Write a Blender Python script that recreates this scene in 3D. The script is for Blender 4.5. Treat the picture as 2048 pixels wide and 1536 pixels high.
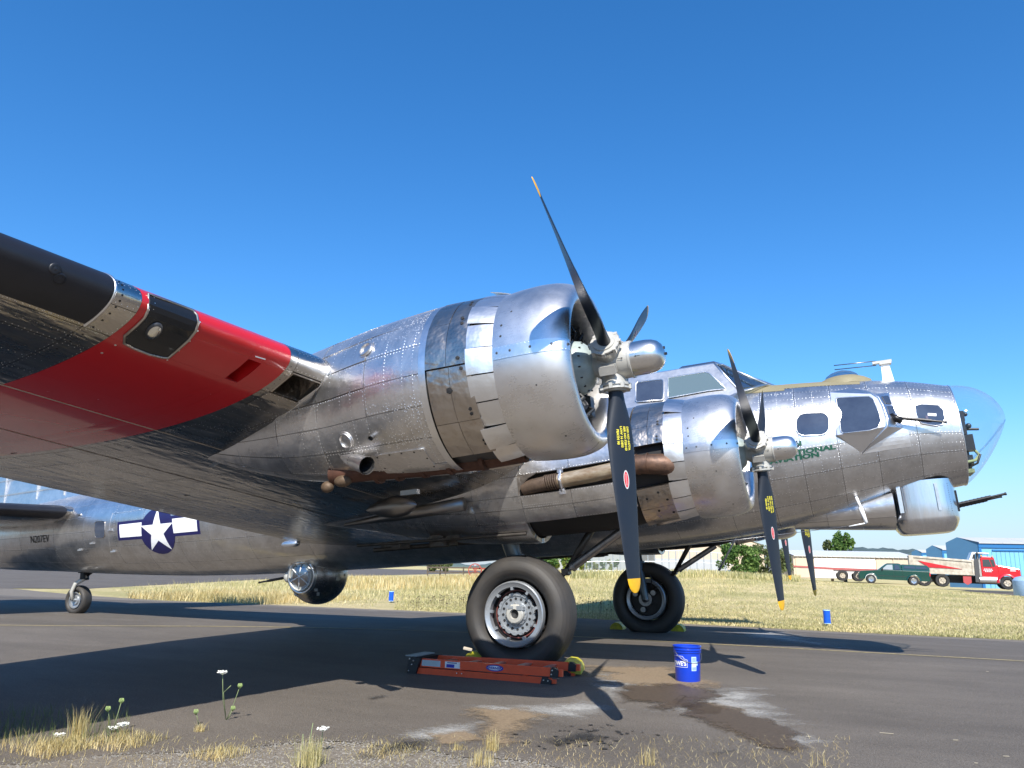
import bpy, math, random
import numpy as np
from mathutils import Vector, Matrix
random.seed(7); rng = np.random.default_rng(7)
PI = math.pi; R = math.radians
scene = bpy.context.scene
for o in list(bpy.data.objects): bpy.data.objects.remove(o)
COL = scene.collection

# ---------------------------------------------------------------- camera
CAM = np.array([3.932, -12.498, 1.168]); YAW, PIT, ROL = R(113.873), R(13.178), R(1.087); FPX = 1568.253
_f = np.array([math.cos(YAW)*math.cos(PIT), math.sin(YAW)*math.cos(PIT), math.sin(PIT)])
_r = np.array([math.sin(YAW), -math.cos(YAW), 0.0]); _u = np.cross(_r, _f)
_r2 = _r*math.cos(ROL)+_u*math.sin(ROL); _u2 = -_r*math.sin(ROL)+_u*math.cos(ROL)
cd = bpy.data.cameras.new('camera'); cam = bpy.data.objects.new('camera', cd); COL.objects.link(cam)
cd.sensor_width = 36; cd.lens = 36*FPX/2048; cd.clip_start = 0.05; cd.clip_end = 20000
M = Matrix(((_r2[0], _u2[0], -_f[0], CAM[0]), (_r2[1], _u2[1], -_f[1], CAM[1]), (_r2[2], _u2[2], -_f[2], CAM[2]), (0, 0, 0, 1)))
cam.matrix_world = M; scene.camera = cam

# ---------------------------------------------------------------- sky, sun, exposure
SUN = Vector((.386, -.925, .95)).normalized()
EL = math.asin(SUN.z); AZ = math.atan2(SUN.x, SUN.y)
w = bpy.data.worlds.new('World'); scene.world = w; w.use_nodes = True
nt = w.node_tree; nt.nodes.clear()
sk = nt.nodes.new('ShaderNodeTexSky'); sk.sky_type = 'NISHITA'; sk.sun_disc = False
sk.sun_elevation = EL; sk.sun_rotation = AZ; sk.altitude = 0; sk.air_density = 1.0; sk.dust_density = 0.25; sk.ozone_density = 6.0
bg = nt.nodes.new('ShaderNodeBackground'); bg.inputs[1].default_value = 0.135
wo = nt.nodes.new('ShaderNodeOutputWorld')
hsv = nt.nodes.new('ShaderNodeHueSaturation'); hsv.inputs['Saturation'].default_value = 1.23; hsv.inputs['Hue'].default_value = .501; nt.links.new(sk.outputs[0], hsv.inputs['Color'])
gm = nt.nodes.new('ShaderNodeNewGeometry'); sx = nt.nodes.new('ShaderNodeSeparateXYZ'); nt.links.new(gm.outputs['Incoming'], sx.inputs[0])
hm = nt.nodes.new('ShaderNodeMapRange'); hm.interpolation_type = 'SMOOTHSTEP'; hm.inputs[1].default_value = -.20; hm.inputs[2].default_value = .02; hm.inputs[3].default_value = 0; hm.inputs[4].default_value = .8; nt.links.new(sx.outputs[2], hm.inputs[0])
hx_ = nt.nodes.new('ShaderNodeMix'); hx_.data_type = 'RGBA'; hx_.inputs[7].default_value = (2.0, 2.5, 3.45, 1); nt.links.new(hm.outputs[0], hx_.inputs[0]); nt.links.new(hsv.outputs[0], hx_.inputs[6]); nt.links.new(hx_.outputs[2], bg.inputs[0]); nt.links.new(bg.outputs[0], wo.inputs[0])
sd = bpy.data.lights.new('sun', 'SUN'); sd.energy = 5.0; sd.angle = R(0.53); sd.color = (1, .955, .88)
so = bpy.data.objects.new('sun', sd); COL.objects.link(so)
so.rotation_euler = SUN.to_track_quat('Z', 'Y').to_euler()
vs = scene.view_settings; vs.view_transform = 'Standard'; vs.look = 'None'; vs.gamma = 1; vs.exposure = 0.68; vs.use_curve_mapping = False
scene.cycles.max_bounces = 8; scene.cycles.transparent_max_bounces = 12

# ---------------------------------------------------------------- pixel -> place helpers (used to work out real positions)
def ray(px, py):
    return _f+_r2*(px-1024)/FPX-_u2*(py-768)/FPX
GY = [-60, -12, -8.5, -6, -3.2, 0, 3.2, 6.5, 9, 14]; GZ = [-.5, -.22, -.16, -.08, 0, .03, 0, -.07, -.1, -.08]
def gz(x, y):
    x = np.asarray(x, float); y = np.asarray(y, float)
    t = np.clip((y-12)/40, 0, 1); t = t*t*(3-2*t)
    b = np.interp(x+(y-50)*.25, [-60, -32, -17, -8, 5, 13, 30], [0, 0, .95, 1.12, .5, .0, -.25])
    return np.interp(y, GY, GZ)*(1-t*.0)+t*b
def gpx(px, py, dz=0.0):
    d = ray(px, py); t = 2.0
    for i in range(60):
        p = CAM+d*t; h = gz(p[0], p[1])+dz
        if d[2] > -1e-4: break
        t += (h-p[2])/d[2]*.7
    p = CAM+d*t
    return np.array([p[0], p[1], float(gz(p[0], p[1]))])
def dpx(px, py, depth): return CAM+ray(px, py)*depth

# ---------------------------------------------------------------- materials
MATS = {}
def nodes(name):
    m = bpy.data.materials.new(name); m.use_nodes = True; n = m.node_tree.nodes; L = m.node_tree.links
    return m, n, L, n['Principled BSDF']
def add(n, t, **k):
    x = n.new(t)
    for a, b in k.items(): setattr(x, a, b)
    return x
def setin(x, i, v): x.inputs[i].default_value = v
def pm(name, col, rough=.5, metal=0., noise=.0, nscale=8., bump=0., bscale=30., spec=None, coat=0., trans=0., dirt_or_reflection=None, coords='Object', stretch=None, rnd=0.):
    """plain procedural material: base colour, large blotches, fine bump"""
    if name in MATS: return MATS[name]
    m, n, L, b = nodes(name)
    tc = add(n, 'ShaderNodeTexCoord'); src = tc.outputs[coords]
    if stretch:
        mp = add(n, 'ShaderNodeMapping'); mp.inputs['Scale'].default_value = stretch; L.new(src, mp.inputs[0]); src = mp.outputs[0]
    c = (*col, 1)
    b.inputs['Base Color'].default_value = c; b.inputs['Roughness'].default_value = rough; b.inputs['Metallic'].default_value = metal
    if spec is not None: b.inputs['Specular IOR Level'].default_value = spec
    if coat: b.inputs['Coat Weight'].default_value = coat; b.inputs['Coat Roughness'].default_value = .05
    if trans: b.inputs['Transmission Weight'].default_value = trans
    if noise or dirt_or_reflection or rnd:
        t = add(n, 'ShaderNodeTexNoise'); setin(t, 'Scale', nscale); setin(t, 'Detail', 8); setin(t, 'Roughness', .65); L.new(src, t.inputs['Vector'])
        rp = add(n, 'ShaderNodeValToRGB'); rp.color_ramp.elements[0].position = .3; rp.color_ramp.elements[1].position = .7
        d = dirt_or_reflection if dirt_or_reflection else tuple(max(0, x*(1-noise)) for x in col)
        rp.color_ramp.elements[0].color = (*d, 1); rp.color_ramp.elements[1].color = (*[min(1, x*(1+noise*.6)) for x in col], 1)
        L.new(t.outputs['Fac'], rp.inputs[0]); out = rp.outputs[0]
        if rnd:
            oi = add(n, 'ShaderNodeObjectInfo'); hs = add(n, 'ShaderNodeHueSaturation')
            mr = add(n, 'ShaderNodeMapRange'); setin(mr, 3, 1-rnd); setin(mr, 4, 1+rnd)
            L.new(oi.outputs['Random'], mr.inputs[0]); L.new(mr.outputs[0], hs.inputs['Value']); L.new(out, hs.inputs['Color']); out = hs.outputs[0]
        L.new(out, b.inputs['Base Color'])
        mr2 = add(n, 'ShaderNodeMapRange'); setin(mr2, 3, min(1, rough*1.25)); setin(mr2, 4, rough*.8); L.new(t.outputs['Fac'], mr2.inputs[0]); L.new(mr2.outputs[0], b.inputs['Roughness'])
    if bump:
        t2 = add(n, 'ShaderNodeTexNoise'); setin(t2, 'Scale', bscale); setin(t2, 'Detail', 5); L.new(src, t2.inputs['Vector'])
        bp = add(n, 'ShaderNodeBump'); setin(bp, 'Strength', bump); setin(bp, 'Distance', .01); L.new(t2.outputs['Fac'], bp.inputs['Height']); L.new(bp.outputs[0], b.inputs['Normal'])
    MATS[name] = m; return m

def alu(name, col=(.80, .81, .83), r0=.16, r1=.34, wave=.0018, wscale=3.0, stain=(.42, .36, .30), stain_amt=.25, stretch=(1, 1, 1), fine=.12, broad=.42, br=.33, bc=None, vr=(.80, 1.1)):
    """bare aluminium skin: worn polish, cloudy oxide, gentle oil-canning"""
    m, n, L, b = nodes(name)
    tc = add(n, 'ShaderNodeTexCoord'); mp = add(n, 'ShaderNodeMapping'); mp.inputs['Scale'].default_value = stretch; L.new(tc.outputs['Object'], mp.inputs[0]); S = mp.outputs[0]
    oi = add(n, 'ShaderNodeObjectInfo')
    t = add(n, 'ShaderNodeTexNoise'); setin(t, 'Scale', 2.6); setin(t, 'Detail', 9); setin(t, 'Roughness', .68); L.new(S, t.inputs['Vector'])
    t3 = add(n, 'ShaderNodeTexNoise'); setin(t3, 'Scale', 60); setin(t3, 'Detail', 4)
    m3 = add(n, 'ShaderNodeMapping'); m3.inputs['Scale'].default_value = (.12, 1, 1); L.new(tc.outputs['Object'], m3.inputs[0]); L.new(m3.outputs[0], t3.inputs['Vector'])
    # roughness = r0..r1 by blotch, + per panel + fine streaks
    mr = add(n, 'ShaderNodeMapRange'); setin(mr, 1, .3); setin(mr, 2, .72); setin(mr, 3, r0); setin(mr, 4, r1); L.new(t.outputs['Fac'], mr.inputs[0])
    ma = add(n, 'ShaderNodeMath', operation='MULTIPLY_ADD'); setin(ma, 1, .09); L.new(oi.outputs['Random'], ma.inputs[0]); L.new(mr.outputs[0], ma.inputs[2])
    mb = add(n, 'ShaderNodeMath', operation='MULTIPLY_ADD'); setin(mb, 1, fine); L.new(t3.outputs['Fac'], mb.inputs[0]); L.new(ma.outputs[0], mb.inputs[2])
    L.new(mb.outputs[0], b.inputs['Roughness'])
    # colour
    t4 = add(n, 'ShaderNodeTexNoise'); setin(t4, 'Scale', 5.5); setin(t4, 'Detail', 10); setin(t4, 'Roughness', .75); L.new(S, t4.inputs['Vector'])
    rp = add(n, 'ShaderNodeMapRange'); setin(rp, 1, .52); setin(rp, 2, .8); setin(rp, 3, 0); setin(rp, 4, stain_amt*2); L.new(t4.outputs['Fac'], rp.inputs[0])
    hs = add(n, 'ShaderNodeHueSaturation'); hs.inputs['Color'].default_value = (*col, 1)
    mv = add(n, 'ShaderNodeMapRange'); setin(mv, 3, vr[0]); setin(mv, 4, vr[1]); L.new(oi.outputs['Random'], mv.inputs[0]); L.new(mv.outputs[0], hs.inputs['Value'])
    mx = add(n, 'ShaderNodeMix', data_type='RGBA'); L.new(rp.outputs[0], mx.inputs[0]); L.new(hs.outputs[0], mx.inputs[6]); mx.inputs[7].default_value = (*stain, 1)
    L.new(mx.outputs[2], b.inputs['Base Color']); b.inputs['Metallic'].default_value = 1
    # waviness
    t2 = add(n, 'ShaderNodeTexNoise'); setin(t2, 'Scale', wscale); setin(t2, 'Detail', 3); L.new(S, t2.inputs['Vector'])
    bp = add(n, 'ShaderNodeBump'); setin(bp, 'Strength', 1); setin(bp, 'Distance', wave*5); L.new(t2.outputs['Fac'], bp.inputs['Height'])
    L.new(bp.outputs[0], b.inputs['Normal'])
    c = add(n, 'ShaderNodeBsdfPrincipled'); c.inputs['Metallic'].default_value = 1; c.inputs['Roughness'].default_value = br; m5 = add(n, 'ShaderNodeMix', data_type='RGBA'); m5.inputs[0].default_value = .6; m5.inputs[7].default_value = (*(bc or col), 1); L.new(mx.outputs[2], m5.inputs[6]); L.new(m5.outputs[2], c.inputs['Base Color']); L.new(bp.outputs[0], c.inputs['Normal'])
    ms = add(n, 'ShaderNodeMixShader'); mf = add(n, 'ShaderNodeMapRange'); setin(mf, 1, .35); setin(mf, 2, .68); setin(mf, 3, broad*.65); setin(mf, 4, broad*1.35); L.new(t.outputs['Fac'], mf.inputs[0]); L.new(mf.outputs[0], ms.inputs[0])
    L.new(b.outputs[0], ms.inputs[1]); L.new(c.outputs[0], ms.inputs[2]); L.new(ms.outputs[0], n['Material Output'].inputs[0])
    MATS[name] = m; return m
A_FUS = alu('fuselage_aluminium', col=(.56, .545, .53), r0=.06, r1=.16, wave=.0014, stain_amt=.3, fine=.05, broad=.60, bc=(.97, .97, .97), br=.42)
A_NAC = alu('nacelle_aluminium', col=(.55, .525, .50), r0=.09, r1=.24, wave=.0032, wscale=4, stain_amt=.45, fine=.08, broad=.66, bc=(.97, .96, .95), br=.44)
A_WORN = alu('worn_aluminium', col=(.50, .45, .40), r0=.14, r1=.34, wave=.006, wscale=5, stain_amt=.6, broad=.5, stain=(.30, .20, .13))
A_COWL = alu('cowl_aluminium', col=(.60, .58, .56), r0=.11, r1=.25, wave=.0010, wscale=2, stain_amt=.4, fine=.08, broad=.66, bc=(1, .99, .98), br=.42)
A_FLAP = alu('cowl_flap_aluminium', col=(.80, .79, .78), r0=.2, r1=.34, wave=.0016, wscale=5, stain_amt=.25, broad=.6, bc=(1, 1, 1), vr=(.8, 1.08))
A_WING = alu('wing_aluminium', col=(.54, .51, .47), r0=.04, r1=.12, wave=.0022, wscale=3.4, stain_amt=.25, stretch=(2.6, .7, 1), fine=.04, broad=.32)
A_SHINE = alu('polished_aluminium', col=(.86, .87, .88), r0=.04, r1=.1, wave=.0002, stain_amt=.05, fine=.03)
RIV = pm('rivet_metal', (.90, .90, .90), .36, 1)
DARK = pm('dark_interior', (.012, .012, .013), .7)  # near-black colour standing in for shade inside wells, ducts and holes
CORE = pm('under_skin_metal', (.10, .10, .105), .5, .8)
BLK = pm('black_rubber_boot', (.012, .013, .018), .42, noise=.3, nscale=3, bump=.08, bscale=12)
BLKM = pm('black_gun_metal', (.02, .02, .022), .35, .6, noise=.2)
RUB = pm('tyre_rubber', (.024, .023, .023), .6, noise=.35, nscale=5, bump=.12, bscale=60, dirt_or_reflection=(.048, .042, .036))
BLADE = pm('blade_black', (.010, .014, .022), .42, noise=.35, nscale=7, bump=.04, bscale=40, dirt_or_reflection=(.016, .020, .028), spec=.35)
YEL = pm('yellow_paint', (.75, .40, .012), .45, noise=.12, nscale=12)
YELTXT = pm('yellow_lettering', (.62, .55, .05), .6)
REDT = pm('decal_red', (.62, .02, .03), .5)
SILT = pm('decal_silver', (.55, .53, .52), .4)
HUBG = pm('hub_grey_paint', (.50, .485, .44), .38, .25, noise=.18, nscale=10, bump=.05)
CASE = pm('engine_case_grey', (.36, .42, .40), .38, .1, noise=.25, nscale=8)
CYL = pm('cylinder_dark_metal', (.10, .10, .10), .38, .8, noise=.4, nscale=14)
STEEL = pm('steel_tube', (.30, .30, .31), .34, .9, noise=.3, nscale=12)
PIPE = pm('exhaust_pipe_tan', (.47, .40, .29), .42, .6, noise=.3, nscale=6, dirt_or_reflection=(.26, .17, .10), stretch=(1, 3, 3))
RUST = pm('exhaust_rust', (.15, .085, .055), .5, .5, noise=.5, nscale=9, bump=.25, dirt_or_reflection=(.06, .038, .03))
RIMM = pm('wheel_rim_paint', (.36, .38, .40), .32, .55, noise=.15, nscale=12)
WHT = pm('white_paint', (.80, .80, .79), .4, noise=.05, nscale=6)
NAVY = pm('insignia_navy', (.012, .012, .075), .35, noise=.1)
GRNT = pm('green_lettering', (.006, .07, .042), .45)
BLKT = pm('black_lettering', (.015, .015, .015), .4)
OLV = pm('olive_antiglare', (.22, .19, .11), .7, noise=.12, nscale=4)
ARROW = pm('tiny_black_mark', (.02, .02, .02), .5)
def red_metal():
    m = pm('wing_red_paint', (.52, .012, .014), .25, 0, noise=.06, nscale=2, coat=.8)
    return m
RED = red_metal()
def glassy(name, col=(.02, .025, .035), rough=.03):
    return pm(name, col, rough, 0, spec=.8, coat=.6, noise=.6, nscale=3.2, dirt_or_reflection=(.05, .065, .095))  # paler blotches painted into the glass imitate reflections
WIN = glassy('window_glass_dark', (.022, .028, .045))
def clear(name, tint=(.93, .96, .98), mixf=.88, rough=.02):
    m, n, L, b = nodes(name)
    b.inputs['Base Color'].default_value = (*tint, 1); b.inputs['Roughness'].default_value = rough; b.inputs['Metallic'].default_value = 0
    n.remove(b)
    tr = add(n, 'ShaderNodeBsdfTransparent'); tr.inputs[0].default_value = (*tint, 1)
    gl = add(n, 'ShaderNodeBsdfGlossy'); gl.inputs['Roughness'].default_value = rough
    lw = add(n, 'ShaderNodeLayerWeight'); setin(lw, 'Blend', .5); pw = add(n, 'ShaderNodeMath', operation='POWER'); L.new(lw.outputs['Facing'], pw.inputs[0]); pw.inputs[1].default_value = 4.; fr = add(n, 'ShaderNodeMath', operation='MULTIPLY_ADD'); L.new(pw.outputs[0], fr.inputs[0]); fr.inputs[1].default_value = .45; fr.inputs[2].default_value = .03
    mx = add(n, 'ShaderNodeMixShader'); L.new(fr.outputs[0], mx.inputs[0]); L.new(tr.outputs[0], mx.inputs[1]); L.new(gl.outputs[0], mx.inputs[2])
    df = add(n, 'ShaderNodeBsdfTranslucent'); df.inputs[0].default_value = (.8, .85, .9, 1)
    m2 = add(n, 'ShaderNodeMixShader'); setin(m2, 0, 1-mixf); L.new(mx.outputs[0], m2.inputs[1]); L.new(df.outputs[0], m2.inputs[2])
    L.new(m2.outputs[0], n['Material Output'].inputs[0])
    MATS[name] = m; return m
PLEXI = clear('clear_plexiglass', mixf=.95)
CANO = clear('canopy_glass', (.55, .62, .68), .93)

# ---------------------------------------------------------------- mesh helpers
def obj(name, V, F, mat, parent=None, smooth=True, loc=None, rot=None, auto=None):
    me = bpy.data.meshes.new(name)
    V = np.asarray(V, dtype=np.float64).reshape(-1, 3)
    me.from_pydata(V.tolist(), [], [tuple(int(i) for i in f) for f in F])
    me.materials.append(mat) if not isinstance(mat, (list, tuple)) else [me.materials.append(x) for x in mat]
    if smooth: me.polygons.foreach_set('use_smooth', [True]*len(me.polygons))
    me.update()
    if smooth and auto is not None:
        me.set_sharp_from_angle(angle=R(auto))
    o = bpy.data.objects.new(name, me); COL.objects.link(o)
    if parent is not None: o.parent = parent
    if loc is not None: o.location = loc
    if rot is not None: o.rotation_euler = rot
    return o
def tag(o, label=None, cat=None, group=None, kind=None):
    if label: o['label'] = label
    if cat: o['category'] = cat
    if group: o['group'] = group
    if kind: o['kind'] = kind
    return o
def empty(name, loc=(0, 0, 0), rz=0, label=None, cat=None, group=None, parent=None):
    o = bpy.data.objects.new(name, None); COL.objects.link(o); o.location = loc; o.rotation_euler = (0, 0, rz); o.empty_display_size = .2
    if parent is not None: o.parent = parent
    return tag(o, label, cat, group)
class MB:
    """collects shapes into one mesh"""
    def __init__(s): s.V = []; s.F = []
    def add(s, V, F):
        k = len(s.V); s.V += [tuple(map(float, v)) for v in V]; s.F += [tuple(i+k for i in f) for f in F]; return s
    def box(s, c, d, rz=0., m=None):
        x, y, z = d[0]/2, d[1]/2, d[2]/2
        P = [(-x, -y, -z), (x, -y, -z), (x, y, -z), (-x, y, -z), (-x, -y, z), (x, -y, z), (x, y, z), (-x, y, z)]
        if m is None: m = Matrix.Rotation(rz, 3, 'Z')
        c = Vector(c); V = [c+m@Vector(p) for p in P]
        return s.add(V, [(0, 3, 2, 1), (4, 5, 6, 7), (0, 1, 5, 4), (1, 2, 6, 5), (2, 3, 7, 6), (3, 0, 4, 7)])
    def tube(s, pts, r, n=10, cap=True):
        pts = [Vector(p) for p in pts]; k = len(pts); rr = r if isinstance(r, (list, tuple)) else [r]*k
        V = []; F = []; up = None
        for i, p in enumerate(pts):
            t = (pts[min(i+1, k-1)]-pts[max(i-1, 0)]).normalized()
            if up is None: up = t.orthogonal().normalized()
            else: up = (up-t*up.dot(t)).normalized()
            b = t.cross(up)
            for j in range(n):
                a = 2*PI*j/n; V.append(p+(up*math.cos(a)+b*math.sin(a))*rr[i])
        for i in range(k-1):
            for j in range(n): F.append((i*n+j, i*n+(j+1) % n, (i+1)*n+(j+1) % n, (i+1)*n+j))
        if cap: F.append(tuple(reversed(range(n)))); F.append(tuple((k-1)*n+j for j in range(n)))
        return s.add(V, F)
    def rev(s, prof, c=(0, 0, 0), axis='X', n=32, a0=0., a1=2*PI, close=True, rot=None):
        """prof: list of (along axis, radius)"""
        full = abs(a1-a0-2*PI) < 1e-6; m = n if full else n+1
        V = []; F = []; c = Vector(c)
        for (h, r) in prof:
            for j in range(m):
                a = a0+(a1-a0)*j/n; p = (h, -r*math.sin(a), r*math.cos(a))
                if axis == 'Y': p = (p[1], p[0], p[2])
                elif axis == 'Z': p = (p[1], p[2], p[0])
                p = Vector(p)
                if rot is not None: p = rot@p
                V.append(c+p)
        for i in range(len(prof)-1):
            for j in range(n):
                j2 = (j+1) % m if full else j+1
                F.append((i*m+j, i*m+j2, (i+1)*m+j2, (i+1)*m+j))
        return s.add(V, F)
    def prism(s, P, d, c=(0, 0, 0), m=None):
        """P polygon in local XZ, extruded by d along local Y (centred)"""
        k = len(P); m = m or Matrix.Identity(3); c = Vector(c)
        V = [c+m@Vector((p[0], -d/2, p[1])) for p in P]+[c+m@Vector((p[0], d/2, p[1])) for p in P]
        F = [tuple(range(k)), tuple(reversed(range(k, 2*k)))]+[(i, i+k, (i+1) % k+k, (i+1) % k) for i in range(k)]
        return s.add(V, F)
    def ball(s, c, r, n=12, k=8, sc=(1, 1, 1)):
        V = []; F = []
        for i in range(k+1):
            th = PI*i/k
            for j in range(n):
                a = 2*PI*j/n; V.append((c[0]+r*sc[0]*math.sin(th)*math.cos(a), c[1]+r*sc[1]*math.sin(th)*math.sin(a), c[2]+r*sc[2]*math.cos(th)))
        for i in range(k):
            for j in range(n): F.append((i*n+j, (i+1)*n+j, (i+1)*n+(j+1) % n, i*n+(j+1) % n))
        return s.add(V, F)
    def o(s, name, mat, parent=None, smooth=False, auto=None, **k):
        return obj(name, s.V, s.F, mat, parent, smooth, auto=auto, **k)
def rr_poly(w, h, r, n=5):
    P = []
    for cx, cy, a in ((w/2-r, h/2-r, 0), (-w/2+r, h/2-r, 90), (-w/2+r, -h/2+r, 180), (w/2-r, -h/2+r, 270)):
        for i in range(n+1):
            t = R(a+90*i/n); P.append((cx+r*math.cos(t), cy+r*math.sin(t)))
    return P
def hermite(xs, ys):
    """monotone cubic through points; xs ascending"""
    xs = np.array(xs, float); ys = np.array(ys, float); h = np.diff(xs); d = np.diff(ys)/h
    m = np.zeros_like(ys); m[0] = d[0]; m[-1] = d[-1]
    for i in range(1, len(xs)-1):
        m[i] = 0 if d[i-1]*d[i] <= 0 else 3*(h[i-1]+h[i])/((2*h[i]+h[i-1])/d[i-1]+(h[i]+2*h[i-1])/d[i])
    def f(x):
        x = np.clip(np.asarray(x, float), xs[0], xs[-1]); i = np.clip(np.searchsorted(xs, x)-1, 0, len(xs)-2)
        t = (x-xs[i])/h[i]
        return (2*t**3-3*t**2+1)*ys[i]+(t**3-2*t**2+t)*h[i]*m[i]+(-2*t**3+3*t**2)*ys[i+1]+(t**3-t**2)*h[i]*m[i+1]
    return f
def surf(S, u, v):
    """position and unit normal arrays of a surface function"""
    e = 1e-3
    P = S(u, v); A = (S(u+e, v)-S(u-e, v)); B = (S(u, v+e)-S(u, v-e))
    N = np.cross(A, B); N /= np.maximum(np.linalg.norm(N, axis=-1, keepdims=True), 1e-12)
    return P, N
class Rivets:
    def __init__(s): s.P = []; s.N = []
    def row(s, P, N, sp):
        """P, N: polylines (k,3); put rivets every sp metres"""
        L = np.r_[0, np.cumsum(np.linalg.norm(np.diff(P, axis=0), axis=1))]
        k = int(L[-1]/sp)
        if k < 1: return
        t = (np.arange(k)+.5)*L[-1]/k
        s.P.append(np.stack([np.interp(t, L, P[:, i]) for i in range(3)], 1)); s.N.append(np.stack([np.interp(t, L, N[:, i]) for i in range(3)], 1))
    def build(s, name, mat, parent, r=.006, h=.003, lift=.0):
        if not s.P: return
        P = np.concatenate(s.P); N = np.concatenate(s.N); N /= np.linalg.norm(N, axis=1, keepdims=True)
        P = P+N*lift
        a = np.cross(N, np.array([.31, .77, .55])); a /= np.linalg.norm(a, axis=1, keepdims=True); b = np.cross(N, a)
        V = [P+N*h]
        for j in range(5):
            t = 2*PI*j/5; V.append(P+(a*math.cos(t)+b*math.sin(t))*r-N*.001)
        V = np.stack(V, 1).reshape(-1, 3); k = len(P)
        F = []
        for i in range(k):
            q = i*6
            F += [(q, q+1+j, q+1+(j+1) % 5) for j in range(5)]
        o = obj(name, V, F, mat, parent, True); o['kind'] = 'stuff'; return o
def panels(S, us, vs, parent, name, mat, nu=6, nv=6, gap=.003, sgn=1, depth=.012, lift=.004, bulge=.0012, tilt=.0012, skip=None, riv=None, sp=.05, matf=None, flip=False, inset=.014, rowsu=True, rowsv=True):
    out = []
    for i in range(len(us)-1):
        for j in range(len(vs)-1):
            if skip and skip(i, j, (us[i]+us[i+1])/2, (vs[j]+vs[j+1])/2): continue
            u0, u1, v0, v1 = us[i], us[i+1], vs[j], vs[j+1]
            um, vm = (u0+u1)/2, (v0+v1)/2
            du = np.linalg.norm(S(np.array([u1]), np.array([vm]))-S(np.array([u0]), np.array([vm])))
            dv = np.linalg.norm(S(np.array([um]), np.array([v1]))-S(np.array([um]), np.array([v0])))
            if du < .02 or dv < .02: continue
            gu = gap/du*(u1-u0); gv = gap/dv*(v1-v0)
            s, t = np.meshgrid(np.linspace(0, 1, nu+1), np.linspace(0, 1, nv+1), indexing='ij')
            U = u0+gu+(u1-u0-2*gu)*s; W = v0+gv+(v1-v0-2*gv)*t
            P, N = surf(S, U, W); N = N*sgn
            ta, tb = random.uniform(-tilt, tilt), random.uniform(-tilt, tilt)
            off = lift+bulge*random.uniform(.2, 1.3)*np.sin(PI*s)*np.sin(PI*t)+ta*(s-.5)+tb*(t-.5)
            Q = P+N*off[..., None]
            V = Q.reshape(-1, 3).tolist(); F = []
            id = lambda a, b: a*(nv+1)+b
            for a in range(nu):
                for b in range(nv):
                    f = (id(a, b), id(a+1, b), id(a+1, b+1), id(a, b+1)); F.append(f if sgn > 0 else f[::-1])
            ring = [id(a, 0) for a in range(nu)]+[id(nu, b) for b in range(nv)]+[id(a, nv) for a in range(nu, 0, -1)]+[id(0, b) for b in range(nv, 0, -1)]
            k = len(V); Pf = (P-N*depth).reshape(-1, 3)
            for q in ring: V.append(V[q])
            for q in ring: V.append(Pf[q].tolist())
            L = len(ring)
            for q in range(L):
                q2 = (q+1) % L; f = (k+q, k+L+q, k+L+q2, k+q2); F.append(f if sgn > 0 else f[::-1])
            mt = matf(i, j, um, vm) if matf else mat
            o = obj(name, V, F, mt, parent, True); out.append(o)
            if riv is not None and du > .12 and dv > .12:
                iu = inset/du*(u1-u0); iv = inset/dv*(v1-v0); T = np.linspace(0, 1, 7)
                segs = []
                if rowsv: segs += [(u0+iu+0*T, v0+iv+(v1-v0-2*iv)*T), (u1-iu+0*T, v0+iv+(v1-v0-2*iv)*T)]
                if rowsu: segs += [(u0+iu+(u1-u0-2*iu)*T, v0+iv+0*T), (u0+iu+(u1-u0-2*iu)*T, v1-iv+0*T)]
                for a, b in segs:
                    p, nn = surf(S, a, b); riv.row(p+nn*sgn*(lift+.0003), nn*sgn, sp)
    return out
def shell(S, us, vs, sgn=1, lift=0.):
    U, W = np.meshgrid(us, vs, indexing='ij'); P, N = surf(S, U, W); P = P+N*sgn*lift
    n, m = U.shape; F = []
    for i in range(n-1):
        for j in range(m-1):
            f = (i*m+j, (i+1)*m+j, (i+1)*m+j+1, i*m+j+1); F.append(f if sgn > 0 else f[::-1])
    return P.reshape(-1, 3), F
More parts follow.
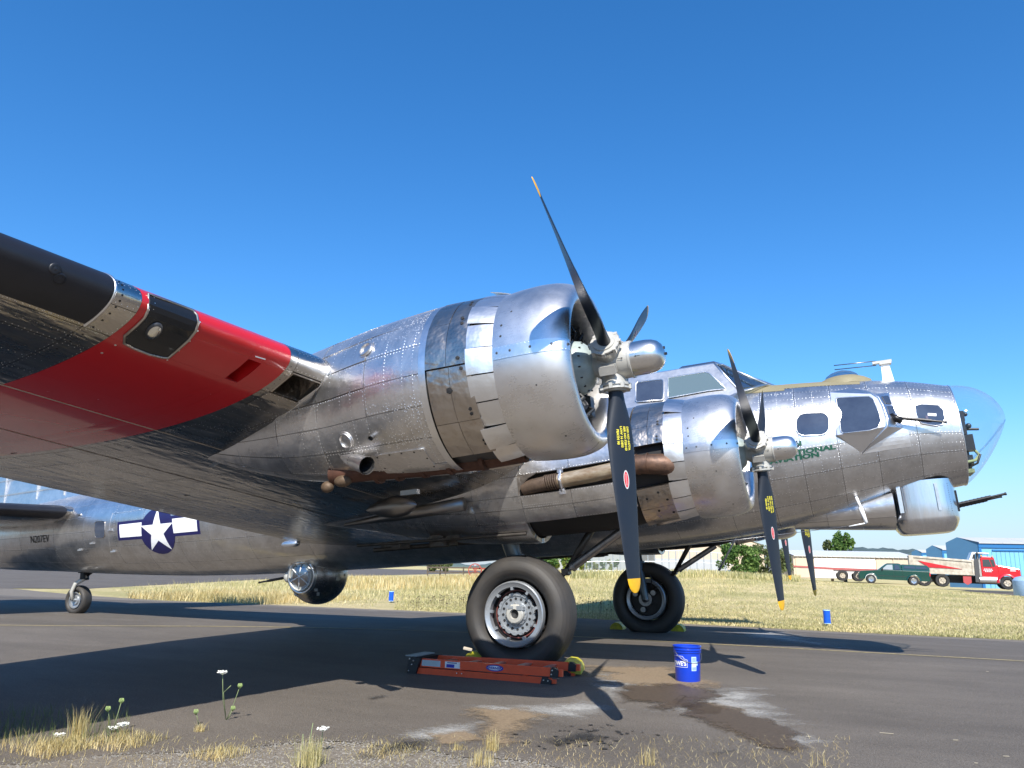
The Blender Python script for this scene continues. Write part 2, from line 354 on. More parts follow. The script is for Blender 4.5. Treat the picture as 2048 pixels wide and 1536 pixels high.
def decal(S, poly, thick=.003, sgn=1, lift=.006, sub=1, h=.05):
    """polygon in (u,v) surface parameters -> a thin plate that follows the surface"""
    from mathutils.geometry import delaunay_2d_cdt
    P = np.array([list(map(float, p)) for p in poly]); c = P.mean(0); e = 1e-3
    su = np.linalg.norm(S(np.array([c[0]+e]), np.array([c[1]]))-S(np.array([c[0]-e]), np.array([c[1]])))/(2*e); sv = np.linalg.norm(S(np.array([c[0]]), np.array([c[1]+e]))-S(np.array([c[0]]), np.array([c[1]-e])))/(2*e)
    sc = np.array([su, sv]); Q = P*sc; B = []
    for i in range(len(Q)):
        a, b = Q[i], Q[(i+1) % len(Q)]; n = max(1, int(np.linalg.norm(b-a)/h))
        for k in range(n): B.append(a+(b-a)*k/n)
    k = len(B); lo, hi = Q.min(0), Q.max(0); I = []
    Ba = np.array(B); Bn = np.roll(Ba, -1, 0)
    for x in np.arange(lo[0]+h*.5, hi[0], h):
        for y in np.arange(lo[1]+h*.5, hi[1], h):
            q = np.array([x, y]); d = Bn-Ba; t = np.clip(((q-Ba)*d).sum(1)/np.maximum((d*d).sum(1), 1e-12), 0, 1)
            if np.min(np.linalg.norm(Ba+d*t[:, None]-q, axis=1)) < h*.3: continue
            cr = ((Ba[:, 1] > y) != (Bn[:, 1] > y)) & (x < (Bn[:, 0]-Ba[:, 0])*(y-Ba[:, 1])/(Bn[:, 1]-Ba[:, 1]+1e-12)+Ba[:, 0])
            if cr.sum() % 2: I.append(q)
    vc = [Vector(q) for q in B+I]; r = delaunay_2d_cdt(vc, [], [list(range(k))], 1, 1e-6)
    uv = np.array([list(v) for v in r[0]])/sc; pos, nn = surf(S, uv[:, 0], uv[:, 1]); nn = nn*sgn; V = (pos+nn*lift).tolist(); F = [tuple(f) for f in r[2]]
    buv = Ba/sc; bp_, bn_ = surf(S, buv[:, 0], buv[:, 1]); bn_ = bn_*sgn; o = len(V); V += (bp_+bn_*lift).tolist()+(bp_+bn_*(lift-thick)).tolist()
    F += [(o+i, o+(i+1) % k, o+k+(i+1) % k, o+k+i) for i in range(k)]
    return V, F
def text_mesh(s, size, conv, name, mat, parent, bold=0.0, ax='CENTER', xs=1.0):
    """flat lettering laid onto a surface by conv(x, y)->3D"""
    cu = bpy.data.curves.new(name, 'FONT'); cu.body = s; cu.size = size; cu.align_x = ax; cu.offset = bold; cu.resolution_u = 2; cu.fill_mode = 'FRONT'
    to = bpy.data.objects.new(name, cu); COL.objects.link(to)
    dg = bpy.context.evaluated_depsgraph_get(); me = bpy.data.meshes.new_from_object(to.evaluated_get(dg))
    bpy.data.objects.remove(to)
    V = [conv(v.co.x*xs, v.co.y) for v in me.vertices]; F = [tuple(p.vertices) for p in me.polygons]
    bpy.data.meshes.remove(me)
    return obj(name, V, F, mat, parent, False)
def copy_tree(o, parent=None):
    c = o.copy(); COL.objects.link(c); c.parent = parent
    for ch in [x for x in bpy.data.objects if x.parent == o]: copy_tree(ch, c)
    return c
# ================================================================ THE AIRPLANE (body frame: x forward, -y starboard, z up, origin on the main axle)
TH = R(4.681); RL = .619
AP = empty('airplane', (0, 0, RL), label='polished silver four engine bomber airplane with red wing band parked on the taxiway', cat='airplane')
AP.rotation_euler = (0, -TH, 0)
_c, _s = math.cos(TH), math.sin(TH)
def w2b(X):
    X = np.asarray(X, float)-np.array([0, 0, RL]); return np.array([X[0]*_c+X[2]*_s, X[1], -X[0]*_s+X[2]*_c])
def b2w(b): return np.array([b[0]*_c-b[2]*_s, b[1], RL+b[0]*_s+b[2]*_c])
CB = w2b(CAM)
def ub(px, py, axis, val):
    d = w2b(CAM+ray(px, py))-CB; return CB+d*((val-CB[axis])/d[axis])
def part(name, label=None):
    o = empty(name, parent=AP)
    if label: o['label'] = label
    return o
def solve(S, px, py, g, lo, hi):
    """surface parameters (u,v) seen at a pixel: small Newton search"""
    o = CB; d = w2b(CAM+ray(px, py))-CB; d /= np.linalg.norm(d); q = np.array(g, float)
    def res(q):
        p = S(np.array([q[0]]), np.array([q[1]]))[0]-o; return p-d*p.dot(d)
    for _ in range(25):
        r0 = res(q); J = np.stack([(res(q+np.array([1e-4, 0]))-r0)/1e-4, (res(q+np.array([0, 1e-4]))-r0)/1e-4], 1)
        st = np.linalg.lstsq(J, -r0, rcond=None)[0]; n = np.linalg.norm(st)
        if n > .3: st *= .3/n
        q = np.clip(q+st, lo, hi)
        if n < 1e-6: break
    return q

# ---------------------------------------------------------------- fuselage
fx = [-17.2, -16.6, -14.6, -12.4, -10.6, -8.1, -6, -3, 0, 1, 2, 3.2, 4.1, 4.85, 5.44]
fbot = hermite(fx, [2.05, 1.85, 1.50, 1.30, 1.13, .95, .87, .82, .81, .82, .86, .98, 1.12, 1.27, 1.345])
ftop = hermite(fx, [2.65, 2.75, 2.85, 2.93, 3.02, 3.14, 3.20, 3.24, 3.24, 3.23, 3.19, 3.10, 3.02, 2.90, 2.745])
fhw = hermite(fx, [.2, .33, .60, .80, .95, 1.08, 1.14, 1.15, 1.15, 1.15, 1.14, 1.10, 1.0, .85, .69])
def SF(x, a):
    x = np.asarray(x, float); a = np.asarray(a, float); t, b, h = ftop(x), fbot(x), fhw(x)
    return np.stack([x+0*a, -h*np.sin(a), (t+b)/2+(t-b)/2*np.cos(a)], -1)
def fp(px, py, g=(3.5, 1.4)): return solve(SF, px, py, g, (-17, .02), (5.44, PI-.02))
D = R
fus = part('fuselage')
V, F = shell(SF, np.linspace(-17.2, 5.44, 90), np.linspace(0, 2*PI, 41), -1, lift=-.012); obj('under_skin', V, F, CORE, fus)
riv = Rivets()
xs = [-17.2, -15.6, -14.2, -12.9, -11.7, -10.7, -9.75, -8.9, -8.0, -7.2, -6.3, -5.0, -3.6, -2.2, -.8, .5, 1.5, 2.35, 2.95, 3.42, 3.9, 4.38, 4.9, 5.44]
vsd = [0, 24, 42, 60, 78, 96, 116, 140, 165, 195, 240, 300, 360]
panels(SF, xs, [D(v) for v in vsd], fus, 'skin_panel', A_FUS, 6, 6, .0022, -1, .01, riv=riv, sp=.042, bulge=.0016, tilt=.0016)
# frames between the seams: rivet rows only
for x in (3.18, 3.66, 4.14, 4.64, 5.17, 2.65, 1.9, -7.6, -8.45, -9.3, -10.2, -11.2, -12.3, -13.5):
    a = np.linspace(D(30), D(160), 40); p, n = surf(SF, x+0*a, a); riv.row(p-n*.005, -n, .045)
for ad in (33, 51, 69, 87, 106, 128, 150):
    x = np.linspace(-7.2, 5.42, 120); p, n = surf(SF, x, x*0+D(ad)); riv.row(p-n*.005, -n, .05)
    x = np.linspace(-15, -7.2, 80); p, n = surf(SF, x, x*0+D(ad)); riv.row(p-n*.005, -n, .08)
riv.build('rivet_rows', RIV, fus, .0062, .0042)
# antiglare panel on the upper deck
for k, (u0, u1) in enumerate(((2.5, 3.3), (3.3, 4.32))):
    us = np.linspace(u0, u1, 8); vs_ = np.linspace(-D(37), D(33 if k else 37), 12)
    V, F = shell(SF, us, vs_, -1, lift=.008); obj('antiglare_panel', V, F, OLV, fus)
# nose ring, plexiglass nose
a = np.linspace(0, 2*PI, 49); ring = SF(0*a+5.44, a)
b = MB(); b.tube([tuple(p) for p in ring], .014, 6, False); b.o('nose_ring', A_FLAP, fus, True)
zc0 = (ftop(5.44)+fbot(5.44))/2
_w = lambda x: np.clip((np.asarray(x, float)-5.44)/.625, 0, 1)
px_ = lambda x: 2.185+.56*np.clip(1-_w(x)**2.0, 0, 1)**.52
pb_ = lambda x: 2.185-.84*np.clip(1-_w(x)**1.25, 0, 1)**.8
pw_ = lambda x: .69*np.clip(1-_w(x)**2, 0, 1)**.5
def SN(x, a):
    x = np.asarray(x, float); a = np.asarray(a, float); t, b, h = px_(x), pb_(x), pw_(x)
    return np.stack([x+0*a, -h*np.sin(a), (t+b)/2+(t-b)/2*np.cos(a)], -1)
u = 5.44+.625*np.sin(np.linspace(0, PI/2, 24)); a = np.linspace(0, 2*PI, 37); U, W = np.meshgrid(u, a, indexing='ij'); P = SN(U, W)
F = [(i*37+j, i*37+j+1, (i+1)*37+j+1, (i+1)*37+j) for i in range(23) for j in range(36)]
obj('nose_glass', P.reshape(-1, 3), F, PLEXI, fus)
b = MB()
for ad in (128, 232):    # strips holding the flat aiming pane
    x = 5.44+.6*np.sin(np.linspace(0, PI/2, 14)); p = SN(x, x*0+D(ad)); b.tube([tuple(q) for q in p], .011, 5)
b.o('nose_glass_rib', PLEXI, fus, True)
# nose interior: bulkhead, bomb sight, chair
b = MB(); a = np.linspace(0, 2*PI, 37)[:-1]; b.add(SF(0*a+5.2, a).tolist()+[(5.2, 0, zc0)], [(i, (i+1) % 36, 36) for i in range(36)]); b.o('nose_bulkhead', DARK, fus)
b = MB(); b.box((5.50, -.05, 2.28), (.14, .22, .14)); b.box((5.48, -.05, 2.12), (.16, .26, .2)); b.tube([(5.5, -.05, 1.5), (5.5, -.05, 2.1)], .05); b.box((5.52, -.08, 1.9), (.2, .2, .22)); b.box((5.5, -.1, 1.66), (.12, .28, .12))
b.tube([(5.55, -.08, 2.1), (5.72, -.08, 2.08)], .018); b.tube([(5.5, -.2, 1.56), (5.6, -.22, 1.6), (5.66, -.18, 1.72)], .015)
for i in range(14): b.ball((5.5+random.uniform(-.05, .1), -.08+random.uniform(-.12, .12), random.uniform(1.8, 2.35)), random.uniform(.02, .05), 8, 6)
b.o('bomb_sight', pm('sight_black', (.02, .02, .02), .35), fus, True, auto=40)
b = MB(); b.tube([(5.46, -.3, 1.62), (5.58, -.22, 1.64), (5.66, -.1, 1.72), (5.62, 0, 1.82)], .02); b.box((5.46, -.05, 1.5), (.16, .5, .05)); b.o('sight_support', pm('yellow_green_primer', (.30, .33, .16), .5), fus, True, auto=40)

def fwin(name, pts, mat=WIN, lift=.010, guess=(3.5, 1.4), par=None, frame=None, fm=A_FLAP, thick=.006):
    uv = [fp(x, y, guess) for x, y in pts]
    V, F = decal(SF, uv, thick, -1, lift, 0); o = obj(name, V, F, mat, par or fus, False)
    if frame:
        P, N = surf(SF, np.array([q[0] for q in uv]), np.array([q[1] for q in uv])); P = P-N*(lift+.001)
        q = [tuple(p) for p in P]+[tuple(P[0]), tuple(P[1])]; b = MB(); b.tube(q, frame, 5, False); b.o('window_frame', fm, par or fus, True)
    return o
def rpx(x0, y0, x1, y1, sl=0, r=.25, n=4):
    """rounded quad in pixels, sheared by sl px vertically"""
    w_, h_ = x1-x0, y1-y0; P = rr_poly(w_, h_, r*min(w_, h_), n); return [((x0+x1)/2+p[0], (y0+y1)/2-p[1]+sl*p[0]/w_) for p in P]
fwin('nose_window', rpx(1592, 827, 1658, 871, -3, .38), frame=.009)
fwin('nose_window', [(1829, 813), (1842, 809), (1878, 811), (1886, 820), (1889, 838), (1884, 850), (1870, 852), (1842, 847), (1832, 832)], frame=.009)
fwin('window_strap', [(1855, 827), (1872, 828), (1872, 833), (1855, 832)], WHT, .014); fwin('window_strap', [(1850, 832), (1855, 832), (1858, 846), (1853, 846)], NAVY, .014)
# cheek gun blister: a pane in a raised fairing, two side panes, gun
def fo(px, py, out, g=(4.3, 1.5)):
    q = fp(px, py, g); P, N = surf(SF, q[:1], q[1:]); return P[0]-N[0]*out
bl = part('cheek_turret')
def pxs(pts, outs): return [fo(x, y, o) for (x, y), o in zip(pts, outs)]
def onplane(px, py, c, n):
    d = w2b(CAM+ray(px, py))-CB; return CB+d*((c-CB).dot(n)/d.dot(n))
def nrm3(a, b, c):
    n = np.cross(b-a, c-a); n /= np.linalg.norm(n); return n if n.dot(CB-a) > 0 else -n
b0, b1 = fo(1660, 790, .045), fo(1674, 871, .035); rm = fo(1768, 826, .15); sn_ = nrm3(b0, b1, rm)
rs_ = [onplane(x, y, b0, sn_) for x, y in ((1745, 788), (1757, 795), (1766, 812), (1775, 838), (1774, 853))]
r5 = fo(1724, 907, .008); t0 = fo(1702, 776, .004); f1, f2, f3 = fo(1778, 786, .008), fo(1796, 832, .008), fo(1806, 856, .008)
V = [b0, b1]+rs_+[r5, t0, f1, f2, f3]
V += [fo(1655, 788, -.02), fo(1668, 874, -.02)]; b = MB(); b.add(V, [(0, 12, 13, 1), (0, 8, 12), (1, 13, 7), (0, 1, 6, 5, 4, 3, 2), (0, 2, 8), (2, 9, 8), (2, 3, 9), (3, 4, 10, 9), (4, 5, 10), (5, 6, 11, 10), (1, 7, 6), (6, 7, 11)])
BSK = alu('blister_skin', col=(.84, .84, .85), r0=.2, r1=.3, wave=.0004, stain_amt=.05, broad=.7); b.o('blister_fairing', BSK, bl, False)
def ppane(name, pts, c, n, mat, off=.006, frame=None):
    P = [onplane(x, y, c, n)+n*off for x, y in pts]; Q = [p-n*.01 for p in P]; k = len(P); b = MB(); b.add(P+Q, [tuple(range(k))]+[(i, k+i, k+(i+1) % k, (i+1) % k) for i in range(k)]); b.o(name, mat, bl)
    if frame: b = MB(); b.tube([tuple(p) for p in P+P[:2]], frame, 5, False); b.o('pane_frame', A_FLAP, bl, True)
ppane('blister_pane', [(1672, 798), (1676, 796), (1738, 793), (1747, 799), (1758, 826), (1762, 842), (1756, 856), (1740, 861), (1688, 867), (1682, 864)], b0, sn_, WIN, .006, .008)
fn_ = nrm3(rs_[1], rs_[3], f2)
ppane('side_pane', [(1763, 793), (1775, 792), (1783, 808), (1770, 807)], (rs_[2]+f1)/2, fn_, WIN, .012); ppane('side_pane', [(1773, 813), (1785, 813), (1789, 828), (1777, 829)], (rs_[3]+f2)/2, fn_, WIN, .014)
b = MB(); b.tube([tuple(p) for p in [t0]+rs_+[r5]], [.004, .012, .014, .016, .02, .018, .006], 8); b.o('blister_rib', BSK, bl, True)
V, F = decal(SF, [fp(x, y, (4.4, 1.6)) for x, y in ((1716, 872), (1722, 908), (1822, 893), (1816, 860), (1780, 850))], .005, -1, .010, 0); obj('blister_base_plate', V, F, A_FLAP, bl, False)
def gun(name, par, p0, p1, r=.018, jr=.03):
    p0, p1 = Vector(p0), Vector(p1); d = p1-p0; g = MB(); g.tube([p0, p0+d*.72], jr, 8); g.tube([p0+d*.72, p1], r, 8); g.tube([p1-d*.03, p1], r*1.25, 8)
    k = 9
    for i in range(k): g.tube([p0+d*(.04+.66*i/k), p0+d*(.06+.66*i/k)], jr*1.12, 8)
    return g.o(name, BLKM, par, True, auto=40)
g0 = fo(1783, 840, .10); g1 = fo(1884, 850, .16, (5.2, 1.6)); gun('machine_gun', bl, g0, g1, .014, .022)
b = MB(); b.tube([tuple(fo(1776, 833, .05)), tuple(fo(1797, 847, .13))], .045, 8); b.o('gun_mount', BLKM, bl, True)
# astrodome, antenna
b = MB(); b.rev([(-.05, .42), (.02, .40), (.06, .34), (.09, .27), (.105, .24)], (4.10, 0, 2.985), 'Z', 24, rot=None); b.o('astrodome_fairing', OLV, fus, True)
b = MB(); b.rev([(.09, .25), (.14, .22), (.18, .16), (.205, .09), (.21, .001)], (4.10, 0, 2.99), 'Z', 24); b.o('astrodome', CANO, fus, True)
an = part('antenna')
b = MB(); b.prism([(4.64, 2.90), (4.80, 2.90), (4.765, 3.22), (4.66, 3.22)], .05); b.o('antenna_mast', WHT, an)
b = MB(); b.box((4.68, 0, 3.25), (.26, .07, .035)); b.box((4.72, 0, 3.22), (.16, .12, .03)); b.o('antenna_head', HUBG, an)
for dz, dy in ((.022, -.03), (-.03, .03)):
    b = MB(); b.tube([(4.6, dy, 3.25+dz), (4.02, dy, 3.28+dz)], .007, 6); b.o('antenna_rod', STEEL, an, True)
# chin turret
ch = part('chin_turret')
def ctop(x): return float(fbot(x))+.06
prof = [(4.30, .62), (4.52, .60), (4.80, .57), (5.05, .54), (5.22, .46)]
b = MB(); n = 24; V = []; F = []
lev = [(1.42, 1.0), (1.12, 1.0), (.92, 1.0), (.87, .985), (.79, .90), (.735, .80), (.72, .70), (.715, .001)]
for z, s_ in lev:
    for j in range(n):
        a = 2*PI*j/n; cx, cy = math.cos(a), math.sin(a); e = .55
        sx = math.copysign(abs(cx)**e, cx); sy = math.copysign(abs(cy)**e, cy)
        V.append((4.83+(.44 if cx > 0 else .40)*s_*sx, -.50*s_*sy, z))
for i in range(len(lev)-1):
    for j in range(n): F.append((i*n+j, (i+1)*n+j, (i+1)*n+(j+1) % n, i*n+(j+1) % n))
obj('turret_body', V, F, alu('turret_body_skin', col=(.80, .80, .81), r0=.08, r1=.2, wave=.0008, wscale=4, stretch=(3, 3, .3), stain_amt=.1, fine=.04, broad=.35), ch, auto=35)
for j, x in enumerate((4.56, 5.02)):
    b = MB(); b.box((x, -.507, 1.18), (.035 if j % 2 else .05, .012, .36)); b.o('turret_rib', A_FUS, ch)
b = MB()
for z in np.arange(.98, 1.36, .03): b.box((5.16, -.485, z), (.008, .008, .008))
b.box((5.25, -.02, 1.12), (.05, .5, .28)); b.o('gun_slot_plate', BLKM, ch)
gun('machine_gun', ch, (5.2, -.2, 1.06), (5.86, -.2, 1.16), .016, .026); gun('machine_gun', ch, (5.2, .2, 1.06), (5.86, .2, 1.16), .016, .026)
def SC(x, a):      # fairing behind the turret
    x = np.asarray(x, float); a = np.asarray(a, float); t = (x-3.1)/1.42; h = .10+.44*np.sqrt(np.clip(t, 0, 1)); zt = fbot(x)+.25; zb = .93-.13*t
    return np.stack([x+0*a, -h*np.sin(a), (zt+zb)/2+(zt-zb)/2*np.cos(a)], -1)
panels(SC, [3.12, 3.6, 4.05, 4.48], [D(v) for v in (60, 120, 180, 240, 300)], ch, 'fairing_panel', A_FLAP, 6, 8, .002, -1)
# pitot mast under the nose
b = MB(); q0_ = fo(1712, 993, 0, (3.8, 2.3)); q = [q0_, ub(1721, 1015, 1, q0_[1]-.02), ub(1733, 1046, 1, q0_[1]-.05)]; b.tube([tuple(x) for x in q[:2]], [.02, .022], 8); b.tube([tuple(x) for x in q[1:]], [.03, .024], 8); q2 = ub(1698, 1053, 1, q0_[1]-.05); b.tube([tuple(q[2]), tuple(q2)], .01, 6)
b.o('pitot_mast', WHT, fus, True)
# lettering on the nose and the tail
def on_fus(px0, py0, px1, py1, guess):
    """frame for lettering: origin at one pixel, x axis towards another, both on the skin"""
    p = fp(px0, py0, guess); q = fp(px1, py1, guess)
    hz_ = lambda x: float(ftop(x)-fbot(x))/2
    L = math.hypot(q[0]-p[0], (q[1]-p[1])*hz_(p[0])); ca, sa = (q[0]-p[0])/L, (q[1]-p[1])*hz_(p[0])/L
    def conv(x, y):
        u = p[0]+x*ca+y*sa; v = p[1]+(x*sa-y*ca)/hz_(p[0]); P, N = surf(SF, np.array([u]), np.array([v])); return tuple((P-N*.009)[0])
    return conv, L
for s_, a0, a1, sz in (('EVERGREEN', (1604, 890.5), (0, 0), .082), ('INTERNATIONAL', (1671, 897.5), (0, 0), .082), ('AVIATION', (1639, 912.5), (0, 0), .082)):
    p = fp(*a0, (3.6, 1.7)); 
    def cv(x, y, p=p):
        u = p[0]+x; v = p[1]-(y-.035*0)/.98+.0*x; P, N = surf(SF, np.array([u]), np.array([v])); return tuple((P-N*.0125)[0])
    text_mesh(s_, sz, cv, 'nose_lettering', GRNT, fus, .0042, 'RIGHT', 1.7)
p = fp(62, 1086, (-12.5, 1.5))
def cv(x, y, p=p):
    u = p[0]+x; v = p[1]-y/.82; P, N = surf(SF, np.array([u]), np.array([v])); return tuple((P-N*.014)[0])
text_mesh('N207EV', .215, cv, 'registration', BLKT, fus, .001, 'LEFT', .92)
# star insignia
ic = fp(315, 1063, (-9, 1.4)); Rr = .47
def ins(name, pts, mat, lift):
    hz_ = float(ftop(ic[0])-fbot(ic[0]))/2
    V, F = decal(SF, [(ic[0]+x, ic[1]-y/hz_) for x, y in pts], .004, -1, lift, 0, .07); return obj(name, V, F, mat, fus, False)
ins('insignia_disc', [(Rr*math.cos(t), Rr*math.sin(t)) for t in np.linspace(0, 2*PI, 25)[:-1]], NAVY, .0105)
for sx in (-1, 1):
    ins('insignia_bar_border', [(sx*.38, -.12), (sx*1.12, -.12), (sx*1.12, .27), (sx*.38, .27)], NAVY, .0095)
    ins('insignia_bar', [(sx*.44, -.06), (sx*1.06, -.06), (sx*1.06, .21), (sx*.42, .21)], WHT, .0125)
st = []
for i in range(10):
    r_ = Rr*.97 if i % 2 == 0 else Rr*.97*.382; t = PI/2+i*PI/5; st.append((r_*math.cos(t), r_*math.sin(t)))
ins('insignia_star', st, WHT, .0145)
# door and small things on the rear fuselage
dr = fwin('entry_door', [(184, 1030), (226, 1026), (222, 1098), (190, 1094)], A_FUS, .009, (-10, 1.4))
fwin('door_window', rpx(191, 1043, 211, 1075, -1, .2), WIN, .014, (-10, 1.4), frame=.008, fm=A_WORN)
for (x, y) in ((222, 1060), (228, 1102), (186, 1086), (162, 1099), (160, 1030)):
    q = fo(x, y, .02, (-10, 1.5)); b = MB(); b.box(q, (.12, .03, .03)); b.o('door_fitting', A_FLAP, fus)
# bottom of door: fillet wedge of the wing root catching the light
b = MB(); b.ball((-5.25, -1.10, 1.315), .07, 14, 10, (3.0, .8, 1.0)); b.o('wing_fillet_tip', A_FUS, fus, True)

# ---------------------------------------------------------------- cockpit canopy
cn = part('cockpit_canopy')
zt = 3.52; kk = (1.0-.66)/(3.46-2.85)
sec = [(-1.02, 2.80), (-.66, 3.46), (-.52, 3.51), (-.25, 3.535), (0, 3.54), (.25, 3.535), (.52, 3.51), (.66, 3.46), (1.02, 2.80)]
V = []; F = []
xs_ = [-.3, .1, .45, .8, 1.4, 1.9, 2.36]
for x in xs_:
    s_ = min(1, max(0, (x+.3)/1.1)); s_ = s_*s_*(3-2*s_)
    for y, z in sec: V.append((x, y, 2.75+(z-2.75)*(.55+.45*s_)))
m_ = len(sec)
for i in range(len(xs_)-1):
    for j in range(m_-1): F.append((i*m_+j, (i+1)*m_+j, (i+1)*m_+j+1, i*m_+j+1))
obj('canopy_roof', V, F, A_FUS, cn, auto=25)
def sidep(px, py):      # point on the sloping starboard side plane
    d = w2b(CAM+ray(px, py))-CB; t = 8.
    for _ in range(40):
        p = CB+d*t; y = -(.66+(3.46-p[2])*kk); t += (y-p[1])/d[1]*.8
    return CB+d*t
sn = np.array([0, -1, -kk]); sn = -np.array([0, 1, .0])-np.array([0, 0, -kk]); sn = sn/np.linalg.norm(sn)
def plate(name, pts, mat, par, nrm, off, th=.006):
    nrm = np.array(nrm); P = [p+nrm*off for p in pts]; Q = [p-nrm*th for p in P]; k = len(P); b = MB()
    b.add(P+Q, [tuple(range(k)), tuple(reversed(range(k, 2*k)))]+[(i, k+i, k+(i+1) % k, (i+1) % k) for i in range(k)]); return b.o(name, mat, par)
def wframe(pts, r, par, nrm, off, mat=A_FLAP):
    P = [tuple(p+np.array(nrm)*off) for p in pts]; b = MB(); b.tube(P+P[:2], r, 5, False); b.o('window_frame', mat, par, True)
w1 = [sidep(*p) for p in ((1272, 770), (1275, 765), (1323, 760), (1327, 763), (1327, 798), (1324, 801), (1275, 805), (1272, 802))]
w2 = [sidep(*p) for p in ((1336, 757), (1410, 745), (1420, 748), (1450, 776), (1448, 779), (1420, 782), (1337, 797))]
for w_ in (w1, w2): plate('cockpit_window', w_, WIN if w_ is w1 else pm('cockpit_glass', (.10, .14, .15), .04, spec=.8, coat=1), cn, sn, .010); wframe(w_, .010, cn, sn, .013)
A_ = np.array
pA, pB, pB0, pE, pD = A_([2.36, -.66, 3.46]), A_([2.42, -.30, 3.52]), A_([2.44, 0, 3.53]), A_([2.70, -.97, 2.90]), A_([3.06, -.42, 3.07])
pF = A_([3.16, 0, 3.11])
def mir(p): return A_([p[0], -p[1], p[2]])
for m_s in (0, 1):
    q1 = [pA, pB, pD, pE]; q2 = [pB, pB0, pF, pD]
    if m_s: q1 = [mir(p) for p in q1]; q2 = [mir(p) for p in q2]
    for q in (q1, q2):
        n_ = np.cross(q[1]-q[0], q[3]-q[0]); n_ /= np.linalg.norm(n_)
        if n_[2] < 0: n_ = -n_
        c = sum(q)/4; plate('windshield_pane', [c+(p-c)*.9 for p in q], CANO, cn, n_, .0, .008); wframe(q, .02, cn, n_, 0)
    q = [A_([2.36, -1.02, 2.80]), pA, pE, A_([2.6, -1.05, 2.80])]
    if m_s: q = [mir(p) for p in q]
    b = MB(); b.add(q, [(0, 1, 2, 3)]); b.o('canopy_corner', A_FUS, cn)
V, F = [], []
b = MB(); b.add([(1.75, -.4, 3.535), (2.4, -.4, 3.53), (2.3, -.3, 3.60), (1.8, -.3, 3.60), (1.75, .4, 3.535), (2.4, .4, 3.53), (2.3, .3, 3.60), (1.8, .3, 3.60)], [(0, 1, 2, 3), (4, 7, 6, 5), (1, 5, 6, 2), (0, 3, 7, 4), (3, 2, 6, 7)]); b.o('roof_hatch', WIN, cn)
b = MB(); b.box((1.7, -.35, 2.95), (.12, .4, .5)); b.ball((1.7, -.35, 3.3), .14, 12, 8); b.o('cockpit_seat', pm('seat_green', (.12, .16, .13), .6), cn, True, auto=40)

# ---------------------------------------------------------------- top turret, ball turret
b = MB(); b.rev([(2.9, .45), (3.3, .45), (3.42, .44)], (-.35, 0, 0), 'Z', 24); b.o('top_turret_ring', A_FUS, AP, True)
b = MB(); b.rev([(3.42, .42), (3.6, .40), (3.72, .30), (3.78, .15), (3.80, .001)], (-.35, 0, 0), 'Z', 24); b.o('top_turret_dome', CANO, AP, True)
bt = part('ball_turret'); BC = A_([-5.48, 0, .72])
BCc = ub(637, 1149, 1, 0.); BC = A_([BCc[0], 0, BCc[2]])
b = MB(); b.ball(BC, .545, 36, 24); b.o('turret_ball', alu('turret_skin', col=(.34, .34, .35), r0=.12, r1=.3, stain_amt=.3), bt, True)
wd = w2b(CAM+ray(598, 1153))-CB; wd /= np.linalg.norm(wd); oc = CB-BC; bb = wd.dot(oc); hit = CB+wd*(-bb-math.sqrt(max(0, bb*bb-oc.dot(oc)+.545**2))); wn = Vector((hit-BC)/np.linalg.norm(hit-BC))
q = wn.to_track_quat('Z', 'Y').to_matrix()
bcv = Vector(BC)
def onb(name, prof, mat, **k):
    b = MB(); b.rev(prof, (0, 0, 0), 'Z', 28, **k); b.V = [tuple(bcv+q@Vector(v)) for v in b.V]; return b.o(name, mat, bt, True)
onb('sight_window_ring', [(.43, .325), (.50, .315), (.505, .28), (.47, .27)], A_FLAP); onb('sight_window_ring', [(.50, .272), (.53, .262), (.53, .24), (.49, .235)], HUBG)
onb('sight_window', [(.50, .24), (.515, .16), (.52, .08), (.522, .001)], pm('turret_glass', (.36, .38, .36), .05, spec=.9, coat=1, noise=.5, nscale=5, dirt_or_reflection=(.05, .08, .12)))
for k in range(3):
    t = R(20+60*k); dv = Vector((math.cos(t), math.sin(t), 0)); b = MB(); b.tube([bcv+q@(dv*-.235+Vector((0, 0, .515))), bcv+q@Vector((0, 0, .535)), bcv+q@(dv*.235+Vector((0, 0, .515)))], .012, 6); b.o('window_bar', WHT, bt, True)
for y in (-.34,):
    p0 = A_([BC[0]-.40, y, BC[2]-.02]); gun('machine_gun', bt, p0, A_([BC[0]-1.12, y, BC[2]-.08]), .016, .024)
    b = MB(); b.ball(p0, .11, 14, 10); b.o('gun_blister', HUBG, bt, True)
b = MB()
for p_ in (((608, 1118), (650, 1112)),):
    pass
b.rev([(0, .60), (.07, .60)], (BC[0], 0, BC[2]+.20), 'Z', 36); b.o('turret_collar', A_WORN, bt, True)
for (x, y, w_, h_) in ((676, 1150, .10, .04), (690, 1150, .05, .05), (632, 1180, .06, .05), (636, 1188, .05, .06), (592, 1190, .16, .05), (676, 1157, .07, .07)):
    wd = w2b(CAM+ray(x, y))-CB; wd /= np.linalg.norm(wd); bb = wd.dot(oc); dd = bb*bb-oc.dot(oc)+.545**2
    if dd <= 0: continue
    h0 = CB+wd*(-bb-math.sqrt(dd)); nn = Vector((h0-BC)).normalized(); b = MB(); b.box(h0, (w_, h_, .02), m=nn.to_track_quat('Z', 'Y').to_matrix()); b.o('turret_fitting', HUBG, bt)
def SB(x, a):
    return SF(x, a)

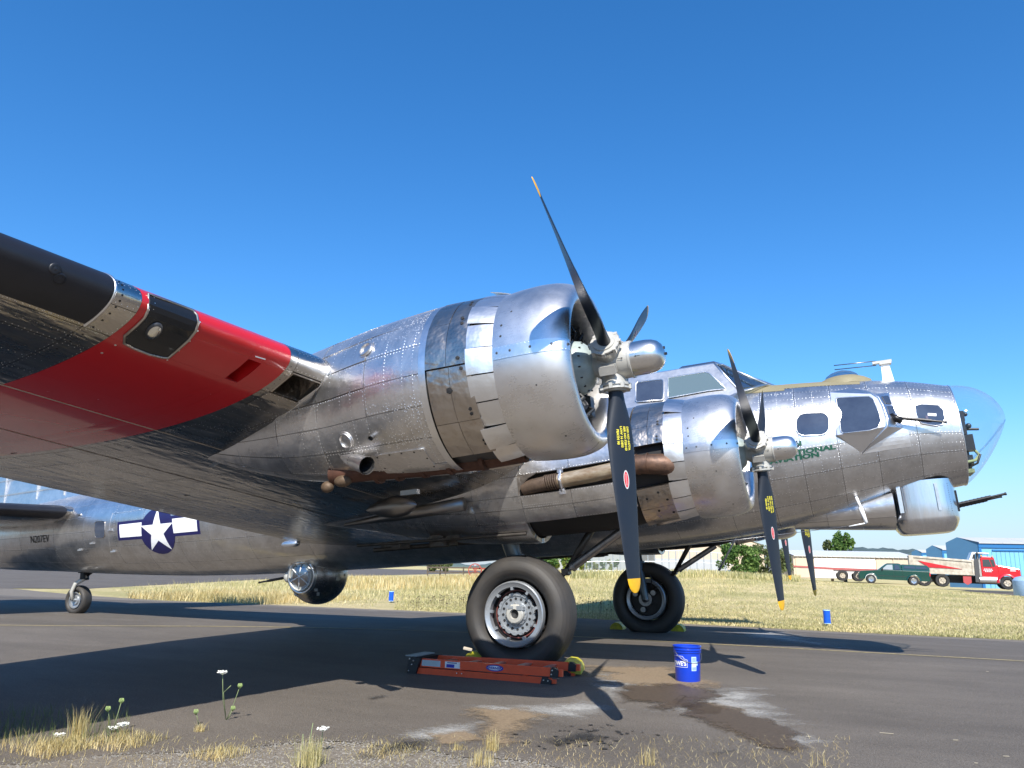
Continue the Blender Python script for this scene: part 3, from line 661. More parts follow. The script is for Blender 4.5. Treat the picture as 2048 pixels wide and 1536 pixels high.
# ---------------------------------------------------------------- tail: stabiliser, fin, tail wheel
def SS(y, c):
    y = np.asarray(y, float); c = np.asarray(c, float); le = -11.15-.22*(y-.6); te = -14.6+.06*(y-.6); ch_ = le-te; f = c*c
    t = .115; yt = 5*t*ch_*(.2969*np.sqrt(f)-.126*f-.3516*f**2+.2843*f**3-.1036*f**4)
    return np.stack([le-ch_*f, -y, 2.46+0*y+np.sign(c)*yt], -1)
stb = part('stabilizer')
panels(SS, [.5, 1.6, 2.8, 4.0, 5.2, 6.3], [-1, -.78, -.5, -.26, 0, .26, .5, .78, 1], stb, 'stabilizer_panel', A_WING, 4, 6, .002, -1, riv=None)
V, F = shell(SS, np.linspace(.95, 6.3, 12), np.linspace(-.27, .27, 16), -1, lift=.012); obj('deicer_boot', V, F, BLK, stb)
s2 = copy_tree(stb, AP); s2.scale = (1, -1, 1)
fin = part('tail_fin'); ol = [(-7.4, 3.10), (-8.6, 3.28), (-10.0, 3.55), (-11.4, 4.05), (-12.6, 4.75), (-13.4, 5.2), (-14.3, 5.45), (-16.3, 5.35), (-17.0, 4.6), (-17.2, 3.2), (-17.0, 2.5)]
n = len(ol); V = []; F = []
base = [(x, 2.7) for x, z in ol]
for k, (f_, th) in enumerate(((0, .34), (.35, .26), (.7, .15), (.92, .07), (1, .012))):
    for sgn_ in (-1, 1):
        for i, (x, z) in enumerate(ol):
            zb = 2.75; e = min(1, i/2.5)*min(1, (n-1-i)/2.5); V.append((x, sgn_*(th*(.12+.88*e)), zb+(z-zb)*f_))
for k in range(4):
    for i in range(n-1):
        a0 = k*2*n+i; a1 = (k+1)*2*n+i; F.append((a0, a0+1, a1+1, a1)); F.append((a0+n, a1+n, a1+n+1, a0+n+1))
k = 4*2*n
for i in range(n-1): F.append((k+i, k+i+1, k+n+i+1, k+n+i))
obj('fin_skin', V, F, A_FUS, fin, auto=30)
b = MB()
for z, x0, x1 in ((3.15, -9, -16.5), (3.5, -10.4, -16.6), (3.9, -11.2, -16.7)): b.box(((x0+x1)/2, -.335 if z < 3.2 else -.30, z), (x0-x1, .006, .02))
for x in (-11.3, -12.2, -13.1, -14.2): b.box((x, -.315, 3.4), (.02, .05, .9))
b.o('fin_seam_strip', A_FUS, fin)
tw = part('tail_gear'); tz = ub(157, 1200, 1, 0); TX = tz[0]; TZ = tz[2]
def tyre(par, c, Rt, wd_, ri, flat=None, name='tyre', matt=RUB):
    b = MB(); pr = []
    for t in np.linspace(-150, 150, 121):
        a = R(t); r_ = (Rt+ri)/2+(Rt-ri)/2*math.cos(a)+.006*Rt*(math.exp(-((abs(t)-58)/2.5)**2)+math.exp(-((abs(t)-84)/2.2)**2)+.8*math.exp(-((abs(t)-104)/2.2)**2)-1.2*math.exp(-((abs(t)-34)/1.6)**2)-1.2*math.exp(-((abs(t)-14)/1.6)**2)); y = wd_/2*math.copysign(abs(math.sin(a))**.75, a)*(1.0 if abs(t) < 90 else .55+.45*abs(math.sin(a)))
        pr.append((y, r_))
    b.rev(pr, (0, 0, 0), 'Y', 72)
    V = []
    for v in b.V:
        x, y, z = v
        if flat is not None and z < -flat: y *= 1+(-flat-z)*.8; z = -flat
        elif flat is not None and z < -flat*.55: y *= 1+.05*((-flat*.55-z)/(flat*.45))
        V.append((x, y, z))
    o = obj(name, V, b.F, matt, par); o.location = c; o.rotation_euler = (0, TH, 0); return o
cz = None
tc_ = A_([TX, 0, TZ]); wzz = b2w(tc_)
tyre(tw, tc_, wzz[2]+.01, .24, .17, None)
b = MB(); b.rev([(-.08, .001), (-.09, .09), (-.06, .11), (-.075, .165), (-.10, .175), (-.10, .15)], tc_, 'Y', 30); b.rev([(-.15, .001), (-.15, .035), (-.08, .035)], tc_, 'Y', 14); b.o('tail_wheel_hub', RIMM, tw, True, auto=40)
b = MB(); b.tube([tc_+A_([0, -.15, 0]), tc_+A_([-.02, -.17, .18]), tc_+A_([.04, -.14, .34]), tc_+A_([.14, -.05, .43]), tc_+A_([.2, 0, .5])], [.035, .04, .045, .05, .06], 10); b.o('tail_wheel_fork', HUBG, tw, True)
b = MB(); b.tube([tc_+A_([.2, 0, .42]), tc_+A_([.14, 0, .72]), tc_+A_([.10, 0, .9])], [.055, .065, .08], 10); b.tube([tc_+A_([.2, 0, .5]), tc_+A_([.85, .05, .86])], .03, 8); b.tube([tc_+A_([.25, -.06, .6]), tc_+A_([.9, -.08, .84])], .022, 8); b.box(tc_+A_([.12, 0, .66]), (.16, .2, .18)); b.box(tc_+A_([.2, -.1, .5]), (.1, .06, .14)); b.o('tail_strut', BLKM, tw, True, auto=40)
# ---------------------------------------------------------------- wing
def wing_pt(y, c):
    y = np.asarray(y, float); c = np.asarray(c, float); le = 1.1-.15*y; te = -5.17+.07*y; zl = 1.637+.075*y; zt_ = 1.25+.085*y
    tip = np.clip((y-14.2)/1.6, 0, 1); sh = np.sqrt(np.clip(1-tip*tip, 0.0004, 1)); mid = (le+te)/2; le = mid+(le-mid)*sh; te = mid+(te-mid)*sh
    ch_ = le-te; f = c*c; t = (.175-.072*y/15.8)*(.35+.65*sh)
    yt = 5*t*ch_*(.2969*np.sqrt(f)-.126*f-.3516*f**2+.2843*f**3-.1030*f**4)
    return np.stack([le-ch_*f, -y+0*c, zl+(zt_-zl)*f+np.sign(c)*yt*np.where(c < 0, 1.0, 1.0)], -1)
SW = wing_pt
wing = part('wing'); wriv = Rivets()
YI, YO = 7.585, 8.89            # red band
ys = [1.0, 2.05, 3.1, 4.2, 5.2, 6.2, 7.125, 7.505, YI]
cs = [-1, -.93, -.86, -.785, -.72, -.61, -.48, -.34, -.255, -.105, .08, .26, .45, .62, .82, 1]
panels(SW, ys, cs, wing, 'wing_panel', A_WING, 6, 5, .0018, -1, .012, skip=lambda i, j, y, c: 7.125 < y < 7.505 and -.255 < c < -.105, riv=wriv, sp=.04, bulge=.0020, tilt=.0018)
panels(SW, [YI, 7.81, 7.935, YO], [-1, -.785, -.48, -.262, -.118, .08, .3, .62, 1], wing, 'red_panel', RED, 8, 12, .0004, -1, .012, skip=lambda i, j, y, c: i == 1 and j == 3, bulge=.0012, tilt=.0003)
panels(SW, [YO, 9.085, 10.3, 11.5, 12.8, 14.2, 15.2, 15.79], cs, wing, 'wing_panel', A_WING, 6, 5, .0018, -1, .012, riv=wriv, sp=.04, bulge=.0020, tilt=.0018)
for cc_ in (-.245, -.30, -.43, -.545, -.555, -.67, -.79, -.885):
    y = np.linspace(1.1, 15, 160); p, n = surf(SW, y, 0*y+cc_)
    k = (y < YI) | (y > YO); p1, n1 = p[y < YI], n[y < YI]; p2, n2 = p[y > YO], n[y > YO]
    wriv.row(p1-n1*.005, -n1, .045); wriv.row(p2-n2*.005, -n2, .045)
for y0 in (5.7, 6.75, 7.35, 9.7, 10.9, 12.1):
    c = np.linspace(-.98, -.2, 50); p, n = surf(SW, y0+0*c, c); wriv.row(p-n*.005, -n, .05)
wriv.build('rivet_rows', RIV, wing, .0040, .0022)
for cc_ in (-.56, -.735):       # stiffener strips along the span under the wing
    y = np.linspace(1.2, 14, 60); p, n = surf(SW, y, 0*y+cc_); b = MB(); b.tube([tuple(q) for q in (p-n*.004)], .006, 5, False); b.o('seam_strip', A_WORN, wing, True)
V, F = shell(SW, np.linspace(9.10, 15.0, 30), np.linspace(-.235, .27, 22), -1, lift=.016); obj('deicer_boot', V, F, BLK, wing)
c = np.linspace(-.245, .27, 24); p, n = surf(SW, 0*c+9.085, c); b = MB(); b.tube([tuple(q) for q in p-n*.010], .011, 6, False); b.o('boot_edge_strip', A_FLAP, wing, True)
def bolts(name, S, us, vs_, r, mat, par, lift=.006, sgn=-1):
    Rv = Rivets(); p, n = surf(S, np.asarray(us, float), np.asarray(vs_, float)); Rv.P = [p+n*sgn*lift]; Rv.N = [n*sgn]; o = Rv.build(name, mat, par, r, .004); return o
bolts('screw_row', SW, [9.03]*12, np.linspace(-.37, .1, 12), .009, BLKM, wing)
bolts('screw_row', SW, [8.80]*9, np.linspace(-.33, .05, 9), .010, RIV, wing)
def wp(px, py, g=(8, -.3)): return solve(SW, px, py, g, (1, -.99), (15, .6))
def wdec(name, uv, mat, lift=.008, th=.004, sub=1):
    V, F = decal(SW, uv, th, -1, lift, sub); return obj(name, V, F, mat, wing, False)
# landing light
lu = [wp(x, y, (8.5, -.2)) for x, y in ((295, 590), (295, 618), (288, 634), (273, 649), (249, 669), (248, 684), (267, 694), (298, 706), (325, 713), (337, 713), (357, 696), (376, 679), (390, 661), (395, 645), (392, 632), (384, 623), (347, 609), (308, 595))]
wdec('landing_light_glass', lu, pm('landing_glass', (.014, .015, .017), .04, spec=.5), .010, .008, 1)
P, N = surf(SW, np.array([q[0] for q in lu]), np.array([q[1] for q in lu])); P = P-N*.012
b = MB(); b.tube([tuple(q) for q in P]+[tuple(P[0]), tuple(P[1])], .010, 6, False); b.o('light_frame', A_WORN, wing, True)
lc = np.mean(np.array(lu), 0); lb = [np.array(q)+(np.array(q)-lc)*.10 for q in lu[9:16]]; bolts('screw_row', SW, [q[0] for q in lb], [q[1] for q in lb], .007, RIV, wing)
lq = wp(307, 660, (8.6, -.2)); P, N = surf(SW, np.array([lq[0]]), np.array([lq[1]])); P = P-N*.010; qn = Vector(-N[0]).to_track_quat('Z', 'Y').to_matrix(); pc = Vector(P[0])
for pr, mt, nm in (([(.0, .085), (.022, .075), (.026, .062)], CORE, 'light_ring'), ([(.026, .064), (.036, .05), (.045, .03), (.048, .001)], pm('lamp_reflector', (.85, .83, .75), .06, 1), 'lamp')):
    b = MB(); b.rev(pr, (0, 0, 0), 'Z', 24); b.V = [tuple(pc+qn@Vector((v[0]*.62, v[1]*.95, v[2]*.7))) for v in b.V]; b.o(nm, mt, wing, True)
# leading edge intakes
def duct(u0, u1, v0, v1, deep, mat, frm, inner, fr_w=.05, name='air_intake'):
    uv = [(u0, v0), (u1, v0), (u1, v1), (u0, v1)]
    P, N = surf(SW, np.array([q[0] for q in uv]), np.array([q[1] for q in uv])); N = -N; nm = N.mean(0); nm /= np.linalg.norm(nm)
    dirn = -nm*.55+A_([-.8, 0, .1]); dirn /= np.linalg.norm(dirn)
    c = P.mean(0); I = [c+(p-c)*.93 for p in P]; O = [p+nm*.004 for p in P]
    J = [p+nm*.010 for p in I]; K = [c+(p-c)*.60+dirn*deep for p in P]
    b = MB(); b.add(O+J, [(i, (i+1) % 4, 4+(i+1) % 4, 4+i) for i in range(4)]); b.o(name+'_rim', frm, wing)
    b = MB(); b.add(J+K, [(i, (i+1) % 4, 4+(i+1) % 4, 4+i) for i in range(4)]); b.o(name+'_duct', inner, wing)
    b = MB(); b.add(K, [(0, 1, 2, 3)]); b.o(name+'_throat', DARK, wing)
duct(7.13, 7.50, -.25, -.11, .35, A_WORN, A_WORN, A_WORN)
duct(7.81, 7.935, -.262, -.118, .22, RED, RED, RED, name='red_intake')
bolts('screw_row', SW, [7.08]*7+[7.55]*7, list(np.linspace(-.27, -.08, 7))*2, .006, BLKM, wing)
wdec('white_label', [wp(510, 711), wp(530, 717), wp(530, 719), wp(510, 713)], WHT, .008, .003, 0)
for (px, py) in ((32, 905), (378, 990), (475, 1014)):
    q = wp(px, py, (6, -.7)); P, N = surf(SW, q[:1], q[1:]); b = MB(); b.box(P[0]+N[0]*.03, (.13, .02, .07)); b.box(P[0]+N[0]*.05+A_([-.05, 0, 0]), (.04, .03, .09)); b.o('aileron_horn', BLKM, wing)
for (px, py) in ((108, 538), (118, 556)):
    q = wp(px, py, (9.4, 0)); P, N = surf(SW, q[:1], q[1:]); b = MB(); qn_ = Vector(-N[0]).to_track_quat('Z', 'Y').to_matrix(); b.rev([(.014, .038), (.024, .034), (.018, .02), (.024, .008), (.024, .001)], (0, 0, 0), 'Z', 18); b.V = [tuple(Vector(P[0])+qn_@Vector(v)) for v in b.V]; b.o('boot_fitting', BLK, wing, True)
# unseen dark sheet added inside so nothing shows through the seams
b = MB(); b.add([(.2, -1, 1.72), (-1.0, -15.4, 2.78), (-4.0, -15.4, 2.66), (-4.2, -1, 1.36)], [(0, 1, 2, 3)]); b.o('seam_backing', DARK, wing)
# teardrop fairing and bleed duct under the inner wing
b = MB(); b.rev([(-.33, .001), (-.26, .045), (-.1, .10), (.06, .125), (.2, .10), (.30, .04), (.33, .001)], ub(782, 1015, 1, -5.), 'X', 20); b.o('fuel_vent_fairing', alu('shaded_aluminium', col=(.26, .25, .24), r0=.2, r1=.35, wave=.002, stain_amt=.4), wing, True)  # aluminium colour darkened to imitate the dark under the wing

# ---------------------------------------------------------------- nacelles
def mk_nac(y0, xs_n, tops, bots, hws):
    ft, fb, fh = hermite(xs_n, tops), hermite(xs_n, bots), hermite(xs_n, hws)
    def S(x, a):
        x = np.asarray(x, float); a = np.asarray(a, float); t, b, h = ft(x), fb(x), fh(x)
        return np.stack([x+0*a, y0-h*np.sin(a), (t+b)/2+(t-b)/2*np.cos(a)], -1)
    return S
S4 = mk_nac(-6.698, [-1.95, -1.5, -1.05, -.5, 0, .35, .7, 1.1, 1.5, 1.7], [1.95, 2.15, 2.3, 2.48, 2.57, 2.61, 2.635, 2.655, 2.65, 2.645], [1.75, 1.6, 1.46, 1.33, 1.275, 1.255, 1.245, 1.235, 1.245, 1.26], [.03, .14, .27, .41, .49, .585, .66, .695, .697, .692])
S3 = mk_nac(-3.233, [-3.0, -2.2, -1.2, -.3, .6, 1.4, 1.8, 2.15, 2.4], [1.9, 2.0, 2.12, 2.22, 2.29, 2.34, 2.355, 2.355, 2.347], [1.35, 1.2, 1.0, .87, .83, .84, .90, .945, .963], [.15, .40, .55, .62, .66, .685, .69, .692, .692])
def cowl(root, hx, y0, z0, tri):
    cp = [(-.735, .690), (-.60, .702), (-.46, .706), (-.34, .698), (-.25, .676), (-.19, .645), (-.155, .60), (-.155, .565), (-.175, .54), (-.23, .525), (-.32, .52), (-.42, .52)]
    L = np.r_[0, np.cumsum([math.hypot(cp[i+1][0]-cp[i][0], cp[i+1][1]-cp[i][1]) for i in range(len(cp)-1)])]
    fx_, fr_ = hermite(L, [p[0] for p in cp]), hermite(L, [p[1] for p in cp])
    # cubic through a turning profile: sample finely
    def S(u, a):
        u = np.asarray(u, float); a = np.asarray(a, float); x, r = fx_(u), fr_(u)
        return np.stack([hx+x+0*a, y0-r*np.sin(a), z0+r*np.cos(a)], -1)
    rv = Rivets()
    panels(S, [0, L[-1]], [D(-92), D(86), D(178), D(268)], root, 'cowl_panel', A_COWL, 34, 28, .003, -1, .010, bulge=.0008, tilt=.0015)
    # joint straps with screws
    for ad in (89, 271):
        us = np.linspace(.01, L[6], 14); V, F = shell(S, us, np.linspace(D(ad-4), D(ad+4), 5), -1, lift=.009); obj('cowl_strap', V, F, A_FLAP, root)
        bolts('cowl_screws', S, [.05, .16, .32, .48, .6], [D(ad-.2)]*5, .012, CORE, root, .010)
        for dd in (-3.4, 3.4):
            u_ = np.linspace(.02, L[6]-.02, 20); p, n = surf(S, u_, 0*u_+D(ad+dd)); rv.row(p-n*.009, -n, .03)
    bolts('cowl_holes', S, [.33, .08, .08, .42, .15], [D(112), D(78), D(70), D(150), D(60)], .012, DARK, root, .004)
    rv.build('rivet_rows', RIV, root, .0045, .002)
    # cowl flaps
    st_ = 16.8
    k = 0
    for a0 in np.arange(-2*st_-118, 360-2*st_-118-20, st_):
        a1 = a0+st_-.8
        am = (a0+a1)/2 % 360
        if 167 < am < 193: continue
        V = []; F = []; na, nx = 5, 3; o1, o2 = random.uniform(.018, .056), random.uniform(-.016, .016)
        for i in range(nx+1):
            for j in range(na+1):
                s_, t_ = i/nx, j/na; x = hx-.728-.205*s_; r = .693+(o1+o2*t_)*s_+.004*math.sin(PI*s_)
                aa = D(a0+(a1-a0)*t_); r2 = r-.006*abs(t_-.5)*s_
                V.append((x, y0-r2*math.sin(aa), z0+r2*math.cos(aa)))
        nn = (na+1); m_ = len(V)
        for i in range(nx+1):
            for j in range(na+1):
                x, y, z = V[i*nn+j]; d = math.hypot(y-y0, z-z0); V.append((x, y0+(y-y0)*(d-.006)/d, z0+(z-z0)*(d-.006)/d))
        for i in range(nx):
            for j in range(na): f = (i*nn+j, i*nn+j+1, (i+1)*nn+j+1, (i+1)*nn+j); F.append(f); F.append(tuple(m_+q_ for q_ in f[::-1]))
        edge = [(0, j) for j in range(na)]+[(i, na) for i in range(nx)]+[(nx, j) for j in range(na, 0, -1)]+[(i, 0) for i in range(nx, 0, -1)]
        for e in range(len(edge)):
            a_, b_ = edge[e], edge[(e+1) % len(edge)]; p_, q_ = a_[0]*nn+a_[1], b_[0]*nn+b_[1]; F.append((p_, p_+m_, q_+m_, q_))
        o = obj('cowl_flap', V, F, A_FLAP, root, auto=35); k += 1
    b = MB(); b.rev([(-.93, .64), (-.70, .66)], (hx, y0, z0), 'X', 40); b.o('cowl_inner_ring', CORE, root, True)
    b = MB(); b.rev([(-.70, .66), (-.42, .535), (-.40, .52), (-.50, .48), (-.52, .001)], (hx, y0, z0), 'X', 40); b.o('cowl_baffle', DARK, root, True)
def hole_row(S, root, pts, r=.016):
    bolts('access_holes', S, [p[0] for p in pts], [D(p[1]) for p in pts], r, DARK, root, .010)

# ---- outboard nacelle
n4 = part('outboard_nacelle'); HX4, HY4, HZ4 = 2.399, -6.698, 1.952
cowl(n4, HX4, HY4, HZ4, False)
V, F = shell(S4, np.linspace(-1.93, 1.64, 40), np.linspace(0, 2*PI, 41), -1, lift=-.03); obj('nacelle_core', V, F, CORE, n4)
rv = Rivets()
vs4 = [0, 26, 50, 72, 92, 112, 134, 158, 180, 205, 232, 262, 290, 320, 360]
panels(S4, [-1.9, -1.2, -.6, -.1, .48, 1.06], [D(v) for v in vs4], n4, 'nacelle_panel', A_NAC, 7, 5, .0022, -1, .010, riv=rv, sp=.030, bulge=.004, tilt=.008)
for x in (-.3, .06, .19, .32, .70, .88, .98):
    a = np.linspace(D(15), D(155), 60); p, n = surf(S4, x+0*a, a); rv.row(p-n*.006, -n, .03 if x > .1 else .04)
for k in range(260):     # dense rivet field near the firewall
    x, a = .45+.6*random.random()**.6, D(random.uniform(36, 62) if k % 2 else random.uniform(105, 140)); p, n = surf(S4, np.array([x, x+.001]), np.array([a, a])); rv.P.append(p[:1]-n[:1]*.006); rv.N.append(-n[:1])
rv.build('rivet_rows', RIV, n4, .0066, .004)
V, F = shell(S4, np.linspace(1.04, 1.10, 3), np.linspace(D(-40), D(200), 50), -1, lift=.011); obj('firewall_band', V, F, A_FLAP, n4)
# accessory panels between the flaps and the firewall
acc = [(-60, -8), (-8, 27), (27, 60), (60, 91)]
rv = Rivets()
for (a0, a1) in acc:
    panels(S4, [1.10, 1.285, 1.475], [D(a0), D(a1)], n4, 'accessory_panel', A_WORN, 6, 10, .0015, -1, .016, lift=.014, bulge=.005, tilt=.004)
panels(S4, [1.12, 1.31, 1.50], [D(92), D(126), D(152)], n4, 'accessory_panel', A_WORN, 6, 10, .002, -1, .02, lift=.022, bulge=.005, tilt=.004)
panels(S4, [1.10, 1.48], [D(v) for v in (200, 235, 270, 300)], n4, 'accessory_panel', A_WORN, 5, 8, .002, -1, .02, lift=.014, bulge=.004, tilt=.004)
bolts('access_holes', S4, [1.40, 1.405, 1.39, 1.40, 1.39], [D(v) for v in (37, 41, 57, 62, 87)], .017, DARK, n4, .022)
bolts('access_holes', S4, [1.42, 1.44, 1.44, 1.30, 1.46, 1.46], [D(v) for v in (94, 119, 122, 106, 141, 144)], .016, DARK, n4, .029)
bolts('access_holes', S4, [1.30], [D(106)], .028, DARK, n4, .028)
fl = [(7.17, .03), (7.165, -.06), (7.15, -.14), (7.165, -.226), (7.10, -.349), (6.90, -.484), (6.70, -.57), (6.50, -.644)]
P, N = surf(SW, np.array([q[0] for q in fl]), np.array([q[1] for q in fl])); P = P-N*.004
V = []; F = []
for k in range(len(P)):
    t_ = P[min(k+1, len(P)-1)]-P[max(k-1, 0)]; t_ /= np.linalg.norm(t_); sd_ = np.cross(t_, N[k])*.028; V += [P[k]-sd_-N[k]*.001, P[k]-N[k]*.010, P[k]+sd_-N[k]*.001]
for k in range(len(P)-1): F += [(3*k, 3*k+1, 3*k+4, 3*k+3), (3*k+1, 3*k+2, 3*k+5, 3*k+4)]
obj('fillet_strip', V, F, A_FLAP, n4)
# lower rear access door, ports and scoops
panels(S4, [.42, .92], [D(141), D(166)], n4, 'access_door', A_NAC, 8, 6, .002, -1, .016, lift=.016, bulge=.003)
bolts('screw_row', S4, [.45, .58, .70, .82, .9, .9, .45, .58], [D(v) for v in (143, 142.5, 142.5, 143, 150, 160, 155, 163)], .009, BLKM, n4, .018)
def ringport(S, px, py, r, g, par, n=2, root_ry=1.0):
    q = solve(S, px, py, g, (-3, -1), (2.4, PI)); P, N = surf(S, q[:1], q[1:]); qn = Vector(-N[0]).to_track_quat('Z', 'Y').to_matrix()
    b = MB(); b.rev([(.004, r*1.25), (.010, r*1.22), (.010, r*1.05), (.022, r), (.022, r*.86), (.008, r*.8), (.010, r*.4), (.010, .001)], (0, 0, 0), 'Z', 28); b.V = [tuple(Vector(P[0])+qn@Vector(v)) for v in b.V]; return b.o('inspection_port', A_NAC, par, True, auto=30)
ringport(S4, 693, 881, .066, (.3, 1.9), n4); ringport(S4, 733, 700, .066, (.5, 1.0), n4)
q = solve(S4, 746, 872, (.5, 1.8), (-3, -1), (2.4, PI)); P, N = surf(S4, q[:1], q[1:]); b = MB(); b.tube([P[0], P[0]-N[0]*.05+A_([.01, 0, 0])], .022, 12, False); b.o('drain_tube', STEEL, n4, True); b = MB(); b.tube([P[0], P[0]-N[0]*.035], .015, 10); b.o('drain_bore', DARK, n4)
def scoop(p0, p1, r, par, mat=A_NAC):
    p0, p1 = Vector(p0), Vector(p1); d = (p1-p0); b = MB(); b.tube([p0-d*.5, p0, p0+d*.5, p1], [r*.25, r*.75, r*.95, r], 20, False); 
    b.tube([p1-d*.06, p1-d*.02, p1+d*.03], [r*1.0, r*1.06, r*1.04], 20, False); b.o('air_scoop', mat, par, True)
    b = MB(); b.tube([p1-d*.01, p0+d*.4], [r*.9, r*.8], 16, False); b.tube([p0+d*.2, p0+d*.4], r*.84, 16); b.o('scoop_throat', DARK, par)
scoop(ub(700, 920, 1, -7.10), ub(733, 931, 1, -7.18), .072, n4)
# exhaust along the belly and the turbo hood
b = MB(); b.tube([(1.62, -6.72, 1.345), (1.2, -6.76, 1.305), (.7, -6.80, 1.30), (.2, -6.84, 1.315), (-.15, -6.85, 1.33)], [.10, .085, .08, .08, .09], 14)
for x in (1.3, 1.0, .75, .5, .3): b.tube([(x, -6.79, 1.30), (x-.035, -6.79, 1.30)], .092, 14)
b.o('exhaust_pipe', pm('shaded_rust', (.10, .045, .03), .6, .4, noise=.4, nscale=9), n4, True, auto=50)  # rust colour darkened to imitate the deep shadow under the nacelle
b = MB(); b.ball(ub(655, 974, 1, -6.88), .056, 16, 10, (1.1, .8, .9)); b.ball(ub(686, 962, 1, -6.90), .066, 16, 10, (1.3, .8, .8)); b.o('turbo_hood', pm('hood_tan_shaded', (.12, .08, .05), .6, .3, noise=.4, nscale=14), n4, True)  # tan darkened in the colour for the shade it hangs in
b = MB(); b.box(ub(820, 985, 1, -6.75), (.16, .05, .04)); b.o('exhaust_shroud', MATS['shaded_aluminium'], n4, True, auto=50)

# ---- inboard nacelle
n3 = part('inboard_nacelle'); HX3, HY3, HZ3 = 3.076, -3.233, 1.655
cowl(n3, HX3, HY3, HZ3, False)
V, F = shell(S3, np.linspace(-3.0, 2.3, 40), np.linspace(0, 2*PI, 41), -1, lift=-.075); obj('nacelle_core', V, F, DARK, n3)  # near-black so the shallow wheel well and slot look deep in shade
rv = Rivets()
us3 = [-2.9, -2.0, -1.1, -.3, .36, 1.0, 1.74]
vs3 = [0, 24, 46, 66, 87, 106, 119, 134, 158, 180, 226, 254, 280, 310, 360]
def skip3(i, j, u, v):
    vd = math.degrees(v)
    if .36 < u < 1.74 and 87 < vd < 106: return True
    if .36 < u < 1.74 and 134 < vd < 226: return True
    return False
panels(S3, us3, [D(v) for v in vs3], n3, 'nacelle_panel', A_NAC, 6, 5, .0022, -1, .05, skip=skip3, riv=rv, sp=.035, bulge=.004, tilt=.006)
for dv in (115.5, 117.5): u_ = np.linspace(-.2, 1.72, 60); p, n = surf(S3, u_, 0*u_+D(dv)); rv.row(p-n*.006, -n, .022)
rv.build('rivet_rows', RIV, n3, .006, .003)
# rounded rear end of the pipe slot
V, F = decal(S3, [(.34, D(86)), (.62, D(86)), (.48, D(90.5)), (.40, D(96)), (.36, D(101)), (.34, D(107))], .03, -1, .009, 0); obj('slot_corner', V, F, A_WORN, n3, False)
panels(S3, [1.76, 1.96, 2.15], [D(v) for v in (-60, -20, 10, 40, 62, 80)], n3, 'accessory_panel', A_WORN, 5, 8, .002, -1, .04, lift=.012, bulge=.005, tilt=.004)
panels(S3, [1.76, 2.15], [D(v) for v in (118, 140, 165)], n3, 'accessory_panel', A_WORN, 5, 8, .002, -1, .05, lift=.010, bulge=.005, tilt=.004)
panels(S3, [1.76, 2.15], [D(v) for v in (200, 230, 265, 300)], n3, 'accessory_panel', A_WORN, 5, 8, .002, -1, .04, lift=.010, bulge=.004, tilt=.004)
bolts('access_holes', S3, [2.08, 2.08, 2.07, 2.07], [D(v) for v in (58, 61, 74, 77)], .015, DARK, n3, .018)
bolts('access_holes', S3, [2.08, 2.0, 1.86, 2.1, 1.95], [D(v) for v in (133, 124, 128, 150, 144)], .017, DARK, n3, .016)
def s3(x, ad, off=0.): P, N = surf(S3, np.array([x]), np.array([D(ad)])); return tuple((P-N*off)[0])
b = MB(); b.tube([s3(.40, 100, -.06), s3(.52, 98.5, -.035), s3(.70, 97.5, -.03)], [.085, .088, .088], 18)
for i in range(6): b.tube([s3(.70+i*.028, 97.4, -.03), s3(.715+i*.028, 97.3, -.03)], .098, 18)
b.o('exhaust_bellows', pm('scorched_steel', (.22, .16, .12), .45, .7, noise=.4, nscale=12), n3, True, auto=50)
b = MB(); b.tube([s3(.86, 97.2, -.03), s3(1.2, 96.5, -.03), s3(1.64, 95.5, -.035)], .088, 22); b.o('exhaust_pipe', PIPE, n3, True, auto=60)
b = MB(); b.tube([s3(.885, 97.2, -.03), s3(.92, 97.1, -.03)], .096, 22); p0 = Vector(s3(.90, 88, .012)); p1 = Vector(s3(.90, 107, .012)); b.tube([p0, Vector(s3(.90, 97, .075)), p1], .014, 6); b.box(p0, (.07, .02, .06)); b.box(p1, (.07, .02, .06)); b.o('pipe_clamp', A_FLAP, n3)
b = MB(); b.tube([s3(1.62, 95.6, -.03), s3(1.80, 95.5, -.015), s3(1.96, 97.5, -.01), s3(2.10, 100, -.03), s3(2.2, 104, -.10)], [.10, .108, .112, .12, .11], 20); b.tube([s3(1.80, 95.6, -.02), s3(1.835, 95.6, -.02)], .118, 20); b.tube([s3(1.94, 96.8, -.01), s3(1.955, 96.9, -.01)], .12, 20); b.o('exhaust_elbow', RUST, n3, True, auto=50)
# turbo cooling duct alongside, with its end cone; wheel well details
b = MB(); b.tube([ub(690, 1050, 1, -4.05), ub(800, 1030, 1, -4.0), ub(928, 1008, 1, -3.95)], [.02, .07, .085], 16); b.o('intercooler_duct', MATS['shaded_aluminium'], n3, True)
b = MB(); b.tube([ub(936, 1026, 1, -3.9), ub(946, 1020, 1, -3.9)], [.02, .05], 14); b.o('duct_cone', HUBG, n3, True)
b = MB(); q = ub(1000, 1046, 1, -3.6)
for k in range(16): b.box((random.uniform(-2.2, 0), -3.233+random.uniform(-.4, .4), random.uniform(.92, 1.02)), (random.uniform(.1, .5), random.uniform(.03, .1), random.uniform(.03, .1)), random.uniform(-.2, .2))
b.tube([(-2.2, -3.5, .98), (.3, -3.6, .93)], .02); b.tube([(-2.2, -3.1, .93), (.3, -3.0, .93)], .03); b.rev([(-.02, .12), (.12, .12), (.14, .08), (.14, .001)], (-1.0, -3.4, .9), 'Z', 16)
b.o('turbo_supercharger', pm('sooty_metal', (.10, .09, .08), .5, .6, noise=.4), n3, True, auto=40)

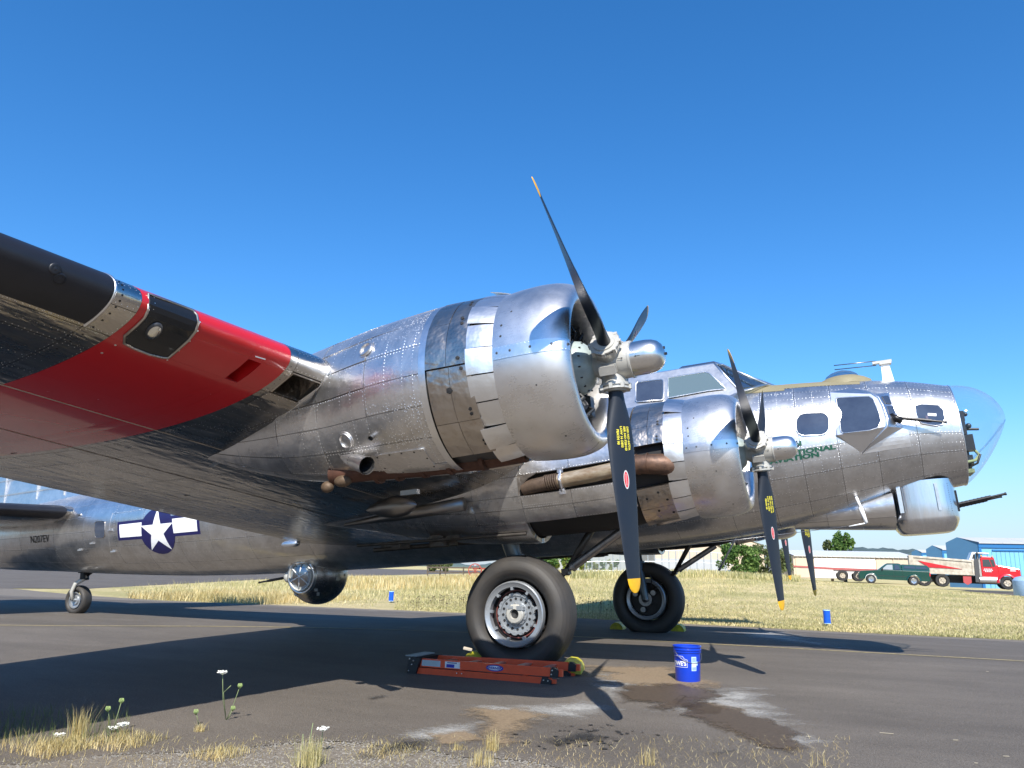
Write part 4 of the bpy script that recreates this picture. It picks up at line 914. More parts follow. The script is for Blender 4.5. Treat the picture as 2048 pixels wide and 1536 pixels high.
# ---------------------------------------------------------------- main landing gear
def gear(y0):
    g = part('main_wheel'); c = A_([0, y0, 0.])
    o_ = -1      # outboard side
    tyre(g, c, .705, .50, .385, flat=RL-.001)
    wh = []
    def rev(name, prof, mat, n=40, **k):
        b = MB(); b.rev([(o_*h, r) for h, r in prof], c, 'Y', n); return b.o(name, mat, g, True, auto=35, **k)
    rev('rim', [(.14, .315), (.215, .32), (.225, .358), (.237, .375), (.225, .388), (.17, .395)], RIMM, 56)
    rev('rim', [(-.14, .315), (-.215, .32), (-.225, .358), (-.237, .375), (-.225, .388), (-.17, .395)], RIMM, 56)
    rev('brake_drum', [(.14, .32), (.07, .31), (.05, .26), (.05, .001)], pm('brake_dark', (.03, .028, .03), .5, .3, noise=.4), 48)
    rev('brake_ring', [(.05, .285), (.10, .285), (.10, .272), (.06, .27)], pm('brake_red_brown', (.13, .035, .03), .5), 48)
    b = MB()
    for k in range(9):
        a = 2*PI*k/9+.2; b.box(c+A_([math.cos(a)*.306, o_*.19, math.sin(a)*.306]), (.045, .05, .032), m=Matrix.Rotation(-a, 3, 'Y'))
    b.o('rim_lug', RIMM, g)
    # notched disc
    V = []; F = []; n = 96
    pr = [(.115, .255), (.135, .25), (.135, .215), (.120, .205), (.120, .15), (.145, .14), (.15, .11)]
    for i, (h, r) in enumerate(pr):
        for j in range(n):
            a = 2*PI*j/n; rr = r-(.014 if (i < 2 and (j//2) % 3 == 0) else 0); V.append((c[0]+rr*math.cos(a), c[1]+o_*h, c[2]+rr*math.sin(a)))
    for j in range(n): a = 2*PI*j/n; V.append((c[0]+.25*math.cos(a), c[1]+o_*.07, c[2]+.25*math.sin(a)))
    for i in range(len(pr)-1):
        for j in range(n): F.append((i*n+j, i*n+(j+1) % n, (i+1)*n+(j+1) % n, (i+1)*n+j))
    k = len(pr)*n
    for j in range(n): F.append((k+j, k+(j+1) % n, (j+1) % n, j))
    obj('brake_disc', V, F, RIMM, g, auto=30)
    rev('hub_cap', [(.15, .12), (.185, .115), (.20, .10), (.205, .06), (.175, .055), (.165, .05)], HUBG, 32)
    rev('axle_bore', [(.17, .052), (.15, .001)], DARK, 20)
    b = MB(); b2 = MB()
    for k in range(16):
        a = 2*PI*k/16; p = c+A_([math.cos(a)*.18, o_*.118, math.sin(a)*.18]); b = MB(); b.tube([p, p+A_([0, o_*.006, 0])], .017, 10); b.o('lightening_hole', DARK, g)
    for k in range(12):
        a = 2*PI*k/12; p = c+A_([math.cos(a)*.128, o_*.14, math.sin(a)*.128]); b2.tube([p, p+A_([0, o_*.022, 0])], .010, 6)
    for k in range(20):
        a = 2*PI*k/20; p = c+A_([math.cos(a)*.232, o_*.135, math.sin(a)*.232]); b2.tube([p, p+A_([0, o_*.01, 0])], .008, 6)
    b2.box(c+A_([.07, o_*.2, .07]), (.06, .03, .05)); b2.box(c+A_([-.04, o_*.2, .08]), (.07, .02, .03)); b2.box(c+A_([.1, o_*.17, .06]), (.05, .06, .04))
    b2.o('hub_bolt', RIMM, g)
    # inboard brake fittings
    b = MB()
    for a, r in ((.6, .2), (2.6, .22), (4.4, .2)): p = c+A_([math.cos(a)*r, .19, math.sin(a)*r]); b.tube([p, p+A_([0, .08, 0])], .05, 14)
    b.tube([c+A_([0, .1, 0]), c+A_([0, .26, 0])], .13, 20); b.o('brake_cylinder', STEEL, g, True, auto=40)
    rev('inner_drum', [(-.10, .33), (-.13, .30), (-.14, .001)], pm('brake_dark', (0, 0, 0)), 40)
    g2 = part('landing_gear')
    b = MB(); b.tube([c+A_([0, .24, 0]), c+A_([-.04, .26, .4]), c+A_([-.10, .12, .72]), ], [.075, .08, .08], 16); b.tube([c+A_([-.07, .18, .55]), c+A_([-.22, .05, 1.25])], [.10, .115], 20); b.tube([c+A_([-.088, .16, .66]), c+A_([-.096, .155, .70])], .125, 20); b.o('oleo_strut', pm('strut_grey_blue', (.12, .145, .16), .3, .5, noise=.2), g2, True, auto=40)
    b = MB(); b.tube([c+A_([0, 0, 0]), c+A_([0, .30, 0])], .06, 14); b.o('axle', STEEL, g2, True)
    j0 = ub(1127, 1143, 1, -3.2); j0[1] = y0+.12
    b = MB(); t1 = A_([1.07, y0+.2, 1.12]); t2 = A_([1.42, y0+.02, .92]); b.tube([j0, t1], [.038, .05], 12); b.o('drag_brace', pm('strut_dark', (.06, .055, .05), .4, .5, noise=.3), g2, True)
    b = MB(); b.tube([j0, j0+(t2-j0)*.12], .03, 10); b.tube([j0+(t2-j0)*.12, t2], .052, 14); b.tube([j0+(t2-j0)*.1, j0+(t2-j0)*.14], .06, 14); b.o('retraction_strut', STEEL, g2, True, auto=40)
    b = MB(); b.tube([j0, A_([.1, y0+.22, .12])], .03, 8); b.box(j0, (.09, .12, .07)); b.tube([j0+A_([0, -.08, -.02]), j0+A_([0, .08, -.02])], .028, 10); b.o('torque_link', BLKM, g2, True, auto=40)
    b = MB(); b.tube([c+A_([.12, .25, .1]), c+A_([.16, .24, .4]), c+A_([0, .2, .7]), c+A_([-.1, .15, 1.0])], .010, 6); b.o('brake_hose', BLK, g2, True)
    return g, g2
gw, gs = gear(-3.219)
# ---------------------------------------------------------------- engines and propellers
def blade_mesh():
    rs = [.16, .22, .32, .42, .52, .65, .80, 1.0, 1.2, 1.4, 1.55, 1.66, 1.70, 1.73, 1.752, 1.763]
    cw = [.115, .118, .14, .19, .228, .25, .252, .245, .228, .205, .185, .165, .15, .124, .086, .04]
    th = [.112, .105, .085, .066, .054, .044, .036, .029, .024, .02, .017, .015, .014, .012, .009, .006]
    be = [48, 48, 46, 43.5, 41, 37.5, 33.5, 29, 25.5, 22.5, 20.7, 19.8, 19.5, 19.2, 19, 19]
    def sect(r, c, t, bt):
        P = []; bt = R(bt); e = Vector((math.sin(bt), math.cos(bt), 0)); n = Vector((math.cos(bt), -math.sin(bt), 0)); rd = max(0, 1-(r-.16)/.3)
        for i in range(20):
            a = 2*PI*i/20; x = math.cos(a); y = math.sin(a)
            foil = (abs(y)**1.0)*(1 if y > 0 else -.25)*(1-.25*x)
            yy = y*rd+foil*(1-rd)
            P.append(e*(x*c/2)+n*(yy*t/2*(1+.3*(1-rd)))+Vector((0, 0, -r)))
        return P
    out = []
    for lo, hi in ((0, 12), (11, 16)):
        V = []; F = []
        for k in range(lo, hi): V += sect(rs[k], cw[k], th[k], be[k])
        m = hi-lo
        for i in range(m-1):
            for j in range(20): F.append((i*20+j, i*20+(j+1) % 20, (i+1)*20+(j+1) % 20, (i+1)*20+j))
        F.append(tuple(range(20))); F.append(tuple(reversed(range((m-1)*20, m*20))))
        out.append((V, F))
    return out, (rs, cw, th, be)
(bladeVF, tipVF), bd = blade_mesh()
def blade_pt(r, x):
    """point on the front face at radius r, x = fraction of chord"""
    rs, cw, th, be = bd; c = np.interp(r, rs, cw); t = np.interp(r, rs, th); bt = R(np.interp(r, rs, be)); s = math.sqrt(max(0, 1-(2*x)**2))
    return Vector((math.sin(bt), math.cos(bt), 0))*(x*c)+Vector((math.cos(bt), -math.sin(bt), 0))*(s*(1-.5*x)*t/2*1.3+.0035)+Vector((0, 0, -r))
def make_prop():
    root = empty('propeller', parent=AP)
    bl_, tp_ = obj('blade', *bladeVF, BLADE, root, auto=60), obj('blade_tip', *tipVF, YEL, root, auto=60)
    lets = []
    for s_, r0, x0, sz in (('DES NO 6477A', .52, .20, .028), ('SER NO P28143', .52, .06, .028), ('LOW 16 DEG', .52, -.08, .028), ('HIGH 88 DEG', .68, .20, .0), ('FEATH 90', .545, -.22, .028)):
        if sz == 0: continue
        lets.append(text_mesh(s_, sz, lambda x, y, r0=r0, x0=x0: tuple(blade_pt(r0+x, x0-(-y/.24)*1.0)), 'blade_lettering', YELTXT, root, .0015, 'LEFT', 1.0))
    def oval(name, a_, b_, mat, lift):
        pts = [blade_pt(.93+b_*math.sin(t), a_*math.cos(t)/.245)+Vector((0, -1, 0))*lift for t in np.linspace(0, 2*PI, 21)[:-1]]; c = blade_pt(.93, 0)+Vector((0, -1, 0))*lift
        return obj(name, [tuple(p) for p in pts]+[tuple(c)], [(i, (i+1) % 20, 20) for i in range(20)], mat, root, False)
    lets += [oval('blade_emblem', .029, .072, SILT, .0), oval('blade_emblem', .021, .060, REDT, .0012)]
    lets.append(obj('blade_emblem', [tuple(blade_pt(.93+z, x/.245)+Vector((0, -1, 0))*.0022) for x, z in ((-.006, -.045), (-.003, -.045), (-.003, .045), (-.006, .045))], [(0, 1, 2, 3)], SILT, root, False))
    lets.append(obj('blade_emblem', [tuple(blade_pt(.93+z, x/.245)+Vector((0, -1, 0))*.0022) for x, z in ((.003, -.045), (.006, -.045), (.006, .045), (.003, .045))], [(0, 1, 2, 3)], SILT, root, False))
    items = [bl_, tp_]+lets
    for k in (1, 2):
        for o in items: c = o.copy(); COL.objects.link(c); c.rotation_euler = (R(-120*k), 0, 0)
    b = MB(); b.rev([(-.15, .09), (-.10, .125), (-.05, .142), (.03, .145), (.07, .143), (.15, .142), (.152, .148), (.165, .148), (.168, .13)], (0, 0, 0), 'X', 36)
    for k in range(3):
        m = Matrix.Rotation(R(-120*k), 3, 'X')
        for r0, r1, rr in ((.05, .18, .100), (.18, .20, .118), (.20, .215, .106), (.215, .228, .120), (.228, .24, .088)):
            b.tube([m@Vector((0, 0, -r0)), m@Vector((0, 0, -r1))], rr, 24)
        for q_ in range(8):
            a = 2*PI*q_/8; p = m@Vector((math.cos(a)*.118, math.sin(a)*.118, -.21)); b.box(p, (.026, .026, .042), m=m)
        m2 = Matrix.Rotation(R(-120*k+60), 3, 'X')
        for dz in (.13, .17, .21): b.box(m2@Vector((.0, 0, -dz)), (.13, .07, .018), m=m2)
    b.o('hub', HUBG, root, True, auto=35)
    b = MB(); b.rev([(.165, .134), (.20, .135), (.28, .135), (.33, .128), (.37, .112), (.40, .082), (.415, .045), (.42, .001)], (0, 0, 0), 'X', 36); b.o('dome', alu('dome_chrome', col=(.80, .79, .77), r0=.10, r1=.2, wave=.0001, stain_amt=.15), root, True)
    b = MB(); b.box((.425, 0, 0), (.02, .018, .018)); b.box((.417, .0, .05), (.012, .012, .02)); b.o('dome_plug', BLKM, root)
    for x0, sg in ((.10, 1), (.23, -1)):
        a = R(97); rr = .152 if x0 < .17 else .137
        b = MB(); f = lambda x, z: (x, -rr*math.cos(z/rr+.12), -rr*math.sin(z/rr+.12)); b.add([f(x0-.022, .002), f(x0+.022, .002), f(x0+.022, -.002), f(x0-.022, -.002)], [(0, 1, 2, 3)]); b.add([f(x0+sg*.024, 0), f(x0+sg*.008, .008), f(x0+sg*.008, -.008)], [(0, 1, 2)]); b.o('index_mark', ARROW, root)
    return root
def make_engine():
    root = empty('engine', parent=AP)
    b = MB(); b.rev([(-.10, .075), (-.14, .09), (-.16, .15), (-.20, .18), (-.235, .21), (-.30, .225), (-.36, .225), (-.36, .001)], (0, 0, 0), 'X', 36); b.o('gear_case', CASE, root, True, auto=35)
    b = MB()
    for k in range(14): a = 2*PI*k/14; p = Vector((-.225, -.197*math.sin(a), .197*math.cos(a))); b.tube([p, p+Vector((.018, 0, 0))], .006, 6)
    b.o('case_bolt', CYL, root)
    cyl = None
    for k in range(9):
        m = Matrix.Rotation(2*PI*k/9+.2, 3, 'X')
        if cyl is None:
            b = MB(); pr = [(.24, .06)]
            for i in range(11): z = .27+i*.021; pr += [(z, .062), (z, .088 if i < 8 else .098), (z+.011, .088 if i < 8 else .098), (z+.011, .062)]
            pr += [(.50, .05), (.505, .001)]
            b.rev(pr, (-.46, 0, 0), 'Z', 14); b.tube([(-.40, .05, .24), (-.36, .05, .50)], .012, 6); b.tube([(-.40, -.05, .24), (-.36, -.05, .50)], .012, 6); b.box((-.38, .05, .49), (.1, .05, .06)); b.box((-.38, -.05, .49), (.1, .05, .06))
            cyl = b.o('cylinder', CYL, root)
        else:
            c = cyl.copy(); COL.objects.link(c); c.rotation_euler = (2*PI*k/9, 0, 0)
    b = MB()
    for k in range(9):
        a0 = 2*PI*k/9+.55; pts = []
        for t in range(6):
            r = .28+.04*t; a = a0+random.uniform(-.05, .05)+.04*t; pts.append((-.33+.03*math.sin(t*1.4), -r*math.sin(a), r*math.cos(a)))
        b.tube(pts, .010, 6)
    b.rev([(-.335, .30), (-.32, .312), (-.335, .324), (-.35, .312), (-.335, .30)], (0, 0, 0), 'X', 36)
    b.o('ignition_harness', BLKM, root, True)
    b = MB(); b.tube([(-.30, -.10, -.26), (-.24, -.10, -.36)], .05, 14); b.box((-.28, .12, -.30), (.10, .09, .16)); b.tube([(-.27, -.18, -.22), (-.2, -.2, -.3), (-.28, -.26, -.38)], .018, 8); b.tube([(-.3, .0, -.3), (-.18, -.03, -.36), (-.28, -.1, -.46)], .014, 8); b.o('governor', CYL, root, True, auto=40)
    return root
pr4 = make_prop(); en4 = make_engine()
pr4.location = (HX4, HY4, HZ4); pr4.rotation_euler = (R(1.12), 0, 0); en4.location = (HX4, HY4, HZ4)
for (x, y, z, ph) in ((HX3, HY3, HZ3, 4.04), (HX3, -HY3, HZ3, 4.7), (HX4, -HY4, HZ4, 5.9)):
    c = copy_tree(pr4, AP); c.location = (x, y, z); c.rotation_euler = (R(ph), 0, 0)
    c = copy_tree(en4, AP); c.location = (x, y, z)
for root in (wing, n4, n3, gw, gs):
    c = copy_tree(root, AP); c.scale = (1, -1, 1)
# ================================================================ GROUND
def pathy(name, y0f, y1f, xs_, mat, lift, ny=14, kind='structure', par=None):
    V = []; F = []
    for x in xs_:
        a, b_ = y0f(x), y1f(x)
        for j in range(ny+1): y = a+(b_-a)*j/ny; V.append((x, y, float(gz(x, y))+lift))
    for i in range(len(xs_)-1):
        for j in range(ny): k = i*(ny+1)+j; F.append((k, k+ny+1, k+ny+2, k+1))
    o = obj(name, V, F, mat, par)
    if kind: o['kind'] = kind
    return o
def grass_mat():
    m, n, L, b = nodes('dry_grass_ground'); tc = add(n, 'ShaderNodeTexCoord')
    t = add(n, 'ShaderNodeTexNoise'); setin(t, 'Scale', .22); setin(t, 'Detail', 6); setin(t, 'Roughness', .6); L.new(tc.outputs['Object'], t.inputs['Vector'])
    r = add(n, 'ShaderNodeValToRGB'); e = r.color_ramp.elements; e[0].position = .35; e[0].color = (.34, .31, .13, 1); e[1].position = .58; e[1].color = (.55, .45, .24, 1); L.new(t.outputs['Fac'], r.inputs[0])
    t2 = add(n, 'ShaderNodeTexNoise'); setin(t2, 'Scale', 9); setin(t2, 'Detail', 8); setin(t2, 'Roughness', .8); mp = add(n, 'ShaderNodeMapping'); mp.inputs['Scale'].default_value = (1, .6, 1); L.new(tc.outputs['Object'], mp.inputs[0]); L.new(mp.outputs[0], t2.inputs['Vector'])
    mr = add(n, 'ShaderNodeMapRange'); setin(mr, 1, .3); setin(mr, 2, .7); setin(mr, 3, .68); setin(mr, 4, 1.3); L.new(t2.outputs['Fac'], mr.inputs[0])
    hs = add(n, 'ShaderNodeHueSaturation'); L.new(r.outputs[0], hs.inputs['Color']); L.new(mr.outputs[0], hs.inputs['Value']); L.new(hs.outputs[0], b.inputs['Base Color']); b.inputs['Roughness'].default_value = .9; b.inputs['Specular IOR Level'].default_value = .1
    bp = add(n, 'ShaderNodeBump'); setin(bp, 'Distance', .08); L.new(t2.outputs['Fac'], bp.inputs['Height']); L.new(bp.outputs[0], b.inputs['Normal']); return m
GR = grass_mat()
def asphalt_mat():
    m, n, L, b = nodes('asphalt'); tc = add(n, 'ShaderNodeTexCoord')
    def noise(sc, det=8, ro=.65, st=None):
        t = add(n, 'ShaderNodeTexNoise'); setin(t, 'Scale', sc); setin(t, 'Detail', det); setin(t, 'Roughness', ro)
        if st: mp = add(n, 'ShaderNodeMapping'); mp.inputs['Scale'].default_value = st; L.new(tc.outputs['Object'], mp.inputs[0]); L.new(mp.outputs[0], t.inputs['Vector'])
        else: L.new(tc.outputs['Object'], t.inputs['Vector'])
        return t
    a = noise(.5, 9, .65, (.6, 1.6, 1)); r = add(n, 'ShaderNodeValToRGB'); e = r.color_ramp.elements; e[0].position = .32; e[0].color = (.084, .071, .058, 1); e[1].position = .7; e[1].color = (.138, .118, .097, 1); L.new(a.outputs['Fac'], r.inputs[0])
    g = noise(95, 3, .8); mr = add(n, 'ShaderNodeMapRange'); setin(mr, 1, .3); setin(mr, 2, .75); setin(mr, 3, .45); setin(mr, 4, 1.75); L.new(g.outputs['Fac'], mr.inputs[0])
    hs = add(n, 'ShaderNodeHueSaturation'); L.new(r.outputs[0], hs.inputs['Color']); L.new(mr.outputs[0], hs.inputs['Value'])
    # pale scuffs along the traffic direction
    s = noise(3.2, 9, .75, (.35, 2.2, 1)); ms = add(n, 'ShaderNodeMapRange'); setin(ms, 1, .63); setin(ms, 2, .82); setin(ms, 3, 0); setin(ms, 4, .35); L.new(s.outputs['Fac'], ms.inputs[0])
    mx = add(n, 'ShaderNodeMix', data_type='RGBA'); L.new(ms.outputs[0], mx.inputs[0]); L.new(hs.outputs[0], mx.inputs[6]); mx.inputs[7].default_value = (.2, .19, .175, 1)
    L.new(mx.outputs[2], b.inputs['Base Color']); b.inputs['Roughness'].default_value = .82; b.inputs['Specular IOR Level'].default_value = .35
    v = add(n, 'ShaderNodeTexVoronoi'); setin(v, 'Scale', 110); L.new(tc.outputs['Object'], v.inputs['Vector']); bp = add(n, 'ShaderNodeBump'); setin(bp, 'Distance', .006); setin(bp, 'Strength', .9); L.new(v.outputs['Distance'], bp.inputs['Height']); L.new(bp.outputs[0], b.inputs['Normal']); return m
ASP = asphalt_mat()
GRV = pm('gravel_dirt', (.19, .165, .135), .95, noise=.5, nscale=55, bump=.8, bscale=70, spec=.2)
GRV2 = pm('gravel_stones', (.26, .24, .21), .9, noise=.35, nscale=3, rnd=.3)
# big ground sheet, finer near the scene
gx = np.unique(np.concatenate([np.linspace(-60, 40, 51), np.linspace(-400, 300, 30), [-6000, -3000, -1500, -900, -600, 500, 900, 1500, 3000, 6000]]))
gy = np.unique(np.concatenate([np.array(GY), np.linspace(-30, 90, 61), np.linspace(-400, 500, 30), [-6000, -3000, -1500, -800, 900, 1500, 3000, 6000]]))
X, Y = np.meshgrid(gx, gy, indexing='ij'); Z = gz(X, Y)-.012; ny_ = len(gy)
F = [(i*ny_+j, (i+1)*ny_+j, (i+1)*ny_+j+1, i*ny_+j+1) for i in range(len(gx)-1) for j in range(ny_-1)]
tag(obj('ground', np.stack([X, Y, Z], -1).reshape(-1, 3), F, GR), kind='structure')
jx = np.concatenate([np.arange(-80, -24, 2.), np.arange(-24, 16, .25), np.arange(16, 80, 2.)])
jit = {round(float(x), 2): (random.uniform(-.10, .10), random.uniform(-.07, .07)) for x in jx}
ne = lambda x: float(np.interp(x, [-60, -8, -1.6, -.9, .2, 1.6, 3.2, 8, 60], [-13, -11.5, -8.9, -8.2, -7.15, -7.15, -7.1, -7.4, -9]))+jit[round(float(x), 2)][0]
fe = lambda x: float(np.interp(x, [-60, -22, -17.7, -12.3, -8, -2.8, .45, 3, 6.7, 60], [4.6, 5.6, 6.2, 6.7, 6.9, 6.9, 6.5, 6.2, 6.2, 6.0]))+jit[round(float(x), 2)][1]
pathy('gravel_verge', lambda x: ne(x)-16, lambda x: ne(x)+.5, jx, GRV, -.006)
pathy('gravel_shoulder', lambda x: fe(x)-.3, lambda x: fe(x)+(.9 if x > -17 else .9+(-17-x)*.35), jx, GRV, -.006)
taxi = pathy('taxiway', ne, fe, jx, ASP, 0, 24)
# brown stubble field behind the camera
P = [(-400, -420), (400, -420), (400, -22), (60, -22), (-60, -27), (-400, -27)]; V = [(x, y, float(gz(x, y))+.02) for x, y in P]; tag(obj('stubble_field', V, [tuple(range(6))], pm('stubble', (.27, .20, .115), .95, noise=.35, nscale=.3), smooth=False), kind='structure')
# distant apron on the left
P = [(-27.5, 12.6), (-45, 50), (-62, 110), (-90, 230), (-300, 230), (-300, 10.5), (-30, 10.5)]
V = [(x, y, float(gz(x, y))) for x, y in P]; tag(obj('far_apron', V, [tuple(range(len(P)))[::-1]], ASP, smooth=False), kind='structure')
# yellow centre line
yl = [(-30, -9), (-17, -5.6), (-10, -2.7), (-6.1, -.5), (-3, .55), (0, 1.05), (3.2, 1.05), (6, 1.05), (12, 1.2), (40, 2)]
fy = hermite([p[0] for p in yl], [p[1] for p in yl]); xx = np.linspace(-30, 40, 200); V = []; F = []
for x in xx: y = float(fy(x)); V += [(x, y-.075, float(gz(x, y-.075))+.004), (x, y+.075, float(gz(x, y+.075))+.004)]
F = [(2*i, 2*i+2, 2*i+3, 2*i+1) for i in range(len(xx)-1)]
YLN = pm('worn_yellow_line', (.30, .235, .10), .8, noise=.55, nscale=18, dirt_or_reflection=(.09, .083, .07)); obj('yellow_line', V, F, YLN, taxi)
# stains: sheets with ragged dissolving edges
def stain_mat(name, col, col2, dens=.9, sc=14., thr=.5, soft=.35, rough=.8, st=(1, 1, 1)):
    m, n, L, b = nodes(name); tc = add(n, 'ShaderNodeTexCoord'); at = add(n, 'ShaderNodeAttribute', attribute_name='fall')
    mp = add(n, 'ShaderNodeMapping'); mp.inputs['Scale'].default_value = st; L.new(tc.outputs['Object'], mp.inputs[0])
    t = add(n, 'ShaderNodeTexNoise'); setin(t, 'Scale', sc); setin(t, 'Detail', 9); setin(t, 'Roughness', .78); L.new(mp.outputs[0], t.inputs['Vector'])
    t1 = add(n, 'ShaderNodeTexNoise'); setin(t1, 'Scale', 3.); setin(t1, 'Detail', 5); L.new(mp.outputs[0], t1.inputs['Vector'])
    s = add(n, 'ShaderNodeMath', operation='ADD'); L.new(at.outputs['Fac'], s.inputs[0]); L.new(t.outputs['Fac'], s.inputs[1])
    s2 = add(n, 'ShaderNodeMath', operation='ADD'); L.new(s.outputs[0], s2.inputs[0]); L.new(t1.outputs['Fac'], s2.inputs[1])
    mr = add(n, 'ShaderNodeMapRange'); setin(mr, 1, 1+thr); setin(mr, 2, 1+thr+soft); setin(mr, 3, 0); setin(mr, 4, dens); L.new(s2.outputs[0], mr.inputs[0]); L.new(mr.outputs[0], b.inputs['Alpha'])
    r = add(n, 'ShaderNodeValToRGB'); r.color_ramp.elements[0].position = .35; r.color_ramp.elements[1].position = .65; r.color_ramp.elements[0].color = (*col, 1); r.color_ramp.elements[1].color = (*col2, 1)
    t2 = add(n, 'ShaderNodeTexNoise'); setin(t2, 'Scale', sc*3); setin(t2, 'Detail', 6); L.new(mp.outputs[0], t2.inputs['Vector']); L.new(t2.outputs['Fac'], r.inputs[0]); L.new(r.outputs[0], b.inputs['Base Color']); b.inputs['Roughness'].default_value = rough
    return m
WSALT = stain_mat('salt_white', (.26, .25, .23), (.50, .49, .46), .75, 22, .44, .5, st=(.7, 1.3, 1))
BSAND = stain_mat('absorbent_tan', (.19, .135, .08), (.27, .20, .125), .85, 16, .34, .30)
WETB = stain_mat('wet_brown', (.052, .037, .024), (.095, .066, .042), .9, 14, .33, .24, .55)
DKST = stain_mat('dark_oil', (.022, .021, .020), (.035, .033, .03), .7, 30, .6, .35, .6)
def stain(name, px, mat, lift, n=26):
    P = [gpx(*p)[:2] for p in px]; P = np.array(P); lo, hi = P.min(0)-.15, P.max(0)+.15
    X, Y = np.meshgrid(np.linspace(lo[0], hi[0], n), np.linspace(lo[1], hi[1], n), indexing='ij'); q = np.stack([X.ravel(), Y.ravel()], 1)
    ins_ = np.zeros(len(q), bool); d = np.full(len(q), 1e9); k = len(P)
    for i in range(k):
        a, b_ = P[i], P[(i+1) % k]; e = b_-a; t = np.clip(((q-a)@e)/(e@e), 0, 1); d = np.minimum(d, np.linalg.norm(q-a-t[:, None]*e, axis=1))
        c = ((a[1] > q[:, 1]) != (b_[1] > q[:, 1])) & (q[:, 0] < (b_[0]-a[0])*(q[:, 1]-a[1])/(b_[1]-a[1]+1e-12)+a[0]); ins_ ^= c
    sd_ = np.where(ins_, d, -d); W_ = max(.12, float(np.max(sd_))); f = np.clip(.5+sd_/W_*.5, 0, 1)
    V = np.stack([q[:, 0], q[:, 1], gz(q[:, 0], q[:, 1])+lift], 1); F = [(i*n+j, (i+1)*n+j, (i+1)*n+j+1, i*n+j+1) for i in range(n-1) for j in range(n-1)]
    o = obj(name, V, F, mat, taxi); at = o.data.attributes.new('fall', 'FLOAT', 'POINT'); at.data.foreach_set('value', f.astype(np.float32)); return o
stain('salt_stain', [(830, 1462), (960, 1445), (975, 1478), (900, 1492), (815, 1478)], WSALT, .006)
stain('salt_stain', [(930, 1415), (1100, 1408), (1170, 1400), (1240, 1420), (1150, 1440), (1060, 1436), (970, 1424)], WSALT, .006)
stain('tan_stain', [(948, 1420), (1030, 1418), (1085, 1432), (1040, 1450), (1030, 1480), (985, 1490), (970, 1450)], BSAND, .008)
stain('tan_stain', [(860, 1472), (930, 1462), (955, 1480), (880, 1492)], BSAND, .009)
stain('salt_stain', [(1170, 1345), (1300, 1352), (1330, 1375), (1240, 1385), (1230, 1410), (1190, 1380)], WSALT, .006)
stain('tan_stain', [(1190, 1335), (1330, 1335), (1420, 1365), (1400, 1385), (1300, 1380), (1210, 1360)], BSAND, .008)
stain('wet_stain', [(1240, 1374), (1350, 1372), (1425, 1385), (1425, 1405), (1335, 1418), (1270, 1400)], WETB, .011)
stain('salt_stain', [(1380, 1385), (1520, 1375), (1540, 1420), (1600, 1450), (1640, 1505), (1560, 1500), (1440, 1455), (1350, 1425), (1300, 1420)], WSALT, .006)
stain('tan_stain', [(1400, 1400), (1470, 1420), (1560, 1465), (1600, 1502), (1560, 1500), (1480, 1470), (1390, 1425)], BSAND, .008)
stain('wet_stain', [(1385, 1400), (1480, 1426), (1565, 1460), (1602, 1500), (1568, 1503), (1475, 1467), (1375, 1427)], WETB, .011)
stain('salt_stain', [(1700, 1298), (1560, 1262), (1450, 1265), (1480, 1275)], WSALT, .006)
stain('oil_stain', [(720, 1398), (770, 1388), (785, 1396), (740, 1404)], DKST, .012)
stain('oil_stain', [(1060, 1480), (1180, 1462), (1240, 1480), (1120, 1500)], DKST, .012)
for k in range(70):
    px, py = random.gauss(1180, 70), random.gauss(1470, 14); c = gpx(px, py); r0 = random.uniform(.006, .028); q = [(c[0]+r0*(1+random.uniform(-.4, .4))*math.cos(a), c[1]+r0*.6*(1+random.uniform(-.4, .4))*math.sin(a)) for a in np.linspace(0, 2*PI, 9)[:-1]]
    obj('oil_spot', [(x, y, float(gz(x, y))+.0075) for x, y in q], [tuple(range(8))], pm('oil_spot', (.04, .036, .032), .5), taxi, False)
stain('oil_stain', [(1390, 1508), (1470, 1500), (1480, 1510), (1400, 1516)], DKST, .012)
stain('oil_stain', [(760, 1480), (900, 1470), (880, 1510), (700, 1520)], DKST, .012)
for k in range(8):
    px, py = random.uniform(1420, 2040), random.uniform(1300, 1530); p = gpx(px, py); a = random.uniform(-.3, .5); l = random.choice((.02, .03, .04, .10)); b = MB(); b.box((p[0], p[1], p[2]+.005), (l, .004, .004), a); b.o('straw', pm('straw', (.34, .30, .22), .8), taxi)

# ---------------------------------------------------------------- loose things on the taxiway
def chock(px, py, l, rz, label, up=.5):
    p = gpx(px, py); b = MB(); b.prism([(-.13, 0), (.13, 0), (.125, .05), (.10, .095), (.05, .13), (-.03, .135), (-.09, .10), (-.125, .05)], l, (0, 0, 0)); o = b.o('wheel_chock', pm('chock_yellow', (.62, .55, .02), .5, noise=.2, nscale=14, dirt_or_reflection=(.30, .26, .03)), None)
    o.location = p; o.rotation_euler = (0, 0, rz); tag(o, label, 'wheel chock', 'yellow wheel chocks'); return o
c1 = chock(1115, 1338, .52, .12, 'yellow wheel chock behind the right end of the red ladder'); c1.location = (.72, -3.36, float(gz(.6, -3.3))+.01); c1.rotation_euler = (0, 0, .25)
c2 = chock(940, 1318, .5, .1, 'yellow wheel chock half hidden behind the middle of the red ladder'); c2.location = (-.62, -3.05, .01)
b = MB(); b.box((0, 0, .015), (.11, .03, .03)); o = b.o('wood_block', pm('pale_wood', (.55, .48, .38), .7), None, loc=(-.66, -3.33, .16), rot=(.1, .2, .3)); tag(o, 'small pale block lying on the chock behind the red ladder', 'block')
p = gpx(1236, 1258); chock(1236, 1258, .4, .1, 'yellow wheel chock left of the far main wheel'); chock(1357, 1262, .4, .1, 'yellow wheel chock right of the far main wheel')
